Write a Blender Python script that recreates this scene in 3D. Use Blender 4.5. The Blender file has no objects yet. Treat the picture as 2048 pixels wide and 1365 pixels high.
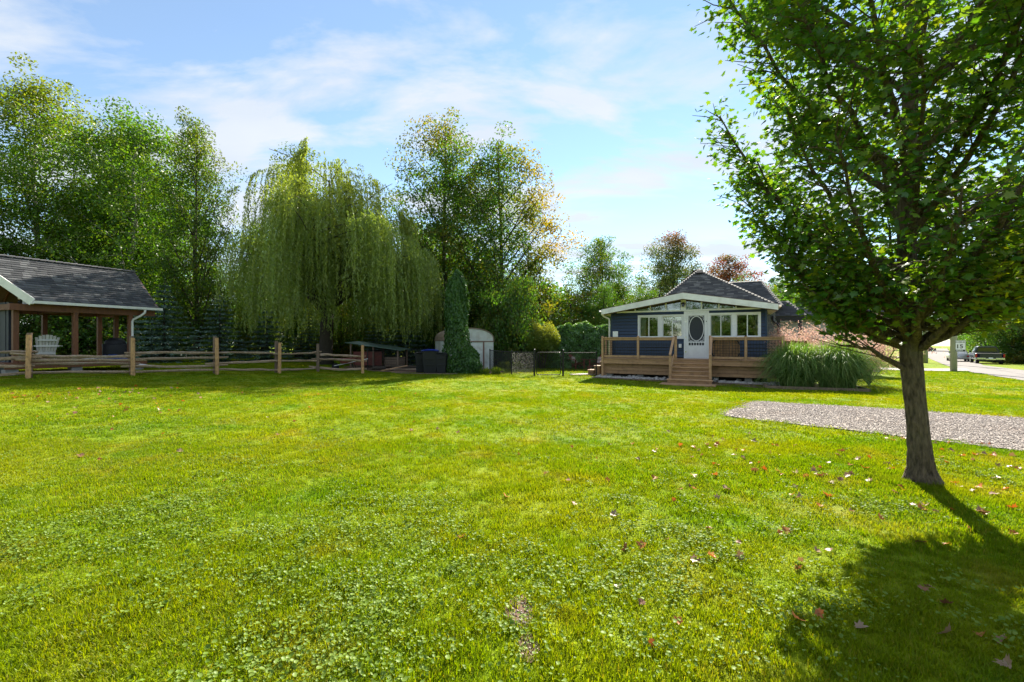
import bpy, bmesh, math, random
import numpy as np
from mathutils import Vector, Matrix
PI = math.pi
R = math.radians
rng = np.random.default_rng(7)
random.seed(7)
sc = bpy.context.scene
COL = sc.collection

# ------------------------------------------------------------------ camera, sky, sun, exposure
EYE = 1.6
cam_d = bpy.data.cameras.new('camera')
cam_d.lens = 15.47
cam_d.sensor_width = 36
cam_d.clip_end = 3000
cam_d.clip_start = 0.05
cam = bpy.data.objects.new('camera', cam_d)
cam.location = (0, 0, EYE)
cam.rotation_euler = (R(90), 0, 0)
COL.objects.link(cam)
sc.camera = cam

SUN_HEAD, SUN_EL = R(24), R(37.5)          # heading clockwise from the view direction (+Y), elevation
w = bpy.data.worlds.new('World')
sc.world = w
w.use_nodes = True
wt = w.node_tree
for n in list(wt.nodes):
    wt.nodes.remove(n)


def N(t, kind, **kw):
    n = t.nodes.new(kind)
    for k, v in kw.items():
        if k in n.inputs.keys() if isinstance(k, str) else False:
            n.inputs[k].default_value = v
        else:
            setattr(n, k, v)
    return n


wo = N(wt, 'ShaderNodeOutputWorld')
bg = N(wt, 'ShaderNodeBackground')
bg.inputs['Strength'].default_value = 1.0
sky = N(wt, 'ShaderNodeTexSky', sky_type='NISHITA', sun_disc=False)
sky.sun_elevation = SUN_EL
sky.sun_rotation = SUN_HEAD
sky.altitude = 200
sky.air_density = 1.0
sky.dust_density = 0.0
sky.ozone_density = 1.2
sks = N(wt, 'ShaderNodeVectorMath', operation='SCALE')
sks.inputs['Scale'].default_value = 0.062
skm = N(wt, 'ShaderNodeVectorMath', operation='MULTIPLY')
skm.inputs[1].default_value = (1.02, 1.07, 1.05)
wt.links.new(sky.outputs[0], skm.inputs[0])
wt.links.new(skm.outputs[0], sks.inputs[0])
# clouds: thin patchy layer, projected on a plane overhead
tc = N(wt, 'ShaderNodeTexCoord')
sx = N(wt, 'ShaderNodeSeparateXYZ')
wt.links.new(tc.outputs['Generated'], sx.inputs[0])
zm = N(wt, 'ShaderNodeMath', operation='MAXIMUM')
zm.inputs[1].default_value = 0.02
wt.links.new(sx.outputs['Z'], zm.inputs[0])
za = N(wt, 'ShaderNodeMath', operation='ADD')
za.inputs[1].default_value = 0.16
wt.links.new(zm.outputs[0], za.inputs[0])
dx = N(wt, 'ShaderNodeMath', operation='DIVIDE')
dy = N(wt, 'ShaderNodeMath', operation='DIVIDE')
wt.links.new(sx.outputs['X'], dx.inputs[0])
wt.links.new(za.outputs[0], dx.inputs[1])
wt.links.new(sx.outputs['Y'], dy.inputs[0])
wt.links.new(za.outputs[0], dy.inputs[1])
cv = N(wt, 'ShaderNodeCombineXYZ')
wt.links.new(dx.outputs[0], cv.inputs[0])
wt.links.new(dy.outputs[0], cv.inputs[1])
mp = N(wt, 'ShaderNodeMapping')
mp.inputs['Location'].default_value = (3.1, 0.4, 0)
mp.inputs['Rotation'].default_value = (0, 0, R(-14))
mp.inputs['Scale'].default_value = (0.75, 1.5, 1)
wt.links.new(cv.outputs[0], mp.inputs[0])
n1 = N(wt, 'ShaderNodeTexNoise')
n1.inputs['Scale'].default_value = 1.9
n1.inputs['Detail'].default_value = 9
n1.inputs['Roughness'].default_value = 0.58
n1.inputs['Distortion'].default_value = 0.35
wt.links.new(mp.outputs[0], n1.inputs['Vector'])
r1 = N(wt, 'ShaderNodeValToRGB')
r1.color_ramp.elements[0].position = 0.43
r1.color_ramp.elements[0].color = (0.10, 0.10, 0.10, 1)
r1.color_ramp.elements[1].position = 0.585
r1.color_ramp.elements[1].color = (0.95, 0.95, 0.95, 1)
wt.links.new(n1.outputs['Fac'], r1.inputs['Fac'])
n2 = N(wt, 'ShaderNodeTexNoise')
n2.inputs['Scale'].default_value = 2.3
n2.inputs['Detail'].default_value = 5
wt.links.new(mp.outputs[0], n2.inputs['Vector'])
cc = N(wt, 'ShaderNodeMix', data_type='RGBA')
cc.inputs[6].default_value = (0.185, 0.215, 0.260, 1)
cc.inputs[7].default_value = (0.275, 0.284, 0.294, 1)
wt.links.new(n2.outputs['Fac'], cc.inputs[0])
cm = N(wt, 'ShaderNodeMix', data_type='RGBA')
wt.links.new(r1.outputs['Color'], cm.inputs[0])
wt.links.new(sks.outputs[0], cm.inputs[6])
wt.links.new(cc.outputs[2], cm.inputs[7])
wt.links.new(cm.outputs[2], bg.inputs['Color'])
wt.links.new(bg.outputs[0], wo.inputs[0])

sun_d = bpy.data.lights.new('sun', 'SUN')
sun_d.energy = 4.6
sun_d.angle = R(0.55)
sun_d.color = (1.0, 0.93, 0.80)
sun = bpy.data.objects.new('sun', sun_d)
sv = Vector((math.sin(SUN_HEAD) * math.cos(SUN_EL), math.cos(SUN_HEAD) * math.cos(SUN_EL), math.sin(SUN_EL)))
sun.rotation_euler = sv.to_track_quat('Z', 'Y').to_euler()
sun.location = sv * 60
COL.objects.link(sun)

vs = sc.view_settings
vs.view_transform = 'Standard'
vs.look = 'None'
vs.gamma = 1
vs.use_curve_mapping = False
vs.exposure = 1.85
try:
    sc.cycles.max_bounces = 7
    sc.cycles.diffuse_bounces = 3
    sc.cycles.glossy_bounces = 3
    sc.cycles.transmission_bounces = 5
    sc.cycles.transparent_max_bounces = 8
    sc.cycles.sample_clamp_indirect = 6
    sc.cycles.use_denoising = True
except Exception:
    pass

# ------------------------------------------------------------------ materials


def newmat(name):
    m = bpy.data.materials.new(name)
    m.use_nodes = True
    t = m.node_tree
    for n in list(t.nodes):
        t.nodes.remove(n)
    return m, t


def pmat(name, c1, c2=None, scale=6.0, rough=0.7, bump=0.0, stretch=(1, 1, 1), metallic=0.0, detail=6, spec=0.4,
         bscale=None, world=False, dirt=None):
    """principled surface: two base colours mixed by noise, fine relief, optional stains"""
    m, t = newmat(name)
    o = N(t, 'ShaderNodeOutputMaterial')
    b = N(t, 'ShaderNodeBsdfPrincipled')
    b.inputs['Roughness'].default_value = rough
    b.inputs['Metallic'].default_value = metallic
    b.inputs['Specular IOR Level'].default_value = spec
    t.links.new(b.outputs[0], o.inputs[0])
    if c2 is None:
        c2 = tuple(x * 0.8 for x in c1)
    if world:
        vec = N(t, 'ShaderNodeNewGeometry').outputs['Position']
    else:
        vec = N(t, 'ShaderNodeTexCoord').outputs['Object']
    oi = N(t, 'ShaderNodeObjectInfo')
    add = N(t, 'ShaderNodeVectorMath', operation='MULTIPLY_ADD')
    add.inputs[1].default_value = stretch
    t.links.new(vec, add.inputs[0])
    off = N(t, 'ShaderNodeVectorMath', operation='SCALE')
    off.inputs[0].default_value = (31, 17, 11)
    t.links.new(oi.outputs['Random'], off.inputs['Scale'])
    t.links.new(off.outputs[0], add.inputs[2])
    nz = N(t, 'ShaderNodeTexNoise')
    nz.inputs['Scale'].default_value = scale
    nz.inputs['Detail'].default_value = detail
    nz.inputs['Roughness'].default_value = 0.62
    t.links.new(add.outputs[0], nz.inputs['Vector'])
    rp = N(t, 'ShaderNodeValToRGB')
    rp.color_ramp.elements[0].position = 0.3
    rp.color_ramp.elements[1].position = 0.7
    rp.color_ramp.elements[0].color = (*c2, 1)
    rp.color_ramp.elements[1].color = (*c1, 1)
    t.links.new(nz.outputs['Fac'], rp.inputs['Fac'])
    colout = rp.outputs['Color']
    # every object a little lighter or darker than the next
    hv = N(t, 'ShaderNodeHueSaturation')
    mr = N(t, 'ShaderNodeMapRange')
    mr.inputs['To Min'].default_value = 0.86
    mr.inputs['To Max'].default_value = 1.12
    t.links.new(oi.outputs['Random'], mr.inputs['Value'])
    t.links.new(mr.outputs[0], hv.inputs['Value'])
    t.links.new(colout, hv.inputs['Color'])
    colout = hv.outputs['Color']
    if dirt:
        dn = N(t, 'ShaderNodeTexNoise')
        dn.inputs['Scale'].default_value = dirt[1]
        dn.inputs['Detail'].default_value = 8
        t.links.new(vec, dn.inputs['Vector'])
        dr = N(t, 'ShaderNodeValToRGB')
        dr.color_ramp.elements[0].position = 0.5
        dr.color_ramp.elements[1].position = 0.72
        dr.color_ramp.elements[1].color = (dirt[2],) * 3 + (1,)
        t.links.new(dn.outputs['Fac'], dr.inputs['Fac'])
        dm = N(t, 'ShaderNodeMix', data_type='RGBA')
        dm.inputs[7].default_value = (*dirt[0], 1)
        t.links.new(dr.outputs['Color'], dm.inputs[0])
        t.links.new(colout, dm.inputs[6])
        colout = dm.outputs[2]
    t.links.new(colout, b.inputs['Base Color'])
    if bump:
        bp = N(t, 'ShaderNodeBump')
        bp.inputs['Strength'].default_value = bump
        bp.inputs['Distance'].default_value = 0.02
        if bscale:
            nb = N(t, 'ShaderNodeTexNoise')
            nb.inputs['Scale'].default_value = bscale
            nb.inputs['Detail'].default_value = 8
            t.links.new(add.outputs[0], nb.inputs['Vector'])
            t.links.new(nb.outputs['Fac'], bp.inputs['Height'])
        else:
            t.links.new(nz.outputs['Fac'], bp.inputs['Height'])
        t.links.new(bp.outputs[0], b.inputs['Normal'])
    return m


def leafmat(name, dark, light, autumn, trans=0.5, gloss=0.05, tcol=(1.25, 1.15, 0.35), patch=None, grough=0.4):
    """leaf or blade: diffuse + translucent + a little gloss; attributes rnd / tint vary its own colour"""
    m, t = newmat(name)
    o = N(t, 'ShaderNodeOutputMaterial')
    ar = N(t, 'ShaderNodeAttribute', attribute_name='rnd')
    at = N(t, 'ShaderNodeAttribute', attribute_name='tint')
    mx = N(t, 'ShaderNodeMix', data_type='RGBA')
    mx.inputs[6].default_value = (*dark, 1)
    mx.inputs[7].default_value = (*light, 1)
    t.links.new(ar.outputs['Fac'], mx.inputs[0])
    m2 = N(t, 'ShaderNodeMix', data_type='RGBA')
    m2.inputs[7].default_value = (*autumn, 1)
    t.links.new(at.outputs['Fac'], m2.inputs[0])
    t.links.new(mx.outputs[2], m2.inputs[6])
    col = m2.outputs[2]
    if patch:
        gp = N(t, 'ShaderNodeNewGeometry')
        for (pc, psc, p0, p1, amt) in patch:
            pn = N(t, 'ShaderNodeTexNoise')
            pn.inputs['Scale'].default_value = psc
            pn.inputs['Detail'].default_value = 4
            t.links.new(gp.outputs['Position'], pn.inputs['Vector'])
            pr = N(t, 'ShaderNodeMapRange')
            pr.inputs['From Min'].default_value = p0
            pr.inputs['From Max'].default_value = p1
            pr.inputs['To Max'].default_value = amt
            t.links.new(pn.outputs['Fac'], pr.inputs['Value'])
            pm = N(t, 'ShaderNodeMix', data_type='RGBA')
            pm.inputs[7].default_value = (*pc, 1)
            t.links.new(pr.outputs[0], pm.inputs[0])
            t.links.new(col, pm.inputs[6])
            col = pm.outputs[2]
    d = N(t, 'ShaderNodeBsdfDiffuse')
    t.links.new(col, d.inputs['Color'])
    tm = N(t, 'ShaderNodeVectorMath', operation='MULTIPLY')
    tm.inputs[1].default_value = tcol
    t.links.new(col, tm.inputs[0])
    tr = N(t, 'ShaderNodeBsdfTranslucent')
    t.links.new(tm.outputs[0], tr.inputs['Color'])
    s1 = N(t, 'ShaderNodeMixShader')
    s1.inputs[0].default_value = trans
    t.links.new(d.outputs[0], s1.inputs[1])
    t.links.new(tr.outputs[0], s1.inputs[2])
    g = N(t, 'ShaderNodeBsdfGlossy')
    g.inputs['Roughness'].default_value = grough
    g.inputs['Color'].default_value = (1, 1, 1, 1)
    s2 = N(t, 'ShaderNodeMixShader')
    s2.inputs[0].default_value = gloss
    t.links.new(s1.outputs[0], s2.inputs[1])
    t.links.new(g.outputs[0], s2.inputs[2])
    t.links.new(s2.outputs[0], o.inputs[0])
    return m


def glassmat(name, tint=(0.75, 0.8, 0.78), refl=0.16):
    m, t = newmat(name)
    o = N(t, 'ShaderNodeOutputMaterial')
    tr = N(t, 'ShaderNodeBsdfTransparent')
    tr.inputs[0].default_value = (*tint, 1)
    g = N(t, 'ShaderNodeBsdfGlossy')
    g.inputs['Roughness'].default_value = 0.02
    lw = N(t, 'ShaderNodeLayerWeight')
    lw.inputs['Blend'].default_value = 0.25
    ad = N(t, 'ShaderNodeMath', operation='ADD')
    ad.inputs[1].default_value = refl
    ad.use_clamp = True
    t.links.new(lw.outputs['Fresnel'], ad.inputs[0])
    s = N(t, 'ShaderNodeMixShader')
    t.links.new(ad.outputs[0], s.inputs[0])
    t.links.new(tr.outputs[0], s.inputs[1])
    t.links.new(g.outputs[0], s.inputs[2])
    t.links.new(s.outputs[0], o.inputs[0])
    return m


M = {}
M['navy'] = pmat('navy_siding', (0.024, 0.047, 0.094), (0.017, 0.034, 0.070), 3, 0.5, 0.15, (0.3, 1, 9), bscale=14)
M['white'] = pmat('white_paint', (0.80, 0.80, 0.79), (0.72, 0.72, 0.71), 5, 0.45, 0.03)
M['trimwhite'] = pmat('white_trim', (0.80, 0.80, 0.78), (0.70, 0.70, 0.68), 4, 0.5, 0.04, dirt=((0.45, 0.43, 0.38), 3, 0.35))
M['cream'] = pmat('cream_soffit', (0.62, 0.55, 0.46), (0.55, 0.48, 0.40), 5, 0.6)
M['grey_siding'] = pmat('grey_siding', (0.16, 0.18, 0.175), (0.13, 0.15, 0.145), 3, 0.6, 0.1)
M['pale_siding'] = pmat('pale_siding', (0.50, 0.49, 0.47), (0.44, 0.43, 0.41), 4, 0.6, 0.1)
M['deckwood'] = pmat('deck_wood', (0.44, 0.265, 0.140), (0.29, 0.165, 0.085), 5, 0.75, 0.25, (0.35, 4, 7), dirt=((0.10, 0.072, 0.05), 5, 0.45))
M['railwood'] = pmat('rail_wood', (0.52, 0.325, 0.175), (0.36, 0.21, 0.11), 6, 0.72, 0.2, (1, 4, 2), dirt=((0.13, 0.09, 0.06), 6, 0.4))
M['redwood'] = pmat('stained_wood', (0.21, 0.080, 0.030), (0.115, 0.045, 0.019), 5, 0.6, 0.15, (3, 3, 0.4))
M['plank'] = pmat('rustic_plank', (0.36, 0.20, 0.09), (0.20, 0.10, 0.05), 5, 0.7, 0.25, (6, 6, 0.6), dirt=((0.08, 0.045, 0.03), 7, 0.6))
M['postwood'] = pmat('peeled_post', (0.60, 0.36, 0.165), (0.43, 0.245, 0.105), 7, 0.75, 0.35, (3, 3, 0.6), dirt=((0.17, 0.10, 0.06), 9, 0.6))
M['oldpost'] = pmat('grey_post', (0.24, 0.17, 0.12), (0.14, 0.10, 0.07), 7, 0.85, 0.4, (3, 3, 0.6))
M['railgrey'] = pmat('weathered_rail', (0.46, 0.335, 0.225), (0.15, 0.10, 0.065), 7, 0.85, 0.6, (0.6, 5, 5), dirt=((0.42, 0.37, 0.31), 6, 0.5))
M['black'] = pmat('black_metal', (0.012, 0.012, 0.013), (0.009, 0.009, 0.01), 8, 0.45)
M['dark'] = pmat('dark_interior', (0.05, 0.045, 0.04), (0.035, 0.03, 0.028), 3, 0.9)
M['ceilwood'] = pmat('ceiling_boards', (0.22, 0.15, 0.09), (0.14, 0.09, 0.055), 5, 0.7, 0.2, (6, 0.5, 1))
M['curtain'] = pmat('curtain', (0.62, 0.64, 0.60), (0.50, 0.52, 0.48), 6, 0.9, 0.2, (14, 1, 0.3))
M['screen'] = pmat('insect_screen', (0.05, 0.055, 0.06), (0.04, 0.045, 0.05), 40, 0.8)
M['glass'] = glassmat('window_glass')
M['darkglass'] = pmat('tinted_glass', (0.012, 0.015, 0.018), (0.010, 0.012, 0.014), 2, 0.06, spec=0.8)
M['concrete'] = pmat('concrete', (0.30, 0.29, 0.27), (0.23, 0.22, 0.21), 6, 0.9, 0.3)
M['bluelid'] = pmat('blue_plastic', (0.015, 0.05, 0.45), (0.012, 0.04, 0.38), 5, 0.35, spec=0.5)
M['binblack'] = pmat('black_plastic', (0.016, 0.017, 0.022), (0.012, 0.013, 0.017), 5, 0.5)
M['shedwhite'] = pmat('shed_metal', (0.66, 0.69, 0.66), (0.52, 0.56, 0.53), 4, 0.5, 0.1, dirt=((0.30, 0.22, 0.14), 3, 0.4))
M['shedroof'] = pmat('shed_roof', (0.33, 0.25, 0.19), (0.20, 0.15, 0.11), 5, 0.7, 0.2)
M['brown'] = pmat('brown_trim', (0.22, 0.13, 0.10), (0.17, 0.10, 0.08), 5, 0.6)
M['redchair'] = pmat('faded_red', (0.26, 0.075, 0.055), (0.17, 0.05, 0.04), 6, 0.6, 0.1)
M['cushion'] = pmat('pale_cushion', (0.62, 0.50, 0.46), (0.5, 0.36, 0.33), 12, 0.9)
M['plasticwhite'] = pmat('resin_white', (0.62, 0.62, 0.58), (0.54, 0.54, 0.50), 5, 0.55)
M['pavsiding'] = pmat('charcoal_siding', (0.016, 0.021, 0.033), (0.012, 0.016, 0.025), 4, 0.6, 0.1, (9, 9, 0.3))
M['blacktarp'] = pmat('black_cover', (0.02, 0.02, 0.024), (0.014, 0.014, 0.017), 6, 0.55, 0.4)
M['bluetarp'] = pmat('blue_cloth', (0.02, 0.06, 0.22), (0.012, 0.03, 0.13), 8, 0.7, 0.4)
M['whitecloth'] = pmat('white_cloth', (0.7, 0.68, 0.62), (0.55, 0.53, 0.48), 8, 0.8, 0.3)
M['greensheet'] = pmat('green_sheet', (0.16, 0.24, 0.20), (0.10, 0.16, 0.13), 3, 0.4, 0.1, metallic=0.2)
M['redboard'] = pmat('red_board', (0.20, 0.05, 0.035), (0.12, 0.035, 0.025), 5, 0.7, 0.2)
M['pole'] = pmat('pole_wood', (0.30, 0.31, 0.22), (0.21, 0.22, 0.155), 5, 0.85, 0.4, (8, 8, 0.5))
M['sign'] = pmat('sign_white', (0.82, 0.83, 0.84), (0.76, 0.77, 0.78), 3, 0.35)
M['signblack'] = pmat('sign_black', (0.01, 0.01, 0.01), None, 3, 0.4)
M['truckpaint'] = pmat('navy_paint', (0.012, 0.018, 0.038), (0.010, 0.015, 0.032), 2, 0.18, spec=0.6)
M['silverpaint'] = pmat('silver_paint', (0.52, 0.53, 0.55), (0.47, 0.48, 0.5), 2, 0.25, metallic=0.4)
M['blackpaint'] = pmat('black_paint', (0.012, 0.012, 0.014), None, 2, 0.2, spec=0.6)
M['chrome'] = pmat('chrome', (0.72, 0.72, 0.73), (0.62, 0.62, 0.63), 3, 0.2, metallic=0.9)
M['tyre'] = pmat('tyre_rubber', (0.02, 0.02, 0.02), (0.015, 0.015, 0.015), 12, 0.85)
M['taillight'] = pmat('red_lens', (0.42, 0.015, 0.012), (0.34, 0.012, 0.01), 4, 0.2)
M['bark'] = pmat('maple_bark', (0.26, 0.19, 0.125), (0.034, 0.025, 0.017), 5, 0.9, 1.0, (7, 7, 1.9), detail=10, dirt=((0.16, 0.15, 0.10), 4, 0.4))
M['vent'] = pmat('matt_vent', (0.05, 0.05, 0.055), None, 5, 0.95, spec=0.1)
M['bark'].node_tree.nodes['Bump'].inputs['Distance'].default_value = 0.06
M['barkdark'] = pmat('dark_bark', (0.075, 0.06, 0.045), (0.035, 0.028, 0.02), 6, 0.9, 0.8, (5, 5, 0.8))
M['birchbark'] = pmat('birch_bark', (0.52, 0.50, 0.46), (0.22, 0.20, 0.18), 5, 0.8, 0.3, (1, 1, 4), dirt=((0.06, 0.05, 0.045), 7, 0.6))
M['stone'] = pmat('gravel_stone', (0.55, 0.475, 0.425), (0.25, 0.21, 0.185), 9, 0.85, 0.2)
M['rock'] = pmat('bed_rock', (0.50, 0.48, 0.45), (0.24, 0.225, 0.21), 5, 0.9, 0.3)
M['gravelbase'] = pmat('gravel_ground', (0.34, 0.30, 0.27), (0.19, 0.165, 0.145), 38, 0.95, 0.8, world=True, detail=9, dirt=((0.26, 0.17, 0.12), 1.3, 0.4))
M['road'] = pmat('gravel_road', (0.215, 0.195, 0.187), (0.155, 0.14, 0.134), 2.2, 0.95, 0.4, world=True, detail=9, bscale=30, dirt=((0.11, 0.10, 0.09), 0.5, 0.5))
M['soil'] = pmat('leafy_soil', (0.15, 0.085, 0.05), (0.07, 0.045, 0.03), 14, 0.95, 0.6, world=True, dirt=((0.28, 0.18, 0.10), 9, 0.6))


def shinglemat(name, a, b, c):
    m, t = newmat(name)
    o = N(t, 'ShaderNodeOutputMaterial')
    p = N(t, 'ShaderNodeBsdfPrincipled')
    p.inputs['Roughness'].default_value = 0.85
    p.inputs['Specular IOR Level'].default_value = 0.3
    ar = N(t, 'ShaderNodeAttribute', attribute_name='rnd')
    rp = N(t, 'ShaderNodeValToRGB')
    rp.color_ramp.elements[0].color = (*a, 1)
    rp.color_ramp.elements[1].color = (*c, 1)
    e = rp.color_ramp.elements.new(0.6)
    e.color = (*b, 1)
    t.links.new(ar.outputs['Fac'], rp.inputs['Fac'])
    tcn = N(t, 'ShaderNodeTexCoord')
    nz = N(t, 'ShaderNodeTexNoise')
    nz.inputs['Scale'].default_value = 60
    nz.inputs['Detail'].default_value = 4
    t.links.new(tcn.outputs['Object'], nz.inputs['Vector'])
    mx = N(t, 'ShaderNodeMix', data_type='RGBA', blend_type='OVERLAY')
    mx.inputs[0].default_value = 0.55
    t.links.new(rp.outputs['Color'], mx.inputs[6])
    t.links.new(nz.outputs['Color'], mx.inputs[7])
    hs = N(t, 'ShaderNodeHueSaturation')
    hs.inputs['Saturation'].default_value = 0.55
    t.links.new(mx.outputs[2], hs.inputs['Color'])
    t.links.new(hs.outputs[0], p.inputs['Base Color'])
    bp = N(t, 'ShaderNodeBump')
    bp.inputs['Strength'].default_value = 0.5
    bp.inputs['Distance'].default_value = 0.01
    t.links.new(nz.outputs['Fac'], bp.inputs['Height'])
    t.links.new(bp.outputs[0], p.inputs['Normal'])
    t.links.new(p.outputs[0], o.inputs[0])
    return m


M['shingle'] = shinglemat('asphalt_shingle', (0.040, 0.043, 0.054), (0.066, 0.069, 0.080), (0.125, 0.126, 0.136))
M['shingle_b'] = shinglemat('brown_grey_shingle', (0.055, 0.054, 0.060), (0.10, 0.094, 0.092), (0.20, 0.185, 0.165))

L = {}
L['maple'] = leafmat('maple_leaf', (0.037, 0.113, 0.023), (0.092, 0.216, 0.034), (0.36, 0.31, 0.012), 0.50, 0.03, (1.5, 1.5, 0.25))
L['birch'] = leafmat('birch_leaf', (0.043, 0.116, 0.015), (0.116, 0.226, 0.025), (0.34, 0.26, 0.015), 0.52, 0.02, (1.25, 1.38, 0.3))
L['poplar'] = leafmat('poplar_leaf', (0.034, 0.094, 0.015), (0.094, 0.182, 0.022), (0.30, 0.20, 0.012), 0.52, 0.02, (1.25, 1.38, 0.3))
L['willow'] = leafmat('willow_leaf', (0.105, 0.185, 0.048), (0.270, 0.360, 0.120), (0.34, 0.34, 0.04), 0.45, 0.03, (1.2, 1.3, 0.4))
L['autumn'] = leafmat('turning_leaf', (0.032, 0.103, 0.020), (0.090, 0.185, 0.027), (0.42, 0.20, 0.010), 0.52, 0.02, (1.25, 1.38, 0.3))
L['green'] = leafmat('green_leaf', (0.032, 0.103, 0.020), (0.097, 0.207, 0.032), (0.34, 0.18, 0.012), 0.50, 0.02, (1.25, 1.38, 0.3))
L['red'] = leafmat('reddening_leaf', (0.046, 0.098, 0.026), (0.111, 0.182, 0.036), (0.30, 0.06, 0.04), 0.50, 0.02, (1.15, 1.1, 0.6))
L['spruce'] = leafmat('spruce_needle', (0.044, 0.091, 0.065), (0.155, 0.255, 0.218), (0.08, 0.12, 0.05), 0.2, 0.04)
L['cedar'] = leafmat('cedar_spray', (0.022, 0.075, 0.019), (0.075, 0.179, 0.034), (0.10, 0.14, 0.02), 0.25, 0.03)
L['hedge'] = leafmat('hedge_leaf', (0.037, 0.121, 0.032), (0.148, 0.323, 0.071), (0.12, 0.17, 0.03), 0.3, 0.05)
L['gold'] = leafmat('golden_leaf', (0.07, 0.125, 0.02), (0.20, 0.26, 0.04), (0.30, 0.31, 0.06), 0.45, 0.02)
L['pink'] = leafmat('pink_leaf', (0.42, 0.24, 0.20), (0.66, 0.47, 0.42), (0.50, 0.42, 0.26), 0.45, 0.02, (1.1, 1.0, 0.95))
L['reed'] = leafmat('reed_blade', (0.039, 0.124, 0.018), (0.124, 0.240, 0.046), (0.34, 0.37, 0.13), 0.42, 0.022, (1.2, 1.25, 0.4))
L['hosta'] = leafmat('hosta_leaf', (0.07, 0.15, 0.015), (0.19, 0.27, 0.035), (0.30, 0.31, 0.06), 0.45, 0.008)
PATCH = [((0.25, 0.255, 0.006), 0.35, 0.42, 0.70, 0.60), ((0.27, 0.225, 0.040), 1.1, 0.54, 0.74, 0.6), ((0.060, 0.165, 0.004), 0.8, 0.52, 0.70, 0.6)]
L['grass'] = leafmat('lawn_blade', (0.085, 0.160, 0.003), (0.180, 0.265, 0.005), (0.30, 0.26, 0.05), 0.5, 0.006, (1.5, 1.4, 0.15), PATCH)
L['clover'] = leafmat('ivy_leaf', (0.100, 0.185, 0.016), (0.200, 0.300, 0.050), (0.30, 0.33, 0.10), 0.42, 0.012, (1.25, 1.2, 0.35), grough=0.45)
L['leafa'] = leafmat('dry_leaf_orange', (0.36, 0.11, 0.022), (0.50, 0.19, 0.035), (0.25, 0.13, 0.06), 0.3, 0.03, (1.2, 0.9, 0.5))
L['leafb'] = leafmat('dry_leaf_tan', (0.25, 0.16, 0.095), (0.36, 0.25, 0.16), (0.25, 0.15, 0.09), 0.25, 0.04, (1.1, 0.9, 0.6))
L['leafc'] = leafmat('dry_leaf_brown', (0.17, 0.075, 0.045), (0.28, 0.13, 0.08), (0.25, 0.13, 0.06), 0.2, 0.04, (1.2, 0.9, 0.6))


def lawnmat():
    m, t = newmat('lawn_ground')
    o = N(t, 'ShaderNodeOutputMaterial')
    p = N(t, 'ShaderNodeBsdfPrincipled')
    p.inputs['Roughness'].default_value = 0.95
    p.inputs['Specular IOR Level'].default_value = 0.1
    g = N(t, 'ShaderNodeNewGeometry')
    col = None
    base = N(t, 'ShaderNodeMix', data_type='RGBA')
    base.inputs[6].default_value = (0.095, 0.155, 0.004, 1)
    base.inputs[7].default_value = (0.185, 0.255, 0.006, 1)
    nz = N(t, 'ShaderNodeTexNoise')
    nz.inputs['Scale'].default_value = 9
    nz.inputs['Detail'].default_value = 10
    nz.inputs['Roughness'].default_value = 0.75
    t.links.new(g.outputs['Position'], nz.inputs['Vector'])
    t.links.new(nz.outputs['Fac'], base.inputs[0])
    col = base.outputs[2]
    for (pc, psc, p0, p1, amt) in PATCH + [((0.10, 0.07, 0.035), 23, 0.60, 0.74, 0.6)]:
        pn = N(t, 'ShaderNodeTexNoise')
        pn.inputs['Scale'].default_value = psc
        pn.inputs['Detail'].default_value = 4
        t.links.new(g.outputs['Position'], pn.inputs['Vector'])
        pr = N(t, 'ShaderNodeMapRange')
        pr.inputs['From Min'].default_value = p0
        pr.inputs['From Max'].default_value = p1
        pr.inputs['To Max'].default_value = amt
        t.links.new(pn.outputs['Fac'], pr.inputs['Value'])
        pm = N(t, 'ShaderNodeMix', data_type='RGBA')
        pm.inputs[7].default_value = (*pc, 1)
        t.links.new(pr.outputs[0], pm.inputs[0])
        t.links.new(col, pm.inputs[6])
        col = pm.outputs[2]
    t.links.new(col, p.inputs['Base Color'])
    nb = N(t, 'ShaderNodeTexNoise')
    nb.inputs['Scale'].default_value = 45
    nb.inputs['Detail'].default_value = 6
    t.links.new(g.outputs['Position'], nb.inputs['Vector'])
    bp = N(t, 'ShaderNodeBump')
    bp.inputs['Strength'].default_value = 0.7
    bp.inputs['Distance'].default_value = 0.05
    t.links.new(nb.outputs['Fac'], bp.inputs['Height'])
    t.links.new(bp.outputs[0], p.inputs['Normal'])
    t.links.new(p.outputs[0], o.inputs[0])
    return m


M['lawn'] = lawnmat()

# ------------------------------------------------------------------ helpers


def ground_z(x, y):
    """gentle terrain: the lawn climbs to the left and falls away towards the road"""
    x = np.asarray(x, float)
    y = np.asarray(y, float)
    t = np.clip((-x - 5.0) / 12.0, 0, 1)
    z = 0.38 * (t * t * (3 - 2 * t)) * np.clip((y - 3) / 9.0, 0, 1)
    p = np.maximum(0.75 * x + 0.65 * y - 14, 0)
    z = z - 1.5 * (1 - np.exp(-(p * p / (p + 4)) * 0.0158))
    z = z - 0.05 * np.exp(-((x - 6.9) ** 2 + (y - 16.2) ** 2) / 18.0)
    z = z + 0.015 * np.sin(x * 0.9 + 1.3) * np.cos(y * 0.7)
    return z


def gz(x, y):
    return float(ground_z(x, y))


def setp(o, label=None, cat=None, group=None, kind=None):
    if label:
        o['label'] = label
    if cat:
        o['category'] = cat
    if group:
        o['group'] = group
    if kind:
        o['kind'] = kind
    return o


def thing(name, label, cat, loc=(0, 0, 0), rz=0.0, group=None):
    o = bpy.data.objects.new(name, None)
    o.empty_display_size = 0.2
    COL.objects.link(o)
    o.location = loc
    o.rotation_euler = (0, 0, rz)
    return setp(o, label, cat, group)


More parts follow.
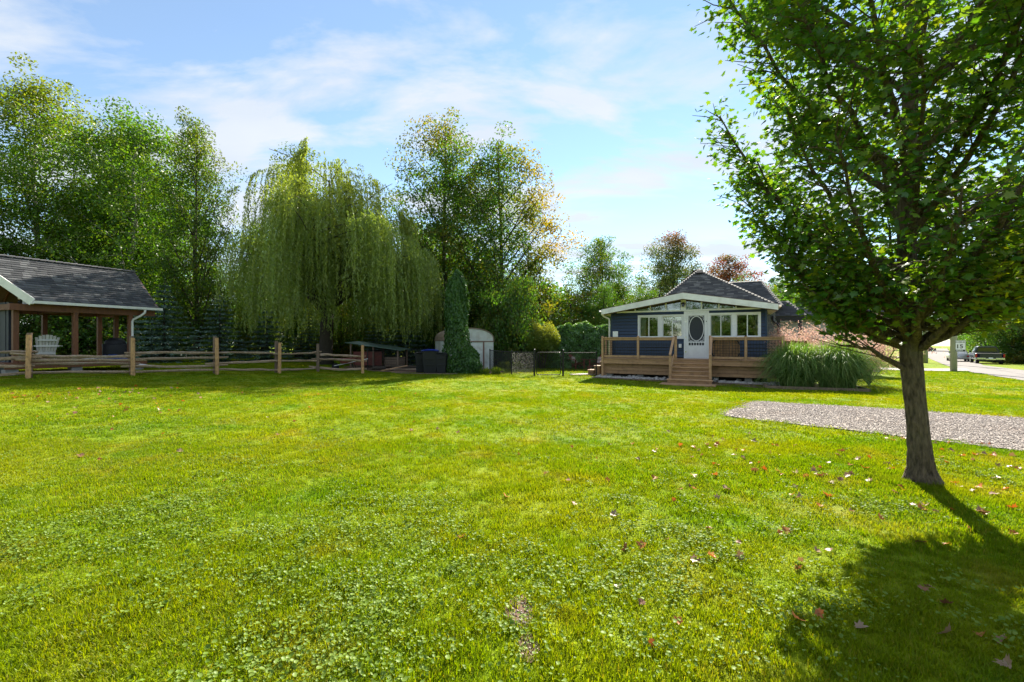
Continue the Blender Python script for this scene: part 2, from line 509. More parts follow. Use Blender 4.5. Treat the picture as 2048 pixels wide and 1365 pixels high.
def link(name, me, mat=None, parent=None):
    o = bpy.data.objects.new(name, me)
    COL.objects.link(o)
    if mat is not None and len(me.materials) == 0:
        me.materials.append(mat)
    if parent is not None:
        o.parent = parent
    return o


def copy_tree(o, parent=None):
    c = o.copy()
    COL.objects.link(c)
    c.parent = parent
    for ch in o.children:
        copy_tree(ch, c)
    return c


class MB:
    def __init__(self):
        self.v = []
        self.f = []

    def quadbox(self, P):
        b = len(self.v)
        self.v += [tuple(p) for p in P]
        for q in ((0, 3, 2, 1), (4, 5, 6, 7), (0, 1, 5, 4), (1, 2, 6, 5), (2, 3, 7, 6), (3, 0, 4, 7)):
            self.f.append(tuple(b + i for i in q))
        return self

    def box(self, x0, x1, y0, y1, z0, z1):
        return self.quadbox([(x0, y0, z0), (x1, y0, z0), (x1, y1, z0), (x0, y1, z0),
                             (x0, y0, z1), (x1, y0, z1), (x1, y1, z1), (x0, y1, z1)])

    def bar(self, a, b, wdt, hgt, up=(0, 0, 1)):
        """rectangular bar from a to b"""
        a, b, up = Vector(a), Vector(b), Vector(up)
        d = (b - a).normalized()
        s = d.cross(up)
        if s.length < 1e-5:
            s = d.cross(Vector((1, 0, 0)))
        s.normalize()
        n = s.cross(d).normalized()
        s *= wdt / 2
        n *= hgt / 2
        return self.quadbox([a - s - n, a + s - n, b + s - n, b - s - n, a - s + n, a + s + n, b + s + n, b - s + n])

    def tube(self, pts, rad, n=8, cap=True, jit=0.0, squash=1.0):
        pts = [Vector(p) for p in pts]
        if not hasattr(rad, '__len__'):
            rad = [rad] * len(pts)
        base = len(self.v)
        ref = Vector((0.3, 0.9, 0.2))
        for i, p in enumerate(pts):
            d = (pts[min(i + 1, len(pts) - 1)] - pts[max(i - 1, 0)])
            if d.length < 1e-9:
                d = Vector((0, 0, 1))
            d.normalize()
            s = d.cross(ref)
            if s.length < 1e-3:
                s = d.cross(Vector((1, 0, 0)))
            s.normalize()
            t = d.cross(s)
            for k in range(n):
                a = 2 * PI * k / n
                r = rad[i] * (1 + (random.uniform(-jit, jit) if jit else 0))
                self.v.append(tuple(p + s * (math.cos(a) * r) + t * (math.sin(a) * r * squash)))
        for i in range(len(pts) - 1):
            for k in range(n):
                a = base + i * n + k
                b = base + i * n + (k + 1) % n
                self.f.append((a, b, b + n, a + n))
        if cap:
            self.f.append(tuple(base + k for k in range(n))[::-1])
            e = base + (len(pts) - 1) * n
            self.f.append(tuple(e + k for k in range(n)))
        return self

    def prism(self, poly, axis, a0, a1):
        """extrude a 2D polygon along axis ('x': poly is (y,z), 'y': (x,z), 'z': (x,y))"""
        b = len(self.v)
        n = len(poly)

        def mk(p, a):
            if axis == 'x':
                return (a, p[0], p[1])
            if axis == 'y':
                return (p[0], a, p[1])
            return (p[0], p[1], a)
        for p in poly:
            self.v.append(mk(p, a0))
        for p in poly:
            self.v.append(mk(p, a1))
        self.f.append(tuple(b + i for i in range(n))[::-1])
        self.f.append(tuple(b + n + i for i in range(n)))
        for i in range(n):
            j = (i + 1) % n
            self.f.append((b + i, b + j, b + n + j, b + n + i))
        return self

    def mesh(self, name, smooth=False, bevel=0.0):
        me = bpy.data.meshes.new(name)
        me.from_pydata(self.v, [], self.f)
        bm = bmesh.new()
        bm.from_mesh(me)
        bmesh.ops.recalc_face_normals(bm, faces=bm.faces)
        if bevel:
            bmesh.ops.bevel(bm, geom=bm.edges[:], offset=bevel, segments=1, affect='EDGES', clamp_overlap=True)
        bm.to_mesh(me)
        bm.free()
        if smooth:
            me.polygons.foreach_set('use_smooth', [True] * len(me.polygons))
        me.update()
        return me

    def build(self, name, mat, parent=None, smooth=False, bevel=0.0, label=None):
        o = link(name, self.mesh(name, smooth, bevel), mat, parent)
        if label:
            o['label'] = label
        return o


def B(x0, x1, y0, y1, z0, z1):
    return MB().box(x0, x1, y0, y1, z0, z1)


def npmesh(name, V, F, attrs=None, mat=None, smooth=False):
    V = np.asarray(V, np.float32).reshape(-1, 3)
    F = np.asarray(F, np.int32)
    k = F.shape[1]
    me = bpy.data.meshes.new(name)
    me.vertices.add(len(V))
    me.vertices.foreach_set('co', V.ravel())
    me.loops.add(F.size)
    me.loops.foreach_set('vertex_index', F.ravel())
    me.polygons.add(len(F))
    me.polygons.foreach_set('loop_start', np.arange(0, F.size, k, dtype=np.int32))
    if smooth:
        me.polygons.foreach_set('use_smooth', np.ones(len(F), bool))
    me.update(calc_edges=True)
    for a, val in (attrs or {}).items():
        at = me.attributes.new(a, 'FLOAT', 'POINT')
        at.data.foreach_set('value', np.asarray(val, np.float32))
    if mat:
        me.materials.append(mat)
    return me


def unit(a):
    return a / np.maximum(np.linalg.norm(a, axis=-1, keepdims=True), 1e-9)


def leaf_cards(P, size, nrm, asp=0.55, r=None, along=None, fold=0.0):
    """one diamond leaf per point: returns V, F (quads)"""
    r = r or rng
    n = len(P)
    nrm = unit(nrm)
    rv = along if along is not None else r.normal(size=(n, 3))
    a = rv - nrm * np.sum(rv * nrm, axis=1, keepdims=True)
    a = unit(a)
    b = np.cross(nrm, a)
    s = np.asarray(size).reshape(-1, 1) * np.ones((n, 1))
    w_ = s * asp
    tip = P + a * s * 0.5
    tail = P - a * s * 0.5
    mid = P - a * s * 0.05 - nrm * s * fold
    V = np.stack([tail, mid + b * w_ * 0.5, tip, mid - b * w_ * 0.5], axis=1)
    F = np.arange(n * 4).reshape(n, 4)
    return V.reshape(-1, 3), F


def bez(p0, p1, p2, n):
    t = np.linspace(0, 1, n)[:, None]
    return (1 - t) ** 2 * p0 + 2 * t * (1 - t) * p1 + t * t * p2


def gen_tree(seed, H, Rad, base, prof, nl, nc, nf, ls, asp=0.6, cr=0.55, tr=0.22, up=0.55, autumn=0.15, ausd=0.12,
             lean=(0, 0), rise=0.5, side=None, flat=0.7, gap=0.0):
    """trunk+limbs builder and leaf arrays of a broadleaf tree"""
    r = np.random.default_rng(seed)
    random.seed(seed)
    mb = MB()
    k = 9
    tp = [np.array([lean[0] * (i / k) ** 1.5 + r.normal() * 0.05 * H / 12 * (i > 0), lean[1] * (i / k) + r.normal() * 0.05 * H / 12 * (i > 0), H * 0.93 * i / k]) for i in range(k + 1)]
    trd = [tr * (1.35 if i == 0 else 1.0) * (1 - 0.93 * (i / k) ** 0.9) + 0.012 for i in range(k + 1)]
    mb.tube(tp, trd, 9, jit=0.06)
    TP = np.array(tp)
    pt = np.array([p[0] for p in prof])
    pr = np.array([p[1] for p in prof])
    C, CT, OUT = [], [], []
    for i in range(nl):
        f = base + (0.985 - base) * ((i + r.random()) / nl)
        az = i * 2.39996 + r.normal() * 0.35
        rad = Rad * np.interp(f, pt, pr) * r.uniform(0.68, 0.96)
        z1 = H * f
        z0 = max(H * base * 0.75, z1 - rad * rise * r.uniform(0.8, 1.4))
        z0 = min(z0, H * 0.9)
        p0 = np.array([np.interp(z0, TP[:, 2], TP[:, 0]), np.interp(z0, TP[:, 2], TP[:, 1]), z0])
        cx = np.interp(min(z1, H * 0.93), TP[:, 2], TP[:, 0])
        cy = np.interp(min(z1, H * 0.93), TP[:, 2], TP[:, 1])
        p2 = np.array([cx + math.cos(az) * rad, cy + math.sin(az) * rad, z1])
        p1 = p0 * 0.45 + p2 * 0.55 + np.array([0, 0, (z1 - z0) * 0.05 - rad * 0.12])
        path = bez(p0, p1, p2, 6)
        r0 = max(0.02, tr * 0.42 * (1 - 0.75 * z0 / H))
        mb.tube(path, np.linspace(r0, 0.012, 6), 5, cap=False)
        m = max(2, int(nc * (0.35 + 0.9 * rad / Rad)))
        for j in range(m):
            t = 0.3 + 0.7 * (j + r.random()) / m
            q = np.array([np.interp(t, np.linspace(0, 1, 6), path[:, d]) for d in range(3)])
            off = r.normal(size=3) * np.array([1, 1, 0.75]) * Rad * 0.17
            c = q + off * (0.35 + 0.65 * t)
            if r.random() < gap:
                continue
            if j % 2 == 0:
                mb.tube([q, (q + c) / 2 + np.array([0, 0, 0.05]), c], [0.018, 0.012, 0.006], 3, cap=False)
            C.append(c)
            CT.append(np.clip(autumn + r.normal() * ausd + (0.25 * autumn if t > 0.75 else 0), 0, 1))
            OUT.append(unit(np.array([c[0] - cx, c[1] - cy, 0.2])))
    C = np.array(C)
    CT = np.array(CT)
    OUT = np.array(OUT)
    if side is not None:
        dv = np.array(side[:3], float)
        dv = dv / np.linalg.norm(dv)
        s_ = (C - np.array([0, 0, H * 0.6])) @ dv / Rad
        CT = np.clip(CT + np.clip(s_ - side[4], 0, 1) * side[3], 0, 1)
    n = len(C)
    gs_ = r.normal(size=(n, nf, 3))
    gl_ = np.linalg.norm(gs_, axis=-1, keepdims=True)
    gs_ = gs_ * np.minimum(1.0, 1.75 / gl_)
    P = C[:, None, :] + gs_ * np.array([1, 1, flat]) * cr * r.uniform(0.6, 1.25, size=(n, 1, 1))
    P = P.reshape(-1, 3)
    tint = np.repeat(CT, nf) + r.normal(size=n * nf) * 0.10
    tint = np.clip(tint, 0, 1)
    nrm = r.normal(size=(n * nf, 3)) + np.array([0, 0, up]) + np.repeat(OUT, nf, axis=0) * 0.4
    V, F = leaf_cards(P, ls * r.uniform(0.65, 1.25, size=n * nf), nrm, asp, r, fold=0.12)
    rn = np.clip(np.repeat(r.random(n), nf) * 0.45 + r.random(n * nf) * 0.55, 0, 1)
    return mb, V, F, np.repeat(tint, 4), np.repeat(rn, 4)


def tree_meshes(name, leafmat_, barkmat, **kw):
    mb, V, F, ti, rn = gen_tree(**kw)
    tm = mb.mesh(name + '_trunk', smooth=True)
    tm.materials.append(barkmat)
    cmh = npmesh(name + '_crown', V, F, {'tint': ti, 'rnd': rn}, leafmat_)
    return tm, cmh


def put_tree(name, label, meshes, x, y, s=1.0, rz=0.0, group=None, sz=None, z=None, cat='tree'):
    t = thing(name, label, cat, (x, y, (gz(x, y) if z is None else z) - 0.05), rz, group)
    t.scale = (s, s, sz or s)
    link('trunk', meshes[0], None, t)
    link('crown', meshes[1], None, t)
    return t


def gn_scatter(name, V, rot, scl, kind_idx, protos, label=None):
    """one object of uncountable stuff: instances of the prototypes on points"""
    me = bpy.data.meshes.new(name)
    me.vertices.add(len(V))
    me.vertices.foreach_set('co', np.asarray(V, np.float32).ravel())
    for an, ty, val in (('rot', 'FLOAT_VECTOR', rot), ('scl', 'FLOAT_VECTOR', scl)):
        a = me.attributes.new(an, ty, 'POINT')
        a.data.foreach_set('vector', np.asarray(val, np.float32).ravel())
    a = me.attributes.new('pick', 'INT', 'POINT')
    a.data.foreach_set('value', np.asarray(kind_idx, np.int32))
    me.update()
    o = bpy.data.objects.new(name, me)
    COL.objects.link(o)
    pc = bpy.data.collections.new(name + '_prototypes')
    for q, pm in enumerate(protos):
        po = bpy.data.objects.new('%s_piece_%02d' % (name, q), pm)
        pc.objects.link(po)
    ng = bpy.data.node_groups.new(name + '_scatter', 'GeometryNodeTree')
    ng.interface.new_socket('Geometry', in_out='INPUT', socket_type='NodeSocketGeometry')
    ng.interface.new_socket('Geometry', in_out='OUTPUT', socket_type='NodeSocketGeometry')
    gi = ng.nodes.new('NodeGroupInput')
    go = ng.nodes.new('NodeGroupOutput')
    ci = ng.nodes.new('GeometryNodeCollectionInfo')
    ci.inputs['Collection'].default_value = pc
    ci.inputs['Separate Children'].default_value = True
    ci.inputs['Reset Children'].default_value = True
    ip = ng.nodes.new('GeometryNodeInstanceOnPoints')
    ip.inputs['Pick Instance'].default_value = True
    ng.links.new(gi.outputs[0], ip.inputs['Points'])
    ng.links.new(ci.outputs[0], ip.inputs['Instance'])
    for an, ty, sk in (('rot', 'FLOAT_VECTOR', 'Rotation'), ('scl', 'FLOAT_VECTOR', 'Scale'), ('pick', 'INT', 'Instance Index')):
        na = ng.nodes.new('GeometryNodeInputNamedAttribute')
        na.data_type = ty
        na.inputs['Name'].default_value = an
        if sk == 'Rotation':
            er = ng.nodes.new('FunctionNodeEulerToRotation')
            ng.links.new(na.outputs['Attribute'], er.inputs[0])
            ng.links.new(er.outputs[0], ip.inputs['Rotation'])
        else:
            ng.links.new(na.outputs['Attribute'], ip.inputs[sk])
    ng.links.new(ip.outputs[0], go.inputs[0])
    md = o.modifiers.new('scatter', 'NODES')
    md.node_group = ng
    o['kind'] = 'stuff'
    if label:
        o['label'] = label
    return o


def inpoly(x, y, poly):
    x = np.asarray(x)
    y = np.asarray(y)
    c = np.zeros(x.shape, bool)
    j = len(poly) - 1
    for i in range(len(poly)):
        xi, yi = poly[i]
        xj, yj = poly[j]
        c ^= ((yi > y) != (yj > y)) & (x < (xj - xi) * (y - yi) / (yj - yi + 1e-12) + xi)
        j = i
    return c


# simple smooth value noise for patches (numpy)
_ng = np.random.default_rng(3).random((64, 64))


def vnoise(x, y):
    xi = np.floor(x).astype(int)
    yi = np.floor(y).astype(int)
    fx = x - xi
    fy = y - yi
    fx = fx * fx * (3 - 2 * fx)
    fy = fy * fy * (3 - 2 * fy)
    g = lambda a, b: _ng[a % 64, b % 64]
    return (g(xi, yi) * (1 - fx) + g(xi + 1, yi) * fx) * (1 - fy) + (g(xi, yi + 1) * (1 - fx) + g(xi + 1, yi + 1) * fx) * fy


# ------------------------------------------------------------------ frames of the two plots
HA = R(26.4)
HU = np.array([math.cos(HA), -math.sin(HA)])
HV = np.array([math.sin(HA), math.cos(HA)])
HO = np.array([4.07, 19.8])


def hloc(s, v):
    p = HO + HU * s + HV * v
    return float(p[0]), float(p[1])


DRIVE = [(4.54, 9.39), (5.6, 8.2), (6.67, 7.11), (7.5, 6.25), (9.3, 4.4), (13.5, 0.5), (22, 0.5), (17.5, 5.4), (13.2, 7.8), (10.7, 9.15), (8.6, 10.35), (6.4, 11.83), (5.5, 10.7)]
BEDFRONT = [hloc(-0.3, -0.62), hloc(6.3, -0.62), hloc(6.3, -1.75), hloc(9.15, -1.75), hloc(9.15, 1.4), hloc(-0.3, 1.4)]

# ------------------------------------------------------------------ setting
xs = np.concatenate([np.linspace(-260, -42, 12), np.arange(-40, 41, 0.8), np.linspace(42, 260, 12)])
ys = np.concatenate([np.linspace(-120, -12, 8), np.arange(-10, 61, 0.8), np.linspace(62, 420, 14)])
GX, GY = np.meshgrid(xs, ys, indexing='ij')
GZ = ground_z(GX, GY)
Vg = np.stack([GX, GY, GZ], -1).reshape(-1, 3)
nx, ny = len(xs), len(ys)
ii, jj = np.meshgrid(np.arange(nx - 1), np.arange(ny - 1), indexing='ij')
q = (ii * ny + jj).ravel()
Fg = np.stack([q, q + ny, q + ny + 1, q + 1], 1)
lawn = link('lawn_ground', npmesh('lawn_ground', Vg, Fg, None, M['lawn'], True))
lawn['kind'] = 'structure'


def sheet(name, poly, dz, mat, label=None, sub=0.5):
    """a thin ground sheet following the terrain"""
    bm = bmesh.new()
    vs_ = [bm.verts.new((p[0], p[1], 0)) for p in poly]
    bm.faces.new(vs_)
    bmesh.ops.triangulate(bm, faces=bm.faces[:])
    for _ in range(4):
        long_e = [e for e in bm.edges if e.calc_length() > sub * 2]
        if not long_e:
            break
        bmesh.ops.subdivide_edges(bm, edges=long_e, cuts=1)
        bmesh.ops.triangulate(bm, faces=bm.faces[:])
    bmesh.ops.recalc_face_normals(bm, faces=bm.faces)
    for v_ in bm.verts:
        v_.co.z = gz(v_.co.x, v_.co.y) + dz
    me = bpy.data.meshes.new(name)
    bm.to_mesh(me)
    bm.free()
    o = link(name, me, mat)
    o['kind'] = 'structure'
    return o


def rough_edge(poly, step=0.35, amp=0.07, seed=1):
    r = np.random.default_rng(seed)
    out = []
    for i in range(len(poly)):
        a = np.array(poly[i])
        b = np.array(poly[(i + 1) % len(poly)])
        n = max(1, int(np.linalg.norm(b - a) / step))
        for k in range(n):
            p = a + (b - a) * k / n + r.normal(size=2) * amp
            out.append((float(p[0]), float(p[1])))
    return out


DRIVE_R = rough_edge(DRIVE, 0.4, 0.06)
sheet('gravel_driveway', DRIVE_R, 0.02, M['gravelbase'])
ROADL = [(14, 7), (20, 15), (24.4, 21), (27.4, 25.1), (30.2, 28.9), (40, 40.5), (67, 71), (116, 124), (170, 182)]
ROADR = [(176, 178), (121, 121.5), (93, 91.0), (70, 67.5), (45, 42), (37.5, 32), (31, 24), (25.5, 16), (19, 6.5)]
sheet('gravel_road', ROADL + ROADR, 0.03, M['road'], sub=4)
sheet('side_driveway', [(18, 31.6), (24, 30.9), (29.3, 29.9), (31.6, 30.3), (35.5, 34.4), (32, 33.5), (25, 34.2), (18, 35)], 0.045, M['concrete'], sub=2)
SOIL = [(-9.5, 24.5), (-7.4, 22.9), (-5.0, 22.2), (-2.3, 21.75), (-0.9, 21.6), (-0.2, 22.2), (-0.9, 24.9), (-3, 26.5), (-6, 28.5), (-10, 29)]
sheet('garden_soil', rough_edge(SOIL, 0.5, 0.12, 3), 0.015, M['soil'])
sheet('planting_bed', BEDFRONT, 0.012, M['soil'])

# ------------------------------------------------------------------ shingled roof planes


def shingles(P0, ux, uy, poly, expo=0.14, tabw=0.32, seed=1, th=0.012):
    """tabs on a plane: P0 origin (eave), ux along the eave, uy up the slope; poly in (a,b) plane coords -> V,F,rnd"""
    r = np.random.default_rng(seed)
    P0, ux, uy = (np.array(a, float) for a in (P0, ux, uy))
    n = np.cross(ux, uy)
    if n[2] < 0:
        n = -n
    pa = np.array(poly)
    V, F, A = [], [], []
    b = pa[:, 1].min()
    row = 0
    while b < pa[:, 1].max():
        a = pa[:, 0].min() - r.random() * tabw
        while a < pa[:, 0].max():
            wd = tabw * r.uniform(0.55, 1.25)
            if inpoly(np.array([a + wd / 2]), np.array([b + expo * 0.5]), poly)[0]:
                # clip the tab to the polygon's span on this row
                t = np.linspace(a, a + wd - 0.006, 9)
                ok = inpoly(t, np.full(9, b + expo * 0.5), poly)
                a0, a1 = t[ok].min(), t[ok].max()
                lift = th + r.random() * 0.012
                q = [P0 + ux * a0 + uy * b + n * lift, P0 + ux * a1 + uy * b + n * lift,
                     P0 + ux * a1 + uy * (b + expo * 1.02) + n * 0.004, P0 + ux * a0 + uy * (b + expo * 1.02) + n * 0.004,
                     P0 + ux * a0 + uy * b, P0 + ux * a1 + uy * b]
                i = len(V)
                V += q
                F += [(i, i + 1, i + 2, i + 3), (i + 4, i + 5, i + 1, i)]
                A += [r.random() ** 1.3] * 6
            a += wd
        b += expo
        row += 1
    return V, F, A


def roof_plane(name, P, parent, mat, seed, expo=0.14, tabw=0.32, under=None, th=0.06):
    """P: polygon corners, first two along the eave. Deck sheet (part) with its shingles (sub-part)"""
    P = [np.array(p, float) for p in P]
    ux = unit(P[1] - P[0])
    nn = unit(np.cross(P[1] - P[0], P[2] - P[0]))
    if nn[2] < 0:
        nn = -nn
    uy = np.cross(nn, ux)
    poly = [((p - P[0]) @ ux, (p - P[0]) @ uy) for p in P]
    if poly[2][1] < 0:
        uy = -uy
        poly = [(a, -b) for a, b in poly]
    mb = MB()
    n = len(P)
    mb.v = [tuple(p) for p in P] + [tuple(p - nn * th) for p in P]
    mb.f = [tuple(range(n)), tuple(range(n, 2 * n))[::-1]] + [(i, (i + 1) % n, n + (i + 1) % n, n + i) for i in range(n)]
    deck = mb.build(name, under or M['dark'], parent)
    V, F, A = shingles(P[0], ux, uy, poly, expo, tabw, seed)
    o = link('shingles', npmesh('shingles', V, F, {'rnd': A}, mat), None, deck)
    o['kind'] = 'stuff'
    return deck


def hip_cap(a, b, parent, mat, wdt=0.2):
    a, b = np.array(a, float), np.array(b, float)
    n = max(2, int(np.linalg.norm(b - a) / 0.22))
    V, F, A = [], [], []
    d = unit(b - a)
    s = unit(np.cross(d, [0, 0, 1]))
    r = np.random.default_rng(int(abs(a[0] * 100)) + 5)
    for i in range(n):
        p = a + (b - a) * i / n
        q_ = a + (b - a) * (i + 1.06) / n
        k = len(V)
        z1 = np.array([0, 0, 0.055])
        z2 = np.array([0, 0, 0.035])
        dn = np.array([0, 0, -0.05])
        V += [p - s * wdt / 2 + dn + z1, p + z1, p + s * wdt / 2 + dn + z1, q_ - s * wdt / 2 + dn + z2, q_ + z2, q_ + s * wdt / 2 + dn + z2]
        F += [(k, k + 1, k + 4, k + 3), (k + 1, k + 2, k + 5, k + 4)]
        A += [0.25 + 0.35 * r.random()] * 6
    o = link('ridge_cap', npmesh('ridge_cap', V, F, {'rnd': A}, mat), None, parent)
    o['kind'] = 'stuff'
    return o


def holes_wall(x0, x1, z0, z1, holes, y0, y1):
    mb = MB()
    X = sorted({x0, x1, *[h[0] for h in holes], *[h[1] for h in holes]})
    Z = sorted({z0, z1, *[h[2] for h in holes], *[h[3] for h in holes]})
    for i in range(len(X) - 1):
        for j in range(len(Z) - 1):
            cx, cz = (X[i] + X[i + 1]) / 2, (Z[j] + Z[j + 1]) / 2
            if not any(h[0] < cx < h[1] and h[2] < cz < h[3] for h in holes):
                mb.box(X[i], X[i + 1], y0, y1, Z[j], Z[j + 1])
    return mb


def siding(parent, mat, x0, x1, z0, z1, y, holes=(), step=0.15, axis='y', sgn=-1, name='siding_board'):
    """lap boards on a wall in plane y (facing sgn*y); each course, cut at the openings, is a board of its own"""
    z = z0
    while z < z1 - 0.02:
        ztop = min(z + step, z1)
        segs = [(x0, x1)]
        for h in holes:
            if h[2] < (z + ztop) / 2 < h[3]:
                ns = []
                for a, b in segs:
                    if h[1] <= a or h[0] >= b:
                        ns.append((a, b))
                    else:
                        if h[0] > a:
                            ns.append((a, h[0]))
                        if h[1] < b:
                            ns.append((h[1], b))
                segs = ns
        for a, b in segs:
            if b - a < 0.02:
                continue
            mb = MB()
            lo, hi = y + sgn * 0.040, y + sgn * 0.006
            if axis == 'y':
                mb.quadbox([(a, lo, z + 0.022), (b, lo, z + 0.022), (b, y, z + 0.022), (a, y, z + 0.022), (a, hi, ztop), (b, hi, ztop), (b, y, ztop), (a, y, ztop)])
            else:
                mb.quadbox([(lo, a, z + 0.022), (lo, b, z + 0.022), (y, b, z + 0.022), (y, a, z + 0.022), (hi, a, ztop), (hi, b, ztop), (y, b, ztop), (y, a, ztop)])
            mb.build(name, mat, parent)
        z += step


# ------------------------------------------------------------------ the cottage
hz = gz(*hloc(3.3, 3.0))
hx, hy = hloc(0, 0)
cot = thing('cottage', 'navy blue lap-sided cottage with low white gable, clerestory windows and dark shingled hip roof', 'house', (hx, hy, 0), -HA)
WL, WR, WY = 0.02, 6.52, 1.5
DECKZ = 0.83
win_l = (1.36, 3.23, 1.78, 2.72)
win_r = (4.37, 6.22, 1.79, 2.74)
door = (3.37, 4.25, 0.85, 2.85)
holes = [win_l, win_r, door]
fw = holes_wall(WL, WR, -0.2, 2.93, holes, WY, WY + 0.12).build('front_wall', M['dark'], cot)
siding(fw, M['navy'], WL + 0.07, WR - 0.07, DECKZ + 0.02, 2.93, WY, [(win_l[0] - 0.075, win_l[1] + 0.075, win_l[2] - 0.09, win_l[3] + 0.075), (win_r[0] - 0.075, win_r[1] + 0.075, win_r[2] - 0.09, win_r[3] + 0.075), (door[0] - 0.07, door[1] + 0.07, 0, door[3] + 0.07)])
for xa in (WL, WR - 0.07):
    B(xa, xa + 0.07, WY - 0.028, WY, DECKZ, 2.93).build('corner_board', M['navy'], fw)
# side and back walls of the front room
sw = B(WR - 0.12, WR, WY + 0.12, 4.68, -0.2, 2.93).build('side_wall', M['grey_siding'], cot)
siding(sw, M['grey_siding'], WY + 0.02, 4.68, 0.3, 2.93, WR, axis='x', sgn=1)
sw = B(WL, WL + 0.12, WY + 0.12, 4.68, -0.2, 2.93).build('side_wall', M['grey_siding'], cot)
siding(sw, M['navy'], WY + 0.02, 4.68, 0.3, 2.93, WL, axis='x', sgn=-1)
B(WL + 0.12, WR - 0.12, WY + 0.12, 4.68, 0.72, 0.80).build('room_floor', M['ceilwood'], cot)
MB().prism([(WL + 0.12, 0.8), (WR - 0.12, 0.8), (WR - 0.12, 3.10), (3.30, 3.64), (WL + 0.12, 3.10)], 'y', 4.5, 4.6).build('back_wall', M['dark'], cot)
# low gable roof
AP = (3.30, 3.70)
for sg in (-1, 1):
    xe = -0.28 if sg < 0 else 6.86
    y0, y1 = 0.90, 4.95
    P = [(xe, y0, 3.075), (xe, y1, 3.075), (AP[0], y1, AP[1]), (AP[0], y0, AP[1])]
    roof_plane('roof', [(p[0], p[1], p[2] + 0.02) for p in P], cot, M['shingle'], 11 + sg, under=M['ceilwood'], th=0.08)
    # white barge board along the gable edge
    mb = MB().prism([(xe, 2.845), (xe, 3.075), (AP[0], AP[1] - 0.003), (AP[0], AP[1] - 0.265)], 'y', y0 - 0.03, y0 + 0.012)
    mb.build('barge_board', M['trimwhite'], cot)
    # soffit under the front overhang and along the eave
    wl = WL if sg < 0 else WR
    MB().prism([(xe, 2.85), (xe, 2.875), (AP[0], AP[1] - 0.235), (AP[0], AP[1] - 0.26)], 'y', y0 + 0.014, WY - 0.03).build('soffit', M['ceilwood'], cot)
    xa, xb = sorted((xe, wl))
    B(xa + (0.0 if sg > 0 else 0.005), xb - (0.005 if sg > 0 else 0.0), WY - 0.02, 4.6, 2.86, 2.885).build('eave_soffit', M['cream'], cot)
    B(xe - 0.012, xe + 0.012, y0 + 0.02, 4.9, 2.85, 3.06).build('eave_fascia', M['trimwhite'], cot)
    # gutter
    g = MB()
    xg = xe + sg * 0.075
    g.prism([(xg - 0.055, 2.97), (xg + 0.055, 2.97), (xg + 0.065, 3.06), (xg + 0.05, 3.06), (xg + 0.042, 2.985), (xg - 0.042, 2.985), (xg - 0.05, 3.06), (xg - 0.06, 3.06)], 'y', y0 + 0.05, 4.9)
    g.build('gutter', M['cream'] if sg > 0 else M['trimwhite'], cot)
# left downpipe
dp = MB().tube([(-0.33, 1.15, 2.97), (-0.33, 1.15, 2.88), (-0.26, 1.25, 2.78), (-0.06, 1.44, 2.66), (-0.045, 1.455, 2.55), (-0.045, 1.455, 0.9)], 0.042, 8)
dp.build('downpipe', M['trimwhite'], cot, True)
# clerestory: rail, mullions, panes


def roof_under(s):
    return (AP[1] - 0.262) - abs(s - AP[0]) * (AP[1] - 3.075) / 3.57


cl = B(0.30, 6.28, WY - 0.055, WY + 0.06, 2.93, 3.0).build('clerestory_sill', M['white'], cot)
cuts = [0.36, 1.16, 1.85, 2.53, 3.17, 3.38, 4.02, 4.71, 5.37, 6.22]
for i in (1, 2, 3, 6, 7, 8):
    s = cuts[i]
    B(s - 0.025, s + 0.025, WY - 0.045, WY + 0.05, 3.0, roof_under(s) + 0.03).build('mullion', M['white'], cot)
B(3.17, 3.38, WY - 0.05, WY + 0.05, 3.0, 3.47).build('gable_post', M['white'], cot)
for i in range(len(cuts) - 1):
    if i == 4:
        continue
    a, b = cuts[i] + 0.02, cuts[i + 1] - 0.02
    za, zb = max(3.0, roof_under(a) + 0.05), max(3.0, roof_under(b) + 0.05)
    poly = [(a, 2.99), (b, 2.99), (b, zb), (a, za)]
    MB().prism(poly, 'y', WY + 0.0, WY + 0.008).build('clerestory_pane', M['glass'], cot)
# porch lantern on the gable post
lan = MB().tube([(3.275, WY - 0.05, 3.27), (3.275, WY - 0.16, 3.29)], 0.016, 6)
lo = lan.build('wall_lantern', M['black'], cot)
MB().tube([(3.275, WY - 0.16, 3.30), (3.275, WY - 0.16, 3.27), (3.275, WY - 0.16, 3.245)], [0.03, 0.10, 0.11], 12).build('lantern_hood', M['black'], lo)
MB().tube([(3.275, WY - 0.16, 3.245), (3.275, WY - 0.16, 3.17), (3.275, WY - 0.16, 3.12)], [0.055, 0.06, 0.035], 10).build('lantern_body', M['darkglass'], lo)
B(3.225, 3.325, WY - 0.065, WY - 0.05, 3.2, 3.33).build('lantern_plate', M['black'], lo)


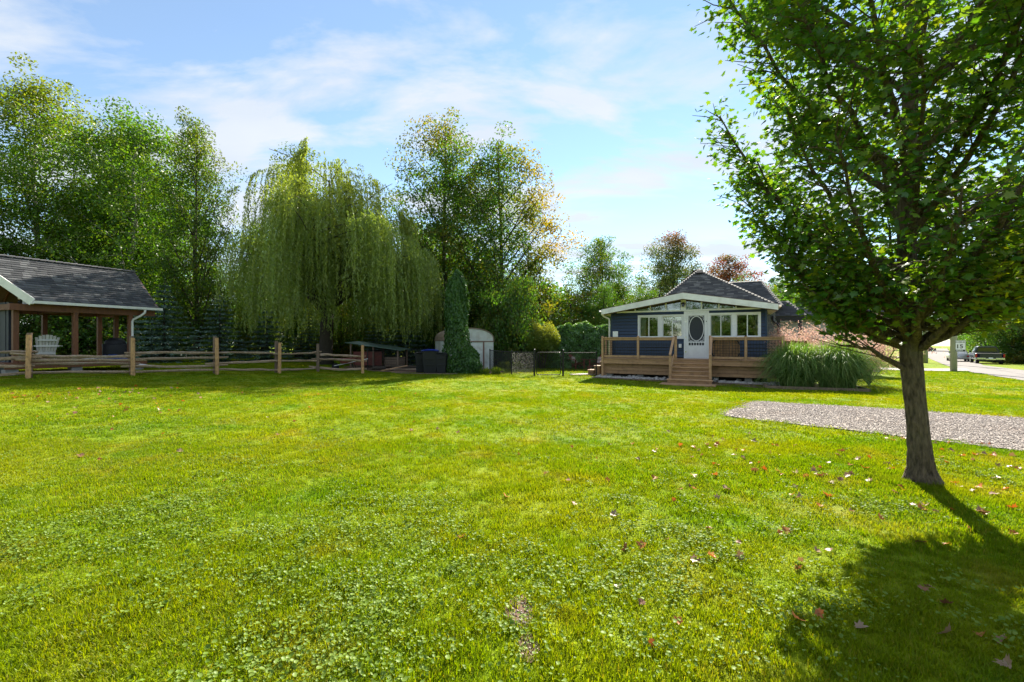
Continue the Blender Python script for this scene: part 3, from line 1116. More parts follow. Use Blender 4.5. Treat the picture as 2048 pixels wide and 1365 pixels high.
def window(parent, rc):
    x0, x1, z0, z1 = rc
    t = 0.075
    mb = MB()
    mb.box(x0 - t, x1 + t, WY - 0.05, WY + 0.03, z1, z1 + t)
    mb.box(x0 - t - 0.015, x1 + t + 0.015, WY - 0.065, WY + 0.03, z0 - 0.085, z0)
    mb.box(x0 - t, x0, WY - 0.05, WY + 0.03, z0, z1)
    mb.box(x1, x1 + t, WY - 0.05, WY + 0.03, z0, z1)
    mb.box((x0 + x1) / 2 - 0.085, (x0 + x1) / 2 + 0.085, WY - 0.045, WY + 0.03, z0, z1)
    f = mb.build('window_frame', M['white'], parent)
    for k in range(2):
        a = x0 if k == 0 else (x0 + x1) / 2 + 0.085
        b = (x0 + x1) / 2 - 0.085 if k == 0 else x1
        mid = (a + b) / 2
        for j, (c, d, yy) in enumerate(((a, mid + 0.022, WY + 0.012), (mid - 0.022, b, WY - 0.018))):
            s = MB()
            fr = 0.036
            s.box(c, d, yy, yy + 0.024, z0, z0 + fr)
            s.box(c, d, yy, yy + 0.024, z1 - fr, z1)
            s.box(c, c + fr, yy, yy + 0.024, z0 + fr, z1 - fr)
            s.box(d - fr, d, yy, yy + 0.024, z0 + fr, z1 - fr)
            s.build('sash', M['white'], f)
            B(c + fr - 0.004, d - fr + 0.004, yy + 0.009, yy + 0.015, z0 + fr - 0.004, z1 - fr + 0.004).build('pane', M['glass'], f)
    return f


def curtain(x0, x1, z0, z1, y):
    mb = MB()
    n = 22
    for i in range(n + 1):
        x = x0 + (x1 - x0) * i / n
        yy = y + 0.03 * math.sin(i * 1.9) + 0.012 * math.sin(i * 0.7)
        mb.v += [(x, yy, z0), (x + 0.02 * math.sin(i), yy, z1)]
    for i in range(n):
        mb.f.append((2 * i, 2 * i + 2, 2 * i + 3, 2 * i + 1))
    return mb.build('curtain', M['curtain'], cot, True)


window(cot, win_l)
window(cot, win_r)
curtain(1.36, 1.60, 1.7, 2.8, 1.78)
curtain(3.0, 3.22, 1.7, 2.8, 1.78)
curtain(4.37, 4.52, 1.7, 2.8, 1.78)
curtain(6.08, 6.24, 1.7, 2.8, 1.78)
# screen door
dr = MB()
x0, x1, z0, z1 = door
dr.box(x0 - 0.07, x0, WY - 0.055, WY + 0.03, z0 - 0.02, z1 + 0.07)
dr.box(x1, x1 + 0.07, WY - 0.055, WY + 0.03, z0 - 0.02, z1 + 0.07)
dr.box(x0, x1, WY - 0.055, WY + 0.03, z1, z1 + 0.07)
dr.box(x0 - 0.07, x1 + 0.07, WY - 0.085, WY + 0.03, z0 - 0.02, z0 + 0.012)
dfr = dr.build('door_frame', M['white'], cot)
d = MB()
yy0, yy1 = WY - 0.045, WY - 0.012
i0, i1, oz0, oz1 = x0 + 0.115, x1 - 0.115, 1.58, 2.72
d.box(x0 + 0.006, i0, yy0, yy1, z0 + 0.02, z1 - 0.006)
d.box(i1, x1 - 0.006, yy0, yy1, z0 + 0.02, z1 - 0.006)
d.box(i0, i1, yy0, yy1, oz1, z1 - 0.006)
d.box(i0, i1, yy0, yy1, oz0 - 0.055, oz0)
sq0, sq1 = oz0 - 0.055 - 0.115, oz0 - 0.055
d.box(i0, i1, yy0, yy1, z0 + 0.02, sq0)
for k in range(7):
    xb = i0 + (i1 - i0) * k / 6
    d.box(max(i0, xb - 0.013), min(i1, xb + 0.013), yy0 + 0.004, yy1 - 0.004, sq0, sq1)
dleaf = d.build('screen_door', M['white'], cot)
B(i0 + 0.01, i1 - 0.01, yy0 - 0.006, yy0, z0 + 0.14, sq0 - 0.07).build('kick_panel', M['white'], dleaf)
ov = MB()
cx_, cz_ = (i0 + i1) / 2, (oz0 + oz1) / 2
rx, rz_ = (i1 - i0) / 2 - 0.012, (oz1 - oz0) / 2 - 0.012
nn_ = 40
for k in range(nn_):
    a0, a1 = 2 * PI * k / nn_, 2 * PI * (k + 1) / nn_
    pts = []
    for a in (a0, a1):
        pts.append((cx_ + rx * math.cos(a), cz_ + rz_ * math.sin(a)))
        pts.append((cx_ + (rx - 0.03) * math.cos(a), cz_ + (rz_ - 0.035) * math.sin(a)))
    (ax, az), (bx, bz), (ex, ez), (gx_, gz_) = pts
    ov.quadbox([(ax, yy0, az), (bx, yy0, bz), (gx_, yy0, gz_), (ex, yy0, ez), (ax, yy1, az), (bx, yy1, bz), (gx_, yy1, gz_), (ex, yy1, ez)])
ov.build('oval_ring', M['white'], dleaf)
for sx_ in (-1, 1):
    for sz_ in (-1, 1):
        fr = MB()
        ccx, ccz = cx_ + sx_ * ((i1 - i0) / 2), cz_ + sz_ * ((oz1 - oz0) / 2)
        for (ox, oz, rr) in ((0.045, 0.05, 0.03), (0.105, 0.035, 0.022), (0.035, 0.125, 0.024), (0.03, 0.19, 0.016), (0.15, 0.022, 0.014)):
            px, pz = ccx - sx_ * ox, ccz - sz_ * oz
            fr.tube([(px + rr * math.cos(a), yy0 + 0.014, pz + rr * math.sin(a)) for a in np.linspace(0, 2 * PI, 11)], 0.008, 4, cap=False)
        fr.build('fretwork', M['white'], dleaf)
B(i0 - 0.02, i1 + 0.02, yy1 + 0.002, yy1 + 0.005, sq0 - 0.01, oz1 + 0.01).build('insect_screen', M['screen'], dleaf)
# inner door seen through the screen: white with a dark light
B(x0 + 0.01, x1 - 0.01, WY + 0.05, WY + 0.09, z0 + 0.02, z1).build('inner_door', M['white'], cot)
B(x1 - 0.045, x1 - 0.015, yy0 - 0.05, yy0 - 0.002, 1.72 + 0.72, 1.86 + 0.62).build('door_handle', M['black'], dleaf)
for zz in (1.08, 1.72, 2.46):
    B(x0 - 0.01, x0 + 0.03, yy0 - 0.012, yy0 - 0.001, zz, zz + 0.08).build('hinge', M['chrome'], dleaf)
B(0.13, 0.37, WY - 0.11, WY - 0.025, 1.79, 2.06).build('meter_box', M['white'], cot, bevel=0.01)
B(3.08, 3.20, WY - 0.09, WY - 0.025, 1.30, 1.47).build('outlet_box', M['white'], cot, bevel=0.008)

# main house behind: walls, hip roof, wing, side porch
mw = B(1.3, 7.05, 4.7, 13.2, -0.2, 3.15).build('main_wall', M['grey_siding'], cot)
siding(mw, M['grey_siding'], WR + 0.02, 7.03, 0.3, 2.9, 4.7)
siding(mw, M['grey_siding'], 4.75, 13.1, 0.3, 2.95, 7.05, axis='x', sgn=1)
B(6.62, 6.72, 4.64, 4.68, 1.95, 2.12).build('outlet_box', M['white'], cot, bevel=0.008)
E_ = 3.2
A1, A2 = (3.45, 8.9, 5.86), (3.16, 9.6, 5.90)
FL, FR, BR, BL = (1.15, 4.55, E_), (7.3, 4.55, E_), (7.3, 13.6, E_), (0.9, 13.6, E_)
mr_ = roof_plane('main_roof', [FL, FR, A1], cot, M['shingle_b'], 21)
roof_plane('main_roof', [BL, FL, A1, A2], cot, M['shingle_b'], 22)
roof_plane('main_roof', [FR, BR, A2, A1], cot, M['shingle_b'], 23)
roof_plane('main_roof', [BR, BL, A2], cot, M['shingle_b'], 24)
for a, b in ((FL, A1), (FR, A1), (BL, A2), (BR, A2), (A1, A2)):
    hip_cap(a, b, mr_, M['shingle_b'])


def roof_vent(x, y, z, ang, axis='x', parent=cot):
    mb = MB()
    mb.box(-0.17, 0.17, -0.17, 0.17, 0.05, 0.13)
    mb.box(-0.12, 0.12, -0.12, 0.12, -0.1, 0.05)
    o = mb.build('roof_vent', M['vent'], parent)
    o.location = (x, y, z)
    o.rotation_euler = (ang, 0, 0) if axis == 'x' else (0, ang, 0)
    return o


roof_vent(3.55, 8.35, 5.55, R(31))
roof_vent(2.9, 9.0, 5.35, R(-50), 'y')
roof_vent(2.55, 9.8, 4.75, R(-50), 'y')
MB().tube([(1.55, 6.5, 3.4), (1.55, 6.5, 4.25)], 0.05, 8).build('vent_pipe', M['black'], cot)
B(1.12, 7.33, 4.50, 4.56, E_ - 0.16, E_ - 0.03).build('main_fascia', M['black'], cot)
# wing
wg = B(5.0, 7.3, 8.3, 14, -0.2, 3.3).build('wing_wall', M['grey_siding'], cot)
siding(wg, M['grey_siding'], 7.06, 7.28, 0.3, 3.2, 8.3)
W0, W1, W2, W3 = (4.4, 8.0, 3.52), (7.62, 8.0, 3.52), (6.85, 11.0, 5.22), (4.4, 11.0, 5.22)
wr = roof_plane('wing_roof', [W0, W1, W2, W3], cot, M['shingle'], 31)
roof_plane('wing_roof', [W1, (7.62, 14.0, 3.52), W2], cot, M['shingle'], 32)
hip_cap(W1, W2, wr, M['shingle'])
hip_cap(W3, W2, wr, M['shingle'])
B(4.5, 7.6, 7.96, 8.02, 3.34, 3.50).build('wing_fascia', M['black'], cot)
# side porch with dark posts and its own little roof
Q0, Q1, Q2, Q3 = (7.1, 8.3, 2.95), (8.75, 8.3, 2.95), (8.05, 9.7, 3.85), (7.1, 9.7, 3.85)
pr_ = roof_plane('porch_roof', [Q0, Q1, Q2, Q3], cot, M['shingle'], 33)
roof_plane('porch_roof', [Q1, (8.75, 11.1, 2.95), Q2], cot, M['shingle'], 34)
hip_cap(Q1, Q2, pr_, M['shingle'])
B(7.15, 8.72, 8.32, 8.5, 2.70, 2.9).build('porch_beam', M['black'], cot)
B(8.54, 8.72, 8.5, 10.9, 2.70, 2.9).build('porch_beam', M['black'], cot)
for px in (7.42, 8.42):
    B(px, px + 0.16, 8.34, 8.5, 0.0, 2.7).build('porch_post', M['black'], cot)
pw = B(7.32, 12.5, 11.0, 11.15, -0.1, 3.0).build('porch_wall', M['pale_siding'], cot)
siding(pw, M['pale_siding'], 7.34, 12.5, 0.3, 3.0, 11.0)
MB().tube([(6.95, 4.62, 2.8), (6.97, 4.6, 2.55), (7.12, 4.62, 2.42), (7.2, 4.64, 2.35), (7.2, 4.64, 0.2)], 0.045, 8).build('downpipe', M['black'], cot, True)
roof_plane('porch_roof', [(8.7, 10.4, 2.9), (12.9, 10.4, 2.9), (12.9, 12.6, 3.9), (8.7, 12.6, 3.9)], cot, M['shingle'], 35)

# ------------------------------------------------------------------ the deck with railing and steps
deck = thing('porch_deck', 'weathered brown timber deck with wire-panel railing and front steps against the cottage', 'deck', (hx, hy, 0), -HA)
DX0, DX1 = -0.06, 7.9
yb = 0.0
k = 0
while yb < 1.44:
    B(DX0, DX1, yb - 0.03 if k == 0 else yb, yb + 0.135, DECKZ - 0.03, DECKZ).build('deck_board', M['deckwood'], deck)
    yb += 0.142
    k += 1
B(DX0 + 0.02, DX1, 0.0, 0.04, DECKZ - 0.235, DECKZ - 0.033).build('rim_board', M['deckwood'], deck)
B(DX0 + 0.02, DX0 + 0.06, 0.043, 1.42, DECKZ - 0.235, DECKZ - 0.033).build('rim_board', M['deckwood'], deck)
for a, b in ((DX0 + 0.1, 3.02), (4.46, DX1)):
    for (z0_, z1_, off) in ((0.435, 0.57, 0.17), (0.29, 0.425, 0.155), (0.15, 0.28, 0.14)):
        B(a, b, off, off + 0.03, z0_, z1_).build('skirt_board', M['deckwood'], deck)
for px in (0.25, 1.6, 2.9, 4.6, 5.8, 7.2):
    B(px - 0.13, px + 0.13, 0.25, 0.5, -0.25, 0.12).build('footing', M['concrete'], deck)
    B(px - 0.06, px + 0.06, 0.31, 0.44, 0.12, 0.6).build('pier', M['deckwood'], deck)


def rail_post(x, y, z0, z1, cap='cap'):
    p = B(x - 0.048, x + 0.048, y - 0.048, y + 0.048, z0, z1).build('rail_post', M['railwood'], deck, bevel=0.006)
    MB().quadbox([(x - 0.055, y - 0.055, z1), (x + 0.055, y - 0.055, z1), (x + 0.055, y + 0.055, z1), (x - 0.055, y + 0.055, z1),
                  (x - 0.02, y - 0.02, z1 + 0.035), (x + 0.02, y - 0.02, z1 + 0.035), (x + 0.02, y + 0.02, z1 + 0.035), (x - 0.02, y + 0.02, z1 + 0.035)]).build('post_cap', M['railwood'] if cap == 'cap' else M['black'], p)
    return p


RY = 0.05
for (px, zb) in ((0.0, 0.0), (1.56, DECKZ), (3.10, DECKZ), (4.42, DECKZ), (5.70, DECKZ), (6.95, DECKZ)):
    rail_post(px, RY if px else 0.02, zb if zb else -0.1, 1.79, 'black' if px in (3.10, 5.70) else 'cap')


def rail_panel(x0, x1, y0, y1, wire=True):
    d_ = Vector((x1 - x0, y1 - y0, 0))
    ln = d_.length
    d_.normalize()
    a = Vector((x0, y0, 0)) + d_ * 0.05
    b = Vector((x1, y1, 0)) - d_ * 0.05
    tz = Vector((0, 0, 1))
    MB().bar(a + tz * 1.745, b + tz * 1.745, 0.14, 0.036).build('cap_rail', M['railwood'], deck)
    MB().bar(a + tz * 1.68, b + tz * 1.68, 0.038, 0.088).build('top_rail', M['railwood'], deck)
    MB().bar(a + tz * 0.925, b + tz * 0.925, 0.038, 0.088).build('bottom_rail', M['railwood'], deck)
    if wire:
        mb = MB()
        n = int(round((ln - 0.1) / 0.105))
        for i in range(n + 1):
            p = a + (b - a) * i / n
            mb.bar(p + tz * 0.97, p + tz * 1.635, 0.013, 0.013, up=(0, 1, 0.1))
        for j in range(7):
            zz = 0.99 + j * 0.105
            mb.bar(a + tz * zz, b + tz * zz, 0.013, 0.013)
        mb.build('wire_panel', M['black'], deck)


rail_panel(0.0, 1.56, RY, RY)
rail_panel(1.56, 3.10, RY, RY)
rail_panel(4.42, 5.70, RY, RY)
rail_panel(5.70, 6.95, RY, RY)
rail_post(0.0, 0.62, DECKZ, 1.76)
rail_panel(0.0, 0.0, 0.07, 0.57, False)
rail_post(0.06, 1.32, DECKZ, 1.76)
# slatted windbreak at the right end
for i in range(8):
    B(6.98 + i * 0.115, 7.085 + i * 0.115, 1.3, 1.325, DECKZ, 1.62 - 0.01 * (i % 3)).build('windbreak_slat', M['redwood'], deck)
# front steps
SX0, SX1 = 3.03, 4.47
NS = 6
gfz = gz(*hloc(3.75, -2.0))
rise = (DECKZ - gfz - 0.03) / NS
TD = 0.30
for i in range(1, NS):
    zt = DECKZ - rise * i
    yf = -TD * i
    wx = 0.0 if i < NS - 1 else 0.10
    B(SX0 - wx, SX1 + wx, yf - 0.03, yf + TD - 0.015, zt - 0.036, zt).build('step_tread', M['railwood'], deck, bevel=0.004)
for i in range(NS):
    zt = DECKZ - rise * i - (0.235 if i == 0 else 0.036)
    zb = DECKZ - rise * (i + 1)
    yf = -TD * i
    wx = 0.0 if i < NS - 1 else 0.10
    if zt > zb + 0.01 or i == 0:
        B(SX0 + 0.03 - wx, SX1 - 0.03 + wx, yf - 0.028 if i == 0 else yf, yf + 0.0 if i == 0 else yf + 0.028, zb, DECKZ - rise * i - 0.038).build('step_riser', M['deckwood'], deck)
for xs_ in (SX0 - 0.012, SX1 - 0.028):
    mb = MB()
    pts = [(0.0, DECKZ - 0.25), (0.0, DECKZ - 0.04)]
    for i in range(1, NS):
        pts += [(-TD * (i - 1) - 0.02, DECKZ - rise * i - 0.04), (-TD * i - 0.01, DECKZ - rise * i - 0.04)]
    pts += [(-TD * (NS - 1) - 0.01, gfz), (-TD * (NS - 2), gfz)]
    mb.prism(pts, 'x', xs_, xs_ + 0.038)
    mb.build('stringer', M['deckwood'], deck)
B(SX0 - 0.28, SX1 + 0.22, -TD * NS - 0.42, -TD * NS + 0.36, gfz - 0.05, gfz + 0.035).build('step_pad', M['deckwood'], deck, bevel=0.005)
NY = -TD * (NS - 2) - 0.02
nz_top = 1.0
for xr in (SX0 + 0.0, SX1 - 0.0):
    rail_post(xr, NY, gfz + rise * 1.0 - 0.02, nz_top)
    MB().bar((xr, 0.0, 1.77), (xr, NY - 0.06, nz_top + 0.055), 0.09, 0.036).build('hand_rail', M['railwood'], deck)
    MB().bar((xr, 0.0, 1.00), (xr, NY, 0.34), 0.036, 0.085).build('lower_hand_rail', M['railwood'], deck)
# small steps at the left end of the deck
for i in range(3):
    B(-0.02 - 0.30 * (i + 1), -0.02 - 0.30 * i + 0.02, 0.72, 1.30, 0.60 - 0.2 * i, 0.64 - 0.2 * i).build('step_tread', M['deckwood'], deck)
    B(-0.02 - 0.30 * (i + 1) + 0.03, -0.02 - 0.30 * (i + 1) + 0.06, 0.74, 1.28, 0.60 - 0.2 * (i + 1), 0.60 - 0.2 * i).build('step_riser', M['deckwood'], deck)
    for yy in (0.72, 1.27):
        B(-0.30 * (i + 1) + 0.05, -0.30 * i - 0.02, yy, yy + 0.03, 0.0, 0.60 - 0.2 * i).build('stringer', M['deckwood'], deck)
# rustic plank panel leaning behind the railing
pp = thing('plank_panel', 'rustic panel of upright wooden planks with dark curved corner trim behind the deck railing', 'wood panel', (hx + 0, hy, 0), -HA)
px = 4.50
i = 0
while px < 5.48:
    wd = (0.085, 0.10, 0.075, 0.11)[i % 4]
    B(px, px + wd - 0.006, 0.20, 0.225 + 0.006 * (i % 3), DECKZ + 0.02, 1.66 - 0.012 * (i % 2)).build('plank', M['plank'], pp)
    px += wd
    i += 1
for (cx0, cz0, a0) in ((4.68, 1.44, 90), (5.30, 1.44, 0), (4.68, 1.12, 180), (5.30, 1.12, 270)):
    MB().tube([(cx0 + 0.18 * math.cos(R(a0 + t)), 0.185, cz0 + 0.20 * math.sin(R(a0 + t))) for t in range(0, 91, 15)], 0.022, 5).build('corner_trim', M['black'], pp)

# timber edging of the bed, rocks under the deck


def edging(pts, name, label, mat, hgt=0.10, wd=0.09):
    for i in range(len(pts) - 1):
        a, b = pts[i], pts[i + 1]
        m_ = ((a[0] + b[0]) / 2, (a[1] + b[1]) / 2)
        zz = min(gz(*a), gz(*b))
        mb = MB().bar((a[0] - m_[0], a[1] - m_[1], hgt / 2 - 0.02 + gz(*a) - zz), (b[0] - m_[0], b[1] - m_[1], hgt / 2 - 0.02 + gz(*b) - zz), wd, hgt)
        o = mb.build(name, mat)
        o.location = (m_[0], m_[1], zz)
        setp(o, label[i] if isinstance(label, (list, tuple)) else label, 'edging', 'timber edging of the flower beds')


edging([hloc(-0.3, -0.62), hloc(2.9, -0.62)], 'edging_timber', 'dark timber edging along the rock bed, porch end beside the gate', M['oldpost'], 0.07)
edging([hloc(4.6, -0.62), hloc(6.25, -0.62)], 'edging_timber', 'short dark timber edging between porch steps and grasses', M['oldpost'], 0.07)
edging([hloc(6.3, -0.66), hloc(6.3, -1.75), hloc(9.15, -1.75), hloc(9.15, 1.4)], 'edging_timber', ['short edging timber at the side of the ornamental grass bed near the steps', 'long edging timber in front of the two ornamental grasses', 'edging timber at the roadside end of the ornamental grass bed'], M['oldpost'], 0.12)


def stone_mesh(name, seed, mat, flat=0.65):
    r = np.random.default_rng(seed)
    bm = bmesh.new()
    bmesh.ops.create_icosphere(bm, subdivisions=1, radius=0.5)
    for v_ in bm.verts:
        v_.co *= 0.75 + 0.5 * r.random()
        v_.co.z *= flat
    me = bpy.data.meshes.new(name)
    bm.to_mesh(me)
    bm.free()
    me.materials.append(mat)
    return me


rocks = [stone_mesh('bed_rock', 40 + i, M['rock']) for i in range(5)]
n = 1500
s_ = rng.uniform(-0.25, 6.9, n)
v_ = rng.uniform(-0.58, 0.5, n)
ok = ~((s_ > 2.75) & (s_ < 4.75) & (v_ < 0.05))
s_, v_ = s_[ok], v_[ok]
n = len(s_)
Pxy = HO + np.outer(s_, HU) + np.outer(v_, HV)
sz_ = rng.uniform(0.05, 0.13, n) * (1 + (rng.random(n) > 0.96) * 1.1)
gn_scatter('rock_bed', np.column_stack([Pxy, ground_z(Pxy[:, 0], Pxy[:, 1]) + 0.02 + sz_ * 0.22]), rng.uniform(-0.5, 0.5, (n, 3)) + np.outer(rng.uniform(0, 6.28, n), [0, 0, 1]), np.column_stack([sz_, sz_ * rng.uniform(0.7, 1.1, n), sz_]), rng.integers(0, 5, n), rocks, 'pale river rocks bedded along the foot of the deck')

# ------------------------------------------------------------------ open pavilion at the left
PO = np.array([-15.65, 19.5])
PX = np.array([-math.sin(R(23)), -math.cos(R(23))])
PY = np.array([math.cos(R(23)), -math.sin(R(23))])
PRZ = math.atan2(PX[1], PX[0])


def ploc(x, y):
    p = PO + PX * x + PY * y
    return float(p[0]), float(p[1])


pv = thing('garden_pavilion', 'open-sided timber pavilion with grey shingled gable roof and charcoal end wall behind the rail fence', 'pavilion', (PO[0], PO[1], 0), PRZ)
EZ_, RZ_ = 3.06, 4.78
roof_plane('roof', [(0, 0, EZ_), (4.0, 0, EZ_), (5.2, -1.85, RZ_), (0, -1.85, RZ_)], pv, M['shingle'], 51, 0.135, 0.30, under=M['brown'])
roof_plane('roof', [(5.2, -3.7, EZ_), (0, -3.7, EZ_), (0, -1.85, RZ_), (5.2, -1.85, RZ_)], pv, M['shingle'], 52, 0.135, 0.30, under=M['brown'])
hip_cap((0, -1.85, RZ_), (5.2, -1.85, RZ_), pv, M['shingle'], 0.24)
MB().prism([(0.0, EZ_ - 0.13), (0.0, EZ_ - 0.02), (-1.85, RZ_ - 0.07), (-3.7, EZ_ - 0.02), (-3.7, EZ_ - 0.13), (-1.85, RZ_ - 0.26)], 'x', -0.02, 0.03).build('barge_board', M['brown'], pv)
MB().bar((4.02, 0.0, EZ_ - 0.06), (5.22, -1.85, RZ_ - 0.06), 0.03, 0.27).build('barge_board', M['trimwhite'], pv)
MB().prism([(0.0, 2.93), (0.0, 3.0), (-0.12, 3.16), (-0.62, 3.30), (-0.62, 2.93)], 'x', 3.98, 4.06).build('eave_return', M['trimwhite'], pv)
fl = B(4.07, 4.2, -0.56, -0.26, 3.10, 3.27).build('flood_light', M['cream'], pv, bevel=0.01)
MB().tube([(4.13, -0.48, 3.1), (4.15, -0.48, 3.03), (4.2, -0.47, 2.97)], [0.02, 0.05, 0.055], 8).build('light_head', M['black'], fl)
g = MB().prism([(-0.02, 2.95), (0.1, 2.95), (0.115, 3.05), (0.095, 3.05), (0.085, 2.965), (-0.005, 2.965), (-0.005, 3.05), (-0.02, 3.05)], 'x', -0.1, 4.0)
g.build('gutter', M['trimwhite'], pv)
MB().tube([(0.55, 0.04, 2.96), (0.55, 0.03, 2.82), (0.66, -0.06, 2.68), (0.84, -0.24, 2.52), (0.86, -0.27, 2.42), (0.86, -0.27, 0.75), (0.82, -0.2, 0.62), (0.2, 0.45, 0.46)], 0.045, 8).build('downpipe', M['trimwhite'], pv, True)
B(0.0, 4.5, -0.45, -0.27, 2.70, 2.93).build('eave_beam', M['redwood'], pv)
B(0.0, 4.5, -3.35, -3.18, 2.70, 2.93).build('eave_beam', M['redwood'], pv)
for x_ in (0.62, 2.6, 4.3):
    B(x_, x_ + 0.12, -3.17, -0.46, 2.72, 2.92).build('cross_beam', M['redwood'], pv)
for x_ in np.arange(0.3, 4.0, 0.55):
    MB().bar((x_, -0.03, EZ_ - 0.1), (x_, -1.8, RZ_ - 0.13), 0.05, 0.1).build('rafter', M['redwood'], pv)
    MB().bar((x_, -3.67, EZ_ - 0.1), (x_, -1.9, RZ_ - 0.13), 0.05, 0.1).build('rafter', M['redwood'], pv)
PDZ = 0.82
for (x_, y_) in ((0.9, -0.36), (2.7, -0.36), (0.66, -3.26), (0.72, -1.8), (2.5, -3.26), (4.25, -0.6)):
    B(x_ - 0.075, x_ + 0.075, y_ - 0.075, y_ + 0.075, PDZ, 2.71).build('post', M['redwood'], pv, bevel=0.006)
for i, y_ in enumerate(np.arange(-3.5, -0.12, 0.142)):
    B(0.45, 4.7, y_, y_ + 0.135, PDZ - 0.03, PDZ).build('floor_board', M['redwood'], pv)
B(0.43, 4.7, -0.08, -0.04, PDZ - 0.22, PDZ - 0.005).build('rim_board', M['redwood'], pv)
B(0.40, 0.44, -3.5, -0.08, PDZ - 0.22, PDZ - 0.035).build('rim_board', M['redwood'], pv)
for x_ in (0.7, 2.75, 4.5):
    B(x_ - 0.16, x_ + 0.16, -0.4, -0.08, 0.25, PDZ - 0.23).build('footing', M['concrete'], pv)
for i in range(12):
    B(4.25, 4.28 + 0.012 * (i % 2), -0.99 - 0.24 * (i + 1), -0.99 - 0.24 * i, 0.4, 3.02 + 0.0 * i).build('wall_board', M['pavsiding'], pv)
B(4.20, 4.32, -0.99, -0.90, 0.4, 3.0).build('corner_board', M['pavsiding'], pv)

# ------------------------------------------------------------------ adirondack chairs


def adirondack(label, loc, rz, mat, group, cushion=False, name='adirondack_chair'):
    t = thing(name, label, 'chair', loc, rz, group)
    # faces +y
    for k in range(5):
        yb_ = 0.30 - 0.115 * k
        MB().quadbox([(-0.26, yb_ - 0.1, 0.40 - 0.028 * k - 0.03), (0.26, yb_ - 0.1, 0.40 - 0.028 * k - 0.03), (0.26, yb_, 0.42 - 0.028 * k - 0.03), (-0.26, yb_, 0.42 - 0.028 * k - 0.03),
                      (-0.26, yb_ - 0.1, 0.40 - 0.028 * k - 0.01), (0.26, yb_ - 0.1, 0.40 - 0.028 * k - 0.01), (0.26, yb_, 0.42 - 0.028 * k - 0.01), (-0.26, yb_, 0.42 - 0.028 * k - 0.01)]).build('seat_slat', mat, t)
    for k in range(7):
        f = (k - 3) / 3.0
        top = 1.02 - 0.10 * f * f
        x0_, x1_ = f * 0.20, f * 0.29
        wb, wt_ = 0.030, 0.040
        y0_, y1_ = -0.20, -0.52
        MB().quadbox([(x0_ - wb, y0_, 0.22), (x0_ + wb, y0_, 0.22), (x0_ + wb, y0_ - 0.02, 0.22), (x0_ - wb, y0_ - 0.02, 0.22),
                      (x1_ - wt_, y1_, top), (x1_ + wt_, y1_, top), (x1_ + wt_, y1_ - 0.02, top), (x1_ - wt_, y1_ - 0.02, top)]).build('back_slat', mat, t)
    for (zz, yy, hw) in ((0.78, -0.47, 0.27), (0.56, -0.375, 0.33), (0.28, -0.255, 0.25)):
        B(-hw, hw, yy - 0.03, yy, zz, zz + 0.06).build('back_brace', mat, t)
    for s in (-1, 1):
        B(s * 0.36 - 0.07, s * 0.36 + 0.07, -0.42, 0.38, 0.575, 0.60).build('arm', mat, t, bevel=0.005)
        B(s * 0.30 - 0.015, s * 0.30 + 0.015, 0.22, 0.32, 0.0, 0.575).build('leg', mat, t)
        MB().quadbox([(s * 0.275 - 0.013, -0.62, 0.0), (s * 0.275 + 0.013, -0.62, 0.0), (s * 0.275 + 0.013, 0.3, 0.28), (s * 0.275 - 0.013, 0.3, 0.28),
                      (s * 0.275 - 0.013, -0.50, 0.0), (s * 0.275 + 0.013, -0.50, 0.0), (s * 0.275 + 0.013, 0.3, 0.38), (s * 0.275 - 0.013, 0.3, 0.38)]).build('side_rail', mat, t)
    if cushion:
        c = MB().quadbox([(-0.2, -0.17, 0.36), (0.2, -0.17, 0.36), (0.2, -0.28, 0.36), (-0.2, -0.28, 0.36), (-0.2, -0.28, 0.75), (0.2, -0.28, 0.75), (0.2, -0.39, 0.75), (-0.2, -0.39, 0.75)])
        c.build('cushion', M['cushion'], t, bevel=0.03)
    return t


cx0, cy0 = ploc(3.25, -1.2)
adirondack('white slatted Adirondack chair seen from behind on the pavilion floor', (cx0, cy0, PDZ), math.atan2(-cx0, cy0) + R(8), M['plasticwhite'], None)
adirondack('red Adirondack chair with pale cushion by the hedge, next to a wooden footstool', (3.95, 26.6, gz(3.95, 26.6)), R(-155), M['redchair'], None, True)
adirondack('red Adirondack chair with pale cushion near the side steps of the deck', (5.05, 26.3, gz(5.05, 26.3)), R(120), M['redchair'], None, True)
fs = thing('footstool', 'low brown wooden footstool beside the red chair on the lawn', 'footstool', (4.75, 25.6, gz(4.75, 25.6)), R(10))
for k in range(4):
    B(-0.35, 0.35, -0.2 + 0.1 * k, -0.11 + 0.1 * k, 0.2, 0.225).build('slat', M['redchair'], fs)
for s in (-1, 1):
    B(s * 0.3 - 0.02, s * 0.3 + 0.02, -0.18, 0.18, 0, 0.2).build('leg', M['redchair'], fs)

# covered barbecue
bx, by = ploc(1.0, -1.25)
bq = thing('covered_barbecue', 'black fabric cover draped over a domed barbecue on the pavilion floor', 'barbecue', (bx, by, PDZ), math.atan2(-bx, by))
mb = MB()
prof = [(0.46, 0.30, 0.04), (0.47, 0.31, 0.3), (0.47, 0.31, 0.60), (0.46, 0.30, 0.66)]
for (a, b, z_) in prof:
    for k in range(16):
        an = 2 * PI * k / 16
        sq = 1 / max(abs(math.cos(an)), abs(math.sin(an))) ** 0.75
        wob = 1 + 0.03 * math.sin(5 * an + z_ * 7)
        mb.v.append((a * math.cos(an) * sq * wob * 0.9, b * math.sin(an) * sq * wob * 0.9, z_))
for j in range(3):
    for k in range(16):
        mb.f.append((j * 16 + k, j * 16 + (k + 1) % 16, (j + 1) * 16 + (k + 1) % 16, (j + 1) * 16 + k))
mb.f.append(tuple(48 + k for k in range(16)))
mb.build('cover', M['blacktarp'], bq, True)
mb = MB()
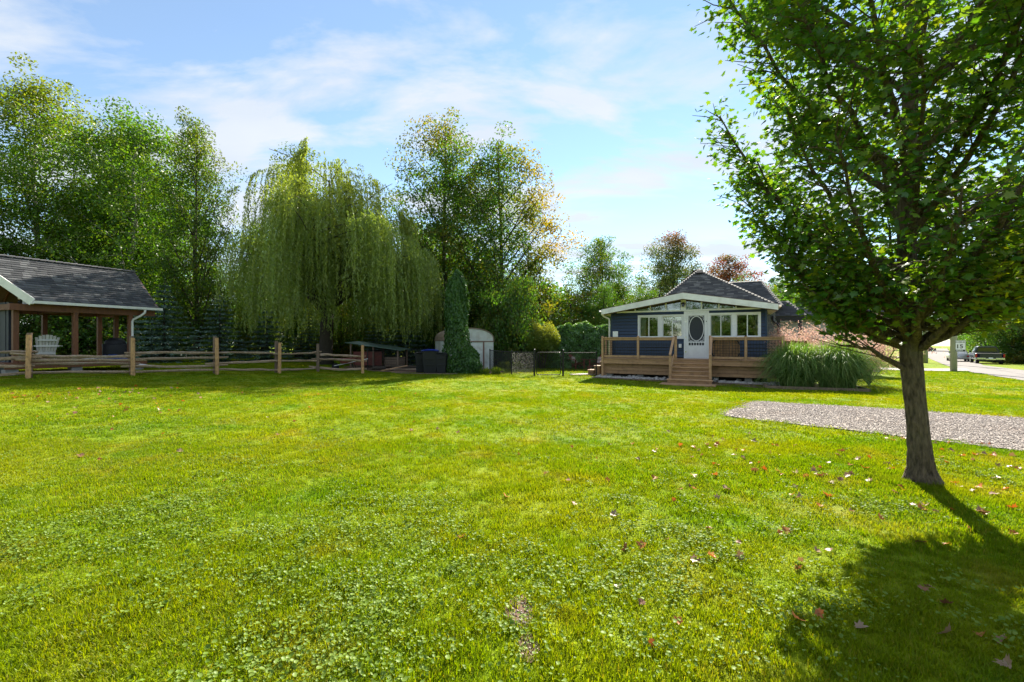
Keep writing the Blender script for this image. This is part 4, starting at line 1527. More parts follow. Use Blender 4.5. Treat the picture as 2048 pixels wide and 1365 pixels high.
for j, (rr, z_) in enumerate(((0.36, 0.66), (0.34, 0.76), (0.27, 0.84), (0.14, 0.90), (0.03, 0.91))):
    for k in range(16):
        an = 2 * PI * k / 16
        mb.v.append((rr * math.cos(an), rr * 0.66 * math.sin(an), z_ + 0.012 * math.sin(4 * an)))
for j in range(4):
    for k in range(16):
        mb.f.append((j * 16 + k, j * 16 + (k + 1) % 16, (j + 1) * 16 + (k + 1) % 16, (j + 1) * 16 + k))
mb.f.append(tuple(64 + k for k in range(16)))
mb.build('dome', M['blacktarp'], bq, True)


def heap(name, label, cat, loc, rx, ry, hgt, mat, seed, rz=0):
    r = np.random.default_rng(seed)
    n = 13
    mb = MB()
    for i in range(n):
        for j in range(n):
            u, v = i / (n - 1) * 2 - 1, j / (n - 1) * 2 - 1
            d2 = max(0, 1 - max(abs(u), abs(v)) ** 2.2)
            mb.v.append((u * rx * (1 + 0.1 * r.normal()), v * ry * (1 + 0.1 * r.normal()), 0.01 + hgt * d2 * (0.6 + 0.6 * r.random())))
    for i in range(n - 1):
        for j in range(n - 1):
            a = i * n + j
            mb.f.append((a, a + n, a + n + 1, a + 1))
    o = mb.build(name, mat, None, True)
    o.location = loc
    o.rotation_euler = (0, 0, rz)
    return setp(o, label, cat)


hp = ploc(1.5, -0.5)
heap('blue_tarp', 'crumpled blue tarp lying at the edge of the pavilion floor', 'tarp', (hp[0], hp[1], PDZ), 0.5, 0.34, 0.2, M['bluetarp'], 4, PRZ)
hp = ploc(2.25, -0.45)
heap('white_cloth', 'crumpled off-white cloth beside the blue tarp on the pavilion floor', 'cloth', (hp[0], hp[1], PDZ), 0.34, 0.18, 0.1, M['whitecloth'], 6, PRZ)

# ------------------------------------------------------------------ split-rail fence
FP = [(-19.6, 13.3), (-15.9, 14.5), (-14.0, 16.25), (-12.05, 17.95), (-10.4, 19.6), (-9.4, 21.3), (-7.2, 21.3)]
fe = thing('split_rail_fence', 'rustic split-rail fence of rough cedar rails and peeled round posts below the trees', 'fence', (FP[3][0], FP[3][1], 0))
F0 = np.array([FP[3][0], FP[3][1]])
fr_ = np.random.default_rng(5)
for i, (x, y) in enumerate(FP):
    z = gz(x, y)
    dirv = np.array(FP[min(i + 1, 6)]) - np.array(FP[max(i - 1, 0)])
    dirv = dirv / np.linalg.norm(dirv)
    nv = np.array([dirv[1], -dirv[0]])
    if nv[1] > 0:
        nv = -nv
    hgt = 1.41 + 0.04 * fr_.normal()
    a = np.array([x, y]) - F0 + nv * 0.08
    ln = fr_.normal(size=2) * 0.015
    MB().tube([(a[0], a[1], z - 0.2), (a[0] + ln[0] * 0.4, a[1] + ln[1] * 0.4, z + 0.6), (a[0] + ln[0], a[1] + ln[1], z + hgt)], [0.072, 0.068, 0.064], 11, jit=0.05).build('post', M['postwood'] if i != 5 else M['oldpost'], fe, False)
    if i in (1, 2, 3, 4):
        b_ = np.array([x, y]) - F0 - nv * 0.12 - dirv * 0.04
        MB().tube([(b_[0], b_[1], z - 0.2), (b_[0], b_[1], z + hgt + 0.07)], [0.075, 0.07], 9, jit=0.06).build('post', M['oldpost'], fe)
for i in range(len(FP) - 1):
    a, b = np.array(FP[i]) - F0, np.array(FP[i + 1]) - F0
    dd = (b - a) / np.linalg.norm(b - a)
    za, zb = gz(*FP[i]), gz(*FP[i + 1])
    hs = (0.14, 0.36, 0.60, 0.83) if i < 3 else (0.20, 0.52, 0.86)
    if i == 1:
        hs = (0.15, 0.45, 0.58, 0.80)
    for k, h in enumerate(hs):
        p = a - dd * fr_.uniform(0.1, 0.45)
        q_ = b + dd * fr_.uniform(0.1, 0.45)
        h0, h1 = h + fr_.normal() * 0.035 + (i % 2) * 0.04, h + fr_.normal() * 0.035 + (1 - i % 2) * 0.04
        off = np.array([dd[1], -dd[0]]) * fr_.normal() * 0.02
        npt = 9
        pts, rad = [], []
        sg_ = fr_.normal() * 0.035
        for m in range(npt):
            t = m / (npt - 1)
            c = p + (q_ - p) * t + off
            pts.append((c[0] + fr_.normal() * 0.012, c[1] + fr_.normal() * 0.012, za + (zb - za) * t + h0 + (h1 - h0) * t + sg_ * math.sin(PI * t) + fr_.normal() * 0.008))
            rad.append((0.040 + 0.024 * fr_.random()) * (0.55 if m in (0, npt - 1) else 1.0))
        MB().tube(pts, rad, 6, jit=0.28, squash=0.8).build('rail', M['railgrey'], fe)

# ------------------------------------------------------------------ chain-link fence and gate


def chain_mesh(a, b, z0, z1, parent, name='chain_link'):
    a, b = np.array(a, float), np.array(b, float)
    ln = np.linalg.norm(b - a)
    hgt = z1 - z0
    sp = 0.085
    mb = MB()
    d_ = (b - a) / ln
    for sg in (-1, 1):
        t = -hgt if sg > 0 else 0.0
        while t < (ln if sg > 0 else ln + hgt):
            # wire from (t, z0) rising at 45 degrees, clipped to the panel
            s0, s1 = t, t + sg * hgt
            q0, q1 = 0.0, hgt
            lo_, hi_ = (s0, s1) if sg > 0 else (s1, s0)
            if hi_ > 0 and lo_ < ln:
                def zat(s):
                    return (s - s0) * sg
                sa, sb = max(0, lo_), min(ln, hi_)
                pa = a + d_ * sa
                pb = a + d_ * sb
                mb.bar((pa[0], pa[1], z0 + zat(sa)), (pb[0], pb[1], z0 + zat(sb)), 0.0045, 0.0045)
            t += sp
    return mb.build(name, M['black'], parent)


def chain_fence(pts, label, h=1.12, ends=(True, True)):
    z = min(gz(*p) for p in pts)
    o = np.array(pts[0])
    t = thing('chain_link_fence', label, 'fence', (o[0], o[1], z))
    for i, p in enumerate(pts):
        q_ = np.array(p) - o
        e = (i == 0 and ends[0]) or (i == len(pts) - 1 and ends[1])
        rr, hh = (0.045, h + 0.07) if e else (0.03, h)
        po = MB().tube([(q_[0], q_[1], -0.1), (q_[0], q_[1], hh)], rr, 9).build('post', M['black'], t)
        MB().tube([(q_[0], q_[1], hh), (q_[0], q_[1], hh + 0.03), (q_[0], q_[1], hh + 0.06)], [rr * 1.15, rr * 1.0, 0.008], 9).build('post_cap', M['black'], po)
    for i in range(len(pts) - 1):
        a, b = np.array(pts[i]) - o, np.array(pts[i + 1]) - o
        MB().tube([(a[0], a[1], h - 0.03), (b[0], b[1], h - 0.03)], 0.021, 7).build('top_rail', M['black'], t)
        chain_mesh(a, b, 0.03, h - 0.04, t)
    return t


chain_fence([(-7.75, 23.6), (-6.7, 27.6), (-5.3, 27.9)], 'black chain-link fence run behind the lumber under the willow', ends=(False, False))
chain_fence([(-1.25, 24.9), (-0.02, 20.75), (1.02, 20.1)], 'black chain-link fence run between the white shed and the gate', ends=(False, True))
chain_fence([(2.33, 20.1), (3.9, 20.35)], 'short black chain-link fence run joining gate to the deck', ends=(True, False))
gt = thing('chain_link_gate', 'black chain-link garden gate with rounded frame corners standing closed', 'gate', (1.12, 20.1, gz(1.12, 20.1)))
GW, GH0, GH1 = 1.10, 0.06, 1.08
rc = 0.09
pts = []
for (cx_, cz_, a0) in ((GW - rc, GH0 + rc, -90), (GW - rc, GH1 - rc, 0), (rc, GH1 - rc, 90), (rc, GH0 + rc, 180)):
    for a in range(0, 91, 22):
        pts.append((cx_ + rc * math.cos(R(a0 + a)), 0, cz_ + rc * math.sin(R(a0 + a))))
pts.append(pts[0])
MB().tube(pts, 0.02, 7, cap=False).build('gate_frame', M['black'], gt, True)
chain_mesh((0.02, 0), (GW - 0.02, 0), GH0 + 0.02, GH1 - 0.02, gt)
MB().tube([(0.03, 0.0, GH1 - 0.06), (0.38, 0.0, 0.74)], 0.012, 6).build('brace', M['black'], gt)
B(GW - 0.04, GW + 0.08, -0.03, 0.03, 0.88, 0.95).build('latch', M['black'], gt)

# ------------------------------------------------------------------ wheeled bins


def bin_(label, loc, rz, lid, wdt=0.58, hgt=1.0, dep=0.66):
    t = thing('wheeled_bin', label, 'bin', loc, rz, 'wheeled bins by the columnar cedar')
    w0, w1 = wdt * 0.40, wdt * 0.5
    d0, d1 = dep * 0.38, dep * 0.5
    MB().quadbox([(-w0, -d0, 0.04), (w0, -d0, 0.04), (w0, d0, 0.04), (-w0, d0, 0.04), (-w1, -d1, hgt), (w1, -d1, hgt), (w1, d1, hgt), (-w1, d1, hgt)]).build('body', M['binblack'], t, bevel=0.02)
    B(-w1 - 0.02, w1 + 0.02, -d1 - 0.02, d1 + 0.02, hgt - 0.06, hgt).build('rim', M['binblack'], t, bevel=0.008)
    mb = MB()
    n = 8
    for i in range(n + 1):
        u = i / n
        y_ = -d1 - 0.04 + u * (2 * d1 + 0.08)
        z_ = hgt + 0.012 + 0.075 * math.sin(PI * min(1, u * 0.9 + 0.1)) ** 0.7
        for x_ in (-w1 - 0.03, -w1 * 0.6, 0, w1 * 0.6, w1 + 0.03):
            mb.v.append((x_, y_, z_ - 0.03 * (abs(x_) / w1) ** 4))
    for i in range(n):
        for k in range(4):
            a = i * 5 + k
            mb.f.append((a, a + 1, a + 6, a + 5))
    b = len(mb.v)
    mb.v += [(x, y, hgt + 0.005) for (x, y, z) in mb.v[:b]]
    for i in range(n):
        for k in range(4):
            a = b + i * 5 + k
            mb.f.append((a, a + 5, a + 6, a + 1))
    mb.build('lid', lid, t, True)
    for zz in (0.42, 0.72):
        B(-w1 * 0.6, w1 * 0.6, -d0 - 0.075 + (0.0 if zz < 0.6 else -0.03), -d0 - 0.03 + (0.0 if zz < 0.6 else -0.03), zz, zz + 0.035).build('grip_bar', M['binblack'], t)
    for s in (-1, 1):
        MB().tube([(s * (w0 + 0.02), d0 + 0.02, 0.13), (s * (w0 - 0.06), d0 + 0.02, 0.13)], 0.13, 14).build('wheel', M['tyre'], t)
    MB().tube([(-w1 * 0.7, d1 + 0.09, hgt - 0.03), (w1 * 0.7, d1 + 0.09, hgt - 0.03)], 0.018, 6).build('handle', M['binblack'], t)
    return t


bin_('wide black wheeled bin with a bright blue lid beside the columnar cedar', (-4.0, 21.6, gz(-4.0, 21.6)), R(6), M['bluelid'], 0.74, 1.10, 0.84)
bin_('black wheeled bin with black lid between the blue-lidded bin and the cedar', (-3.42, 21.5, gz(-3.42, 21.5)), R(-4), M['binblack'], 0.52, 0.95, 0.6)
bin_('black wheeled bin with black lid on the fence side of the blue-lidded bin', (-4.55, 21.95, gz(-4.55, 21.95)), R(10), M['binblack'], 0.54, 0.97, 0.6)
edging([(-6.0, 22.0), (-4.3, 21.2), (-2.6, 20.95)], 'edging_timber', ['grey edging timber between lumber pile and bins', 'grey edging timber in front of the wheeled bins'], M['oldpost'], 0.07)

# ------------------------------------------------------------------ white metal shed
sh = thing('garden_shed', 'white metal garden shed with rounded barn roof partly hidden by the columnar cedar', 'shed', (-3.57, 24.2, gz(-3.57, 24.2) - 0.03), R(25))
SW_, SD_, SE, SR = 2.75, 2.4, 1.62, 2.32


def gam(t):
    a = PI * t
    return SW_ / 2 - (SW_ / 2 + 0.04) * math.cos(a) * (1 if abs(math.cos(a)) < 1.1 else 1), SE + (SR - SE) * (math.sin(a) ** 0.8)


arc = [gam(i / 14) for i in range(15)]
holes_wall(0, SW_, 0, SE, [(0.55, 2.12, 0.02, 1.55)], 0, 0.04).build('front_wall', M['shedwhite'], sh)
MB().prism([(0, SE + 0.003)] + [(min(max(x, 0), SW_), z) for x, z in arc[1:-1]] + [(SW_, SE + 0.003)], 'y', 0.002, 0.04).build('gable', M['shedwhite'], sh)
for x_ in np.arange(0, SD_ - 0.01, 0.3):
    B(-0.012 - 0.006 * (round(x_ / 0.3) % 2), 0.02, x_ + 0.01, x_ + 0.29, 0, SE).build('side_panel', M['shedwhite'], sh)
    B(SW_ - 0.02, SW_ + 0.012, x_ + 0.01, x_ + 0.29, 0, SE).build('side_panel', M['shedwhite'], sh)
B(0, SW_, SD_ - 0.03, SD_, 0, SE).build('back_wall', M['shedwhite'], sh)
rf = MB()
for i, (x, z) in enumerate(arc):
    rf.v += [(x, -0.06, z + 0.02), (x, SD_ + 0.06, z + 0.02), (x, -0.06, z + 0.05), (x, SD_ + 0.06, z + 0.05)]
for i in range(14):
    a = i * 4
    rf.f += [(a, a + 4, a + 5, a + 1), (a + 2, a + 3, a + 7, a + 6), (a, a + 2, a + 6, a + 4), (a + 1, a + 5, a + 7, a + 3)]
rf.f += [(0, 1, 3, 2), (56, 58, 59, 57)]
rf.build('roof', M['shedroof'], sh)
B(-0.05, SW_ + 0.05, -0.03, 0.0, SE - 0.045, SE + 0.01).build('header_trim', M['brown'], sh)
for xa, xb in ((0.57, 1.33), (1.34, 2.1)):
    dl = B(xa, xb, -0.012, 0.012, 0.03, 1.54).build('shed_door', M['shedwhite'], sh)
    B(xa + 0.08, xb - 0.08, -0.02, -0.012, 0.12, 0.75).build('door_panel', M['shedwhite'], dl)
    B(xa + 0.08, xb - 0.08, -0.02, -0.012, 0.85, 1.46).build('door_panel', M['shedwhite'], dl)
B(2.11, 2.19, -0.03, 0.0, 0.0, SE - 0.05).build('door_jamb', M['brown'], sh)
B(0.47, 0.55, -0.03, 0.0, 0.0, SE - 0.05).build('door_jamb', M['brown'], sh)

# ------------------------------------------------------------------ lean-to, lumber and cart under the willow
lt = thing('lean_to', 'low lean-to with sloping green metal sheet over red boards under the willow', 'lean-to', (-8.6, 26.0, gz(-8.6, 26.0)), R(-6))
MB().quadbox([(-0.9, -0.9, 1.42), (2.4, -0.9, 0.98), (2.4, 0.9, 1.02), (-0.9, 0.9, 1.48), (-0.9, -0.9, 1.45), (2.4, -0.9, 1.01), (2.4, 0.9, 1.05), (-0.9, 0.9, 1.51)]).build('roof_sheet', M['greensheet'], lt)
for (x_, z_) in ((-0.6, 1.36), (0.75, 1.18), (2.2, 0.99)):
    for y_ in (-0.75, 0.75):
        B(x_ - 0.04, x_ + 0.04, y_ - 0.04, y_ + 0.04, 0, z_).build('post', M['oldpost'], lt)
for k in range(4):
    B(-0.5, 1.2, -0.62, -0.59, 0.12 + 0.2 * k, 0.31 + 0.2 * k).build('side_board', M['redboard'], lt)
for k in range(4):
    B(1.3, 2.15, -0.5, 0.6, 0.05 + 0.14 * k, 0.17 + 0.14 * k).build('stacked_board', M['oldpost'], lt)
lab = ['pale sawn board leaning on the lumber pile under the willow', 'long grey board lying in front of the lean-to', 'weathered board across the leaf-strewn soil near the bins', 'short split log on the soil in front of the lean-to', 'bark-covered log lying beside the lean-to']
for k, (x_, y_, rz, ln, ti) in enumerate(((-6.3, 23.6, 0.75, 1.5, 0.14), (-6.8, 24.3, 0.1, 3.2, 0.0), (-5.7, 23.9, -0.25, 2.0, 0.02), (-7.2, 23.8, 0.3, 0.7, 0), (-6.1, 24.8, -0.1, 1.5, 0))):
    if k < 3:
        mb = B(-ln / 2, ln / 2, -0.09, 0.09, 0, 0.04)
    else:
        mb = MB().tube([(-ln / 2, 0, 0.09), (0, 0.02, 0.1), (ln / 2, 0, 0.09)], [0.09, 0.1, 0.085], 9, jit=0.1)
    o = mb.build('board' if k < 3 else 'log', M['railwood'] if k == 0 else (M['railgrey'] if k < 3 else M['barkdark']))
    o.location = (x_, y_, gz(x_, y_) + 0.02 + math.sin(ti) * ln / 2)
    o.rotation_euler = (0, -ti, rz)
    setp(o, lab[k], 'board' if k < 3 else 'log')
wb = thing('wheelbarrow', 'red wheelbarrow with pale handles standing behind the rail fence', 'wheelbarrow', (-8.55, 22.9, gz(-8.55, 22.9)), R(5))
MB().quadbox([(-0.28, -0.2, 0.34), (0.25, -0.2, 0.34), (0.25, 0.2, 0.34), (-0.28, 0.2, 0.34), (-0.42, -0.32, 0.62), (0.45, -0.32, 0.66), (0.45, 0.32, 0.66), (-0.42, 0.32, 0.62)]).build('tray', M['redboard'], wb, bevel=0.02)
for s in (-1, 1):
    MB().bar((-0.65, s * 0.12, 0.24), (0.95, s * 0.3, 0.58), 0.035, 0.04).build('handle', M['plasticwhite'], wb)
    MB().bar((0.28, s * 0.2, 0.36), (0.38, s * 0.22, 0.0), 0.03, 0.03).build('leg', M['black'], wb)
MB().tube([(-0.62, -0.045, 0.18), (-0.62, 0.045, 0.18)], 0.18, 16).build('wheel', M['tyre'], wb)

# stepping stones by the side steps
for k, (x_, y_, s) in enumerate(((3.05, 20.75, 0.33), (3.55, 21.0, 0.5))):
    mb = MB()
    n = 11
    r = np.random.default_rng(60 + k)
    poly = [(s * math.cos(2 * PI * i / n) * (0.85 + 0.25 * r.random()), s * 0.75 * math.sin(2 * PI * i / n) * (0.85 + 0.25 * r.random())) for i in range(n)]
    o = mb.prism(poly, 'z', -0.03, 0.055).build('stepping_stone', M['stone'], None, bevel=0.01)
    o.location = (x_, y_, gz(x_, y_))
    setp(o, ['small pale flat stepping stone in the grass near the gate', 'larger pale flat stepping stone at the foot of the deck side steps'][k], 'stepping stone')

# ------------------------------------------------------------------ utility poles, sign, wires


def pole(label, x, y, h, r):
    t = thing('utility_pole', label, 'utility pole', (x, y, gz(x, y) - 0.02), R(-40), 'utility poles along the road')
    MB().tube([(0, 0, -0.3), (0, 0, h * 0.5), (0, 0, h)], [r, r * 0.86, r * 0.7], 14).build('pole', M['pole'], t, True)
    a = B(-0.9, 0.9, -0.06, 0.06, h - 0.5, h - 0.38).build('crossarm', M['pole'], t)
    for xx in (-0.8, 0, 0.8):
        MB().tube([(xx, 0, h - 0.38), (xx, 0, h - 0.28), (xx, 0, h - 0.22)], [0.03, 0.05, 0.03], 8).build('insulator', M['cream'], a)
    return t


p1 = pole('grey-green wooden utility pole carrying the speed limit sign', 30.19, 30.08, 10.5, 0.19)
p2 = pole('grey-green wooden utility pole further along the road with a small white tag', 44.2, 47.0, 10.8, 0.19)
B(-0.09, 0.09, -0.20, -0.178, 1.42, 1.78).build('pole_tag', M['sign'], p2)
sg_ = thing('speed_sign', 'white maximum 15 speed limit sign mounted on the utility pole', 'sign', (30.19 + 0.02, 30.08 - 0.21, gz(30.2, 30)), R(-45))
SGW, S0, S1 = 0.29, 1.36, 2.12
px0 = 0.12
B(px0 - SGW, px0 + SGW, -0.012, 0.0, S0, S1).build('sign_plate', M['sign'], sg_, bevel=0.003)
for (xa, xb, za, zb) in ((px0 - SGW + 0.012, px0 + SGW - 0.012, S0 + 0.012, S0 + 0.022), (px0 - SGW + 0.012, px0 + SGW - 0.012, S1 - 0.022, S1 - 0.012), (px0 - SGW + 0.012, px0 - SGW + 0.022, S0 + 0.022, S1 - 0.022), (px0 + SGW - 0.022, px0 + SGW - 0.012, S0 + 0.022, S1 - 0.022)):
    B(xa, xb, -0.0155, -0.0135, za, zb).build('border_line', M['signblack'], sg_)
B(px0 - SGW + 0.03, px0 + SGW - 0.03, -0.0165, -0.0135, S0 + 0.03, S0 + 0.135).build('black_band', M['signblack'], sg_)


def lettering(txt, size, x, z, y, mat, parent):
    c = bpy.data.curves.new('lettering', 'FONT')
    c.body = txt
    c.size = size
    c.align_x = 'CENTER'
    c.align_y = 'CENTER'
    c.offset = size * 0.018
    o = bpy.data.objects.new('tmp_text', c)
    COL.objects.link(o)
    dg = bpy.context.evaluated_depsgraph_get()
    me = bpy.data.meshes.new_from_object(o.evaluated_get(dg))
    bpy.data.objects.remove(o)
    me.name = 'lettering'
    me.materials.clear()
    me.materials.append(mat)
    q = link('lettering', me, None, parent)
    q.location = (x, y, z)
    q.rotation_euler = (R(90), 0, 0)
    return q


lettering('MAXIMUM', 0.105, px0, S1 - 0.115, -0.016, M['signblack'], sg_)
lettering('15', 0.36, px0, S0 + 0.345, -0.016, M['signblack'], sg_)
lettering('BEGINS', 0.10, px0, S0 + 0.083, -0.020, M['sign'], sg_)
for k, (dx_, dz_) in enumerate(((-0.6, 9.3), (0.6, 9.3), (0.0, 7.2))):
    a = Vector((30.19 + dx_ * 0.77, 30.08 - dx_ * 0.64, dz_ + 0.5))
    b = Vector((44.2 + dx_ * 0.77, 47.0 - dx_ * 0.64, dz_ + 0.6))
    dd = b - a
    pts = []
    for t in np.linspace(-2.2, 1.0, 22):
        p = a + dd * t
        p.z -= 0.45 * (1 - (2 * (t % 1.0) - 1) ** 2)
        pts.append(p - a)
    o = MB().tube(pts, 0.012, 5).build('overhead_wire', M['black'])
    o.location = a
    setp(o, ['overhead wire on the house side of the pole crossarms', 'overhead wire on the road side of the pole crossarms', 'lower overhead cable strung below the crossarms'][k], 'wire')

# ------------------------------------------------------------------ vehicles


def wheel(parent, x, y, r, wd=0.24):
    tw = MB().tube([(x - wd / 2, y, r), (x + wd / 2, y, r)], r, 20).build('wheel', M['tyre'], parent)
    s = 1 if x > 0 else -1
    MB().tube([(x + s * (wd / 2 - 0.01), y, r), (x + s * (wd / 2 + 0.012), y, r)], [r * 0.62, r * 0.55], 14).build('rim', M['chrome'], tw)
    return tw


def loft(sections, close=True):
    """rounded body from cross-sections along y: each (y, [(x,z)...] half profile mirrored)"""
    mb = MB()
    m = None
    for (y_, half) in sections:
        ring = [(x, y_, z) for x, z in half] + [(-x, y_, z) for x, z in reversed(half)]
        m = len(ring)
        mb.v += ring
    for i in range(len(sections) - 1):
        for k in range(m):
            a = i * m + k
            b = i * m + (k + 1) % m
            mb.f.append((a, b, b + m, a + m))
    mb.f.append(tuple(range(m))[::-1])
    e = (len(sections) - 1) * m
    mb.f.append(tuple(e + k for k in range(m)))
    return mb


def pickup(label, loc, rz):
    t = thing('pickup_truck', label, 'truck', loc, rz)
    # +y is forward; rear bumper at y=0
    h = 0.98
    low = [(0.88, 0.50), (0.98, 0.58), (1.0, 0.85), (0.97, 1.08), (0.93, 1.12)]
    loft([(0.10, low), (2.05, low), (2.1, low), (5.45, low), (5.62, [(x * 0.94, 0.55 + (z - 0.55) * 0.95) for x, z in low])]).build('body', M['truckpaint'], t, True)
    B(-0.86, 0.86, 0.16, 1.95, 1.10, 1.126).build('bed_liner', M['black'], t)
    tg = B(-0.78, 0.78, 0.055, 0.098, 0.62, 1.12).build('tailgate', M['truckpaint'], t, bevel=0.012)
    B(-0.14, 0.14, 0.045, 0.056, 1.0, 1.05).build('tailgate_handle', M['black'], tg)
    cab = [(2.08, [(0.90, 1.10), (0.88, 1.25), (0.74, 1.76), (0.62, 1.82)]), (2.5, [(0.93, 1.10), (0.91, 1.3), (0.75, 1.82), (0.62, 1.88)]), (3.5, [(0.93, 1.10), (0.91, 1.3), (0.74, 1.82), (0.62, 1.87)]), (4.35, [(0.92, 1.10), (0.90, 1.12), (0.86, 1.15), (0.8, 1.18)])]
    c = loft(cab).build('cab', M['truckpaint'], t, False)
    MB().quadbox([(-0.72, 2.055, 1.30), (0.72, 2.055, 1.30), (0.72, 2.07, 1.30), (-0.72, 2.07, 1.30), (-0.62, 2.045, 1.70), (0.62, 2.045, 1.70), (0.62, 2.07, 1.70), (-0.62, 2.07, 1.70)]).build('rear_window', M['darkglass'], c)
    for s in (-1, 1):
        MB().quadbox([(s * 0.915, 2.45, 1.30), (s * 0.915, 3.75, 1.30), (s * 0.93, 3.75, 1.30), (s * 0.93, 2.45, 1.30), (s * 0.765, 2.55, 1.74), (s * 0.765, 3.35, 1.74), (s * 0.785, 3.35, 1.74), (s * 0.785, 2.55, 1.74)]).build('side_window', M['darkglass'], c)
        B(s * 0.99 - 0.11, s * 0.99 + 0.02, 0.04, 0.14, 0.72, 1.08).build('tail_light', M['taillight'], t, bevel=0.012)
        B(s * 1.07 - 0.11, s * 1.07 + 0.08, 3.65, 3.78, 1.16, 1.38).build('wing_mirror', M['truckpaint'], t, bevel=0.02)
        B(s * 0.98 - 0.02, s * 0.98 + 0.04, 0.3, 5.2, 0.46, 0.54).build('side_step', M['chrome'], t, bevel=0.01)
        wheel(t, s * 0.86, 1.05, 0.39, 0.26)
        wheel(t, s * 0.86, 4.65, 0.39, 0.26)
    bp_ = MB().box(-0.99, -0.36, -0.08, 0.05, 0.50, 0.68).box(0.36, 0.99, -0.08, 0.05, 0.50, 0.68).box(-0.36, 0.36, -0.05, 0.05, 0.46, 0.60)
    bo = bp_.build('rear_bumper', M['chrome'], t, bevel=0.01)
    B(-0.155, 0.155, -0.065, -0.055, 0.56, 0.71).build('licence_plate', M['sign'], bo)
    B(-0.8, 0.8, 0.1, 5.3, 0.34, 0.5).build('chassis', M['black'], t)
    return t


def sedan(label, loc, rz, paint):
    t = thing('parked_car', label, 'car', loc, rz)
    low = [(0.78, 0.30), (0.88, 0.40), (0.90, 0.65), (0.86, 0.86), (0.78, 0.92)]
    loft([(0.0, [(x * 0.9, z) for x, z in low]), (0.25, low), (4.1, low), (4.45, [(x * 0.86, 0.32 + (z - 0.3) * 0.8) for x, z in low])]).build('body', paint, t, True)
    c = loft([(0.5, [(0.76, 0.9), (0.74, 0.92), (0.7, 0.95), (0.6, 0.98)]), (1.2, [(0.80, 0.9), (0.79, 0.95), (0.62, 1.38), (0.5, 1.42)]), (2.4, [(0.80, 0.9), (0.79, 0.95), (0.62, 1.40), (0.5, 1.44)]), (3.4, [(0.78, 0.88), (0.77, 0.9), (0.72, 0.93), (0.6, 0.95)])]).build('cabin', paint, t, False)
    MB().quadbox([(-0.66, 0.66, 1.02), (0.66, 0.66, 1.02), (0.66, 0.68, 1.0), (-0.66, 0.68, 1.0), (-0.56, 1.08, 1.34), (0.56, 1.08, 1.34), (0.56, 1.1, 1.32), (-0.56, 1.1, 1.32)]).build('rear_window', M['darkglass'], c)
    for s in (-1, 1):
        MB().quadbox([(s * 0.785, 1.0, 0.98), (s * 0.785, 2.9, 0.98), (s * 0.80, 2.9, 0.98), (s * 0.80, 1.0, 0.98), (s * 0.655, 1.25, 1.34), (s * 0.655, 2.4, 1.34), (s * 0.675, 2.4, 1.34), (s * 0.675, 1.25, 1.34)]).build('side_window', M['darkglass'], c)
        B(s * 0.66 - 0.12, s * 0.66 + 0.12, -0.02, 0.05, 0.62, 0.78).build('tail_light', M['taillight'], t, bevel=0.01)
        wheel(t, s * 0.78, 0.85, 0.31, 0.2)
        wheel(t, s * 0.78, 3.55, 0.31, 0.2)
    B(-0.8, 0.8, -0.06, 0.04, 0.38, 0.56).build('bumper', paint, t, bevel=0.02)
    return t


pickup('dark navy pickup truck with chrome rear bumper parked on the road verge', (49.4, 45.4, gz(50, 46.5)), R(-40))
sedan('silver car parked in front of the navy pickup on the verge', (53.6, 52.6, gz(54, 53.5)), R(-40), M['silverpaint'])
sedan('black car parked far down the gravel road', (118.0, 123.0, gz(118, 123) + 0.03), R(75), M['blackpaint'])

# ------------------------------------------------------------------ vegetation: foreground maple


def maple_leaf_outline():
    half = [(0.0, -0.42), (0.10, -0.30), (0.34, -0.34), (0.27, -0.17), (0.50, 0.02), (0.30, 0.06), (0.33, 0.22), (0.15, 0.14), (0.11, 0.33), (0.0, 0.52)]
    return half + [(-x, y) for x, y in half[-2:0:-1]]


LO = np.array(maple_leaf_outline())
LZ = -0.10 * np.abs(LO[:, 0]) ** 1.0 * 1.4 - 0.12 * np.maximum(LO[:, 1], 0) ** 2
LPTS = np.column_stack([LO, LZ])
LPTS = np.vstack([LPTS, [0, 0.0, 0.03]])
NLP = len(LPTS)
LTRI = np.array([(i, (i + 1) % (NLP - 1), NLP - 1) for i in range(NLP - 1)])


def maple_leaves(P, size, nrm, along):
    nrm = unit(nrm)
    a = unit(along - nrm * np.sum(along * nrm, axis=1, keepdims=True))
    b = np.cross(a, nrm)
    V = P[:, None, :] + size[:, None, None] * (LPTS[None, :, 0:1] * b[:, None, :] + LPTS[None, :, 1:2] * a[:, None, :] + LPTS[None, :, 2:3] * nrm[:, None, :])
    F = LTRI[None] + (np.arange(len(P)) * NLP)[:, None, None]
    return V.reshape(-1, 3), F.reshape(-1, 3), a, b, nrm


mr = np.random.default_rng(12)
random.seed(12)
MX, MY = 4.58, 4.92
mpl = thing('maple_tree', 'large green maple with dark furrowed trunk standing beside the gravel driveway', 'tree', (MX, MY, gz(MX, MY)))
mb = MB()
tpts = [(0.03, 0, -0.1), (0.02, 0, 0.03), (0.0, 0, 0.18), (-0.03, 0, 0.5), (-0.07, 0, 0.9), (-0.11, 0, 1.3), (-0.13, 0, 1.7), (-0.15, 0.02, 2.2), (-0.14, 0.03, 3.0), (-0.13, 0.0, 4.2), (-0.12, 0.0, 5.5), (-0.1, 0.0, 7.0), (-0.1, 0, 8.6)]
trad = [0.225, 0.165, 0.118, 0.099, 0.095, 0.098, 0.097, 0.088, 0.080, 0.068, 0.054, 0.035, 0.012]
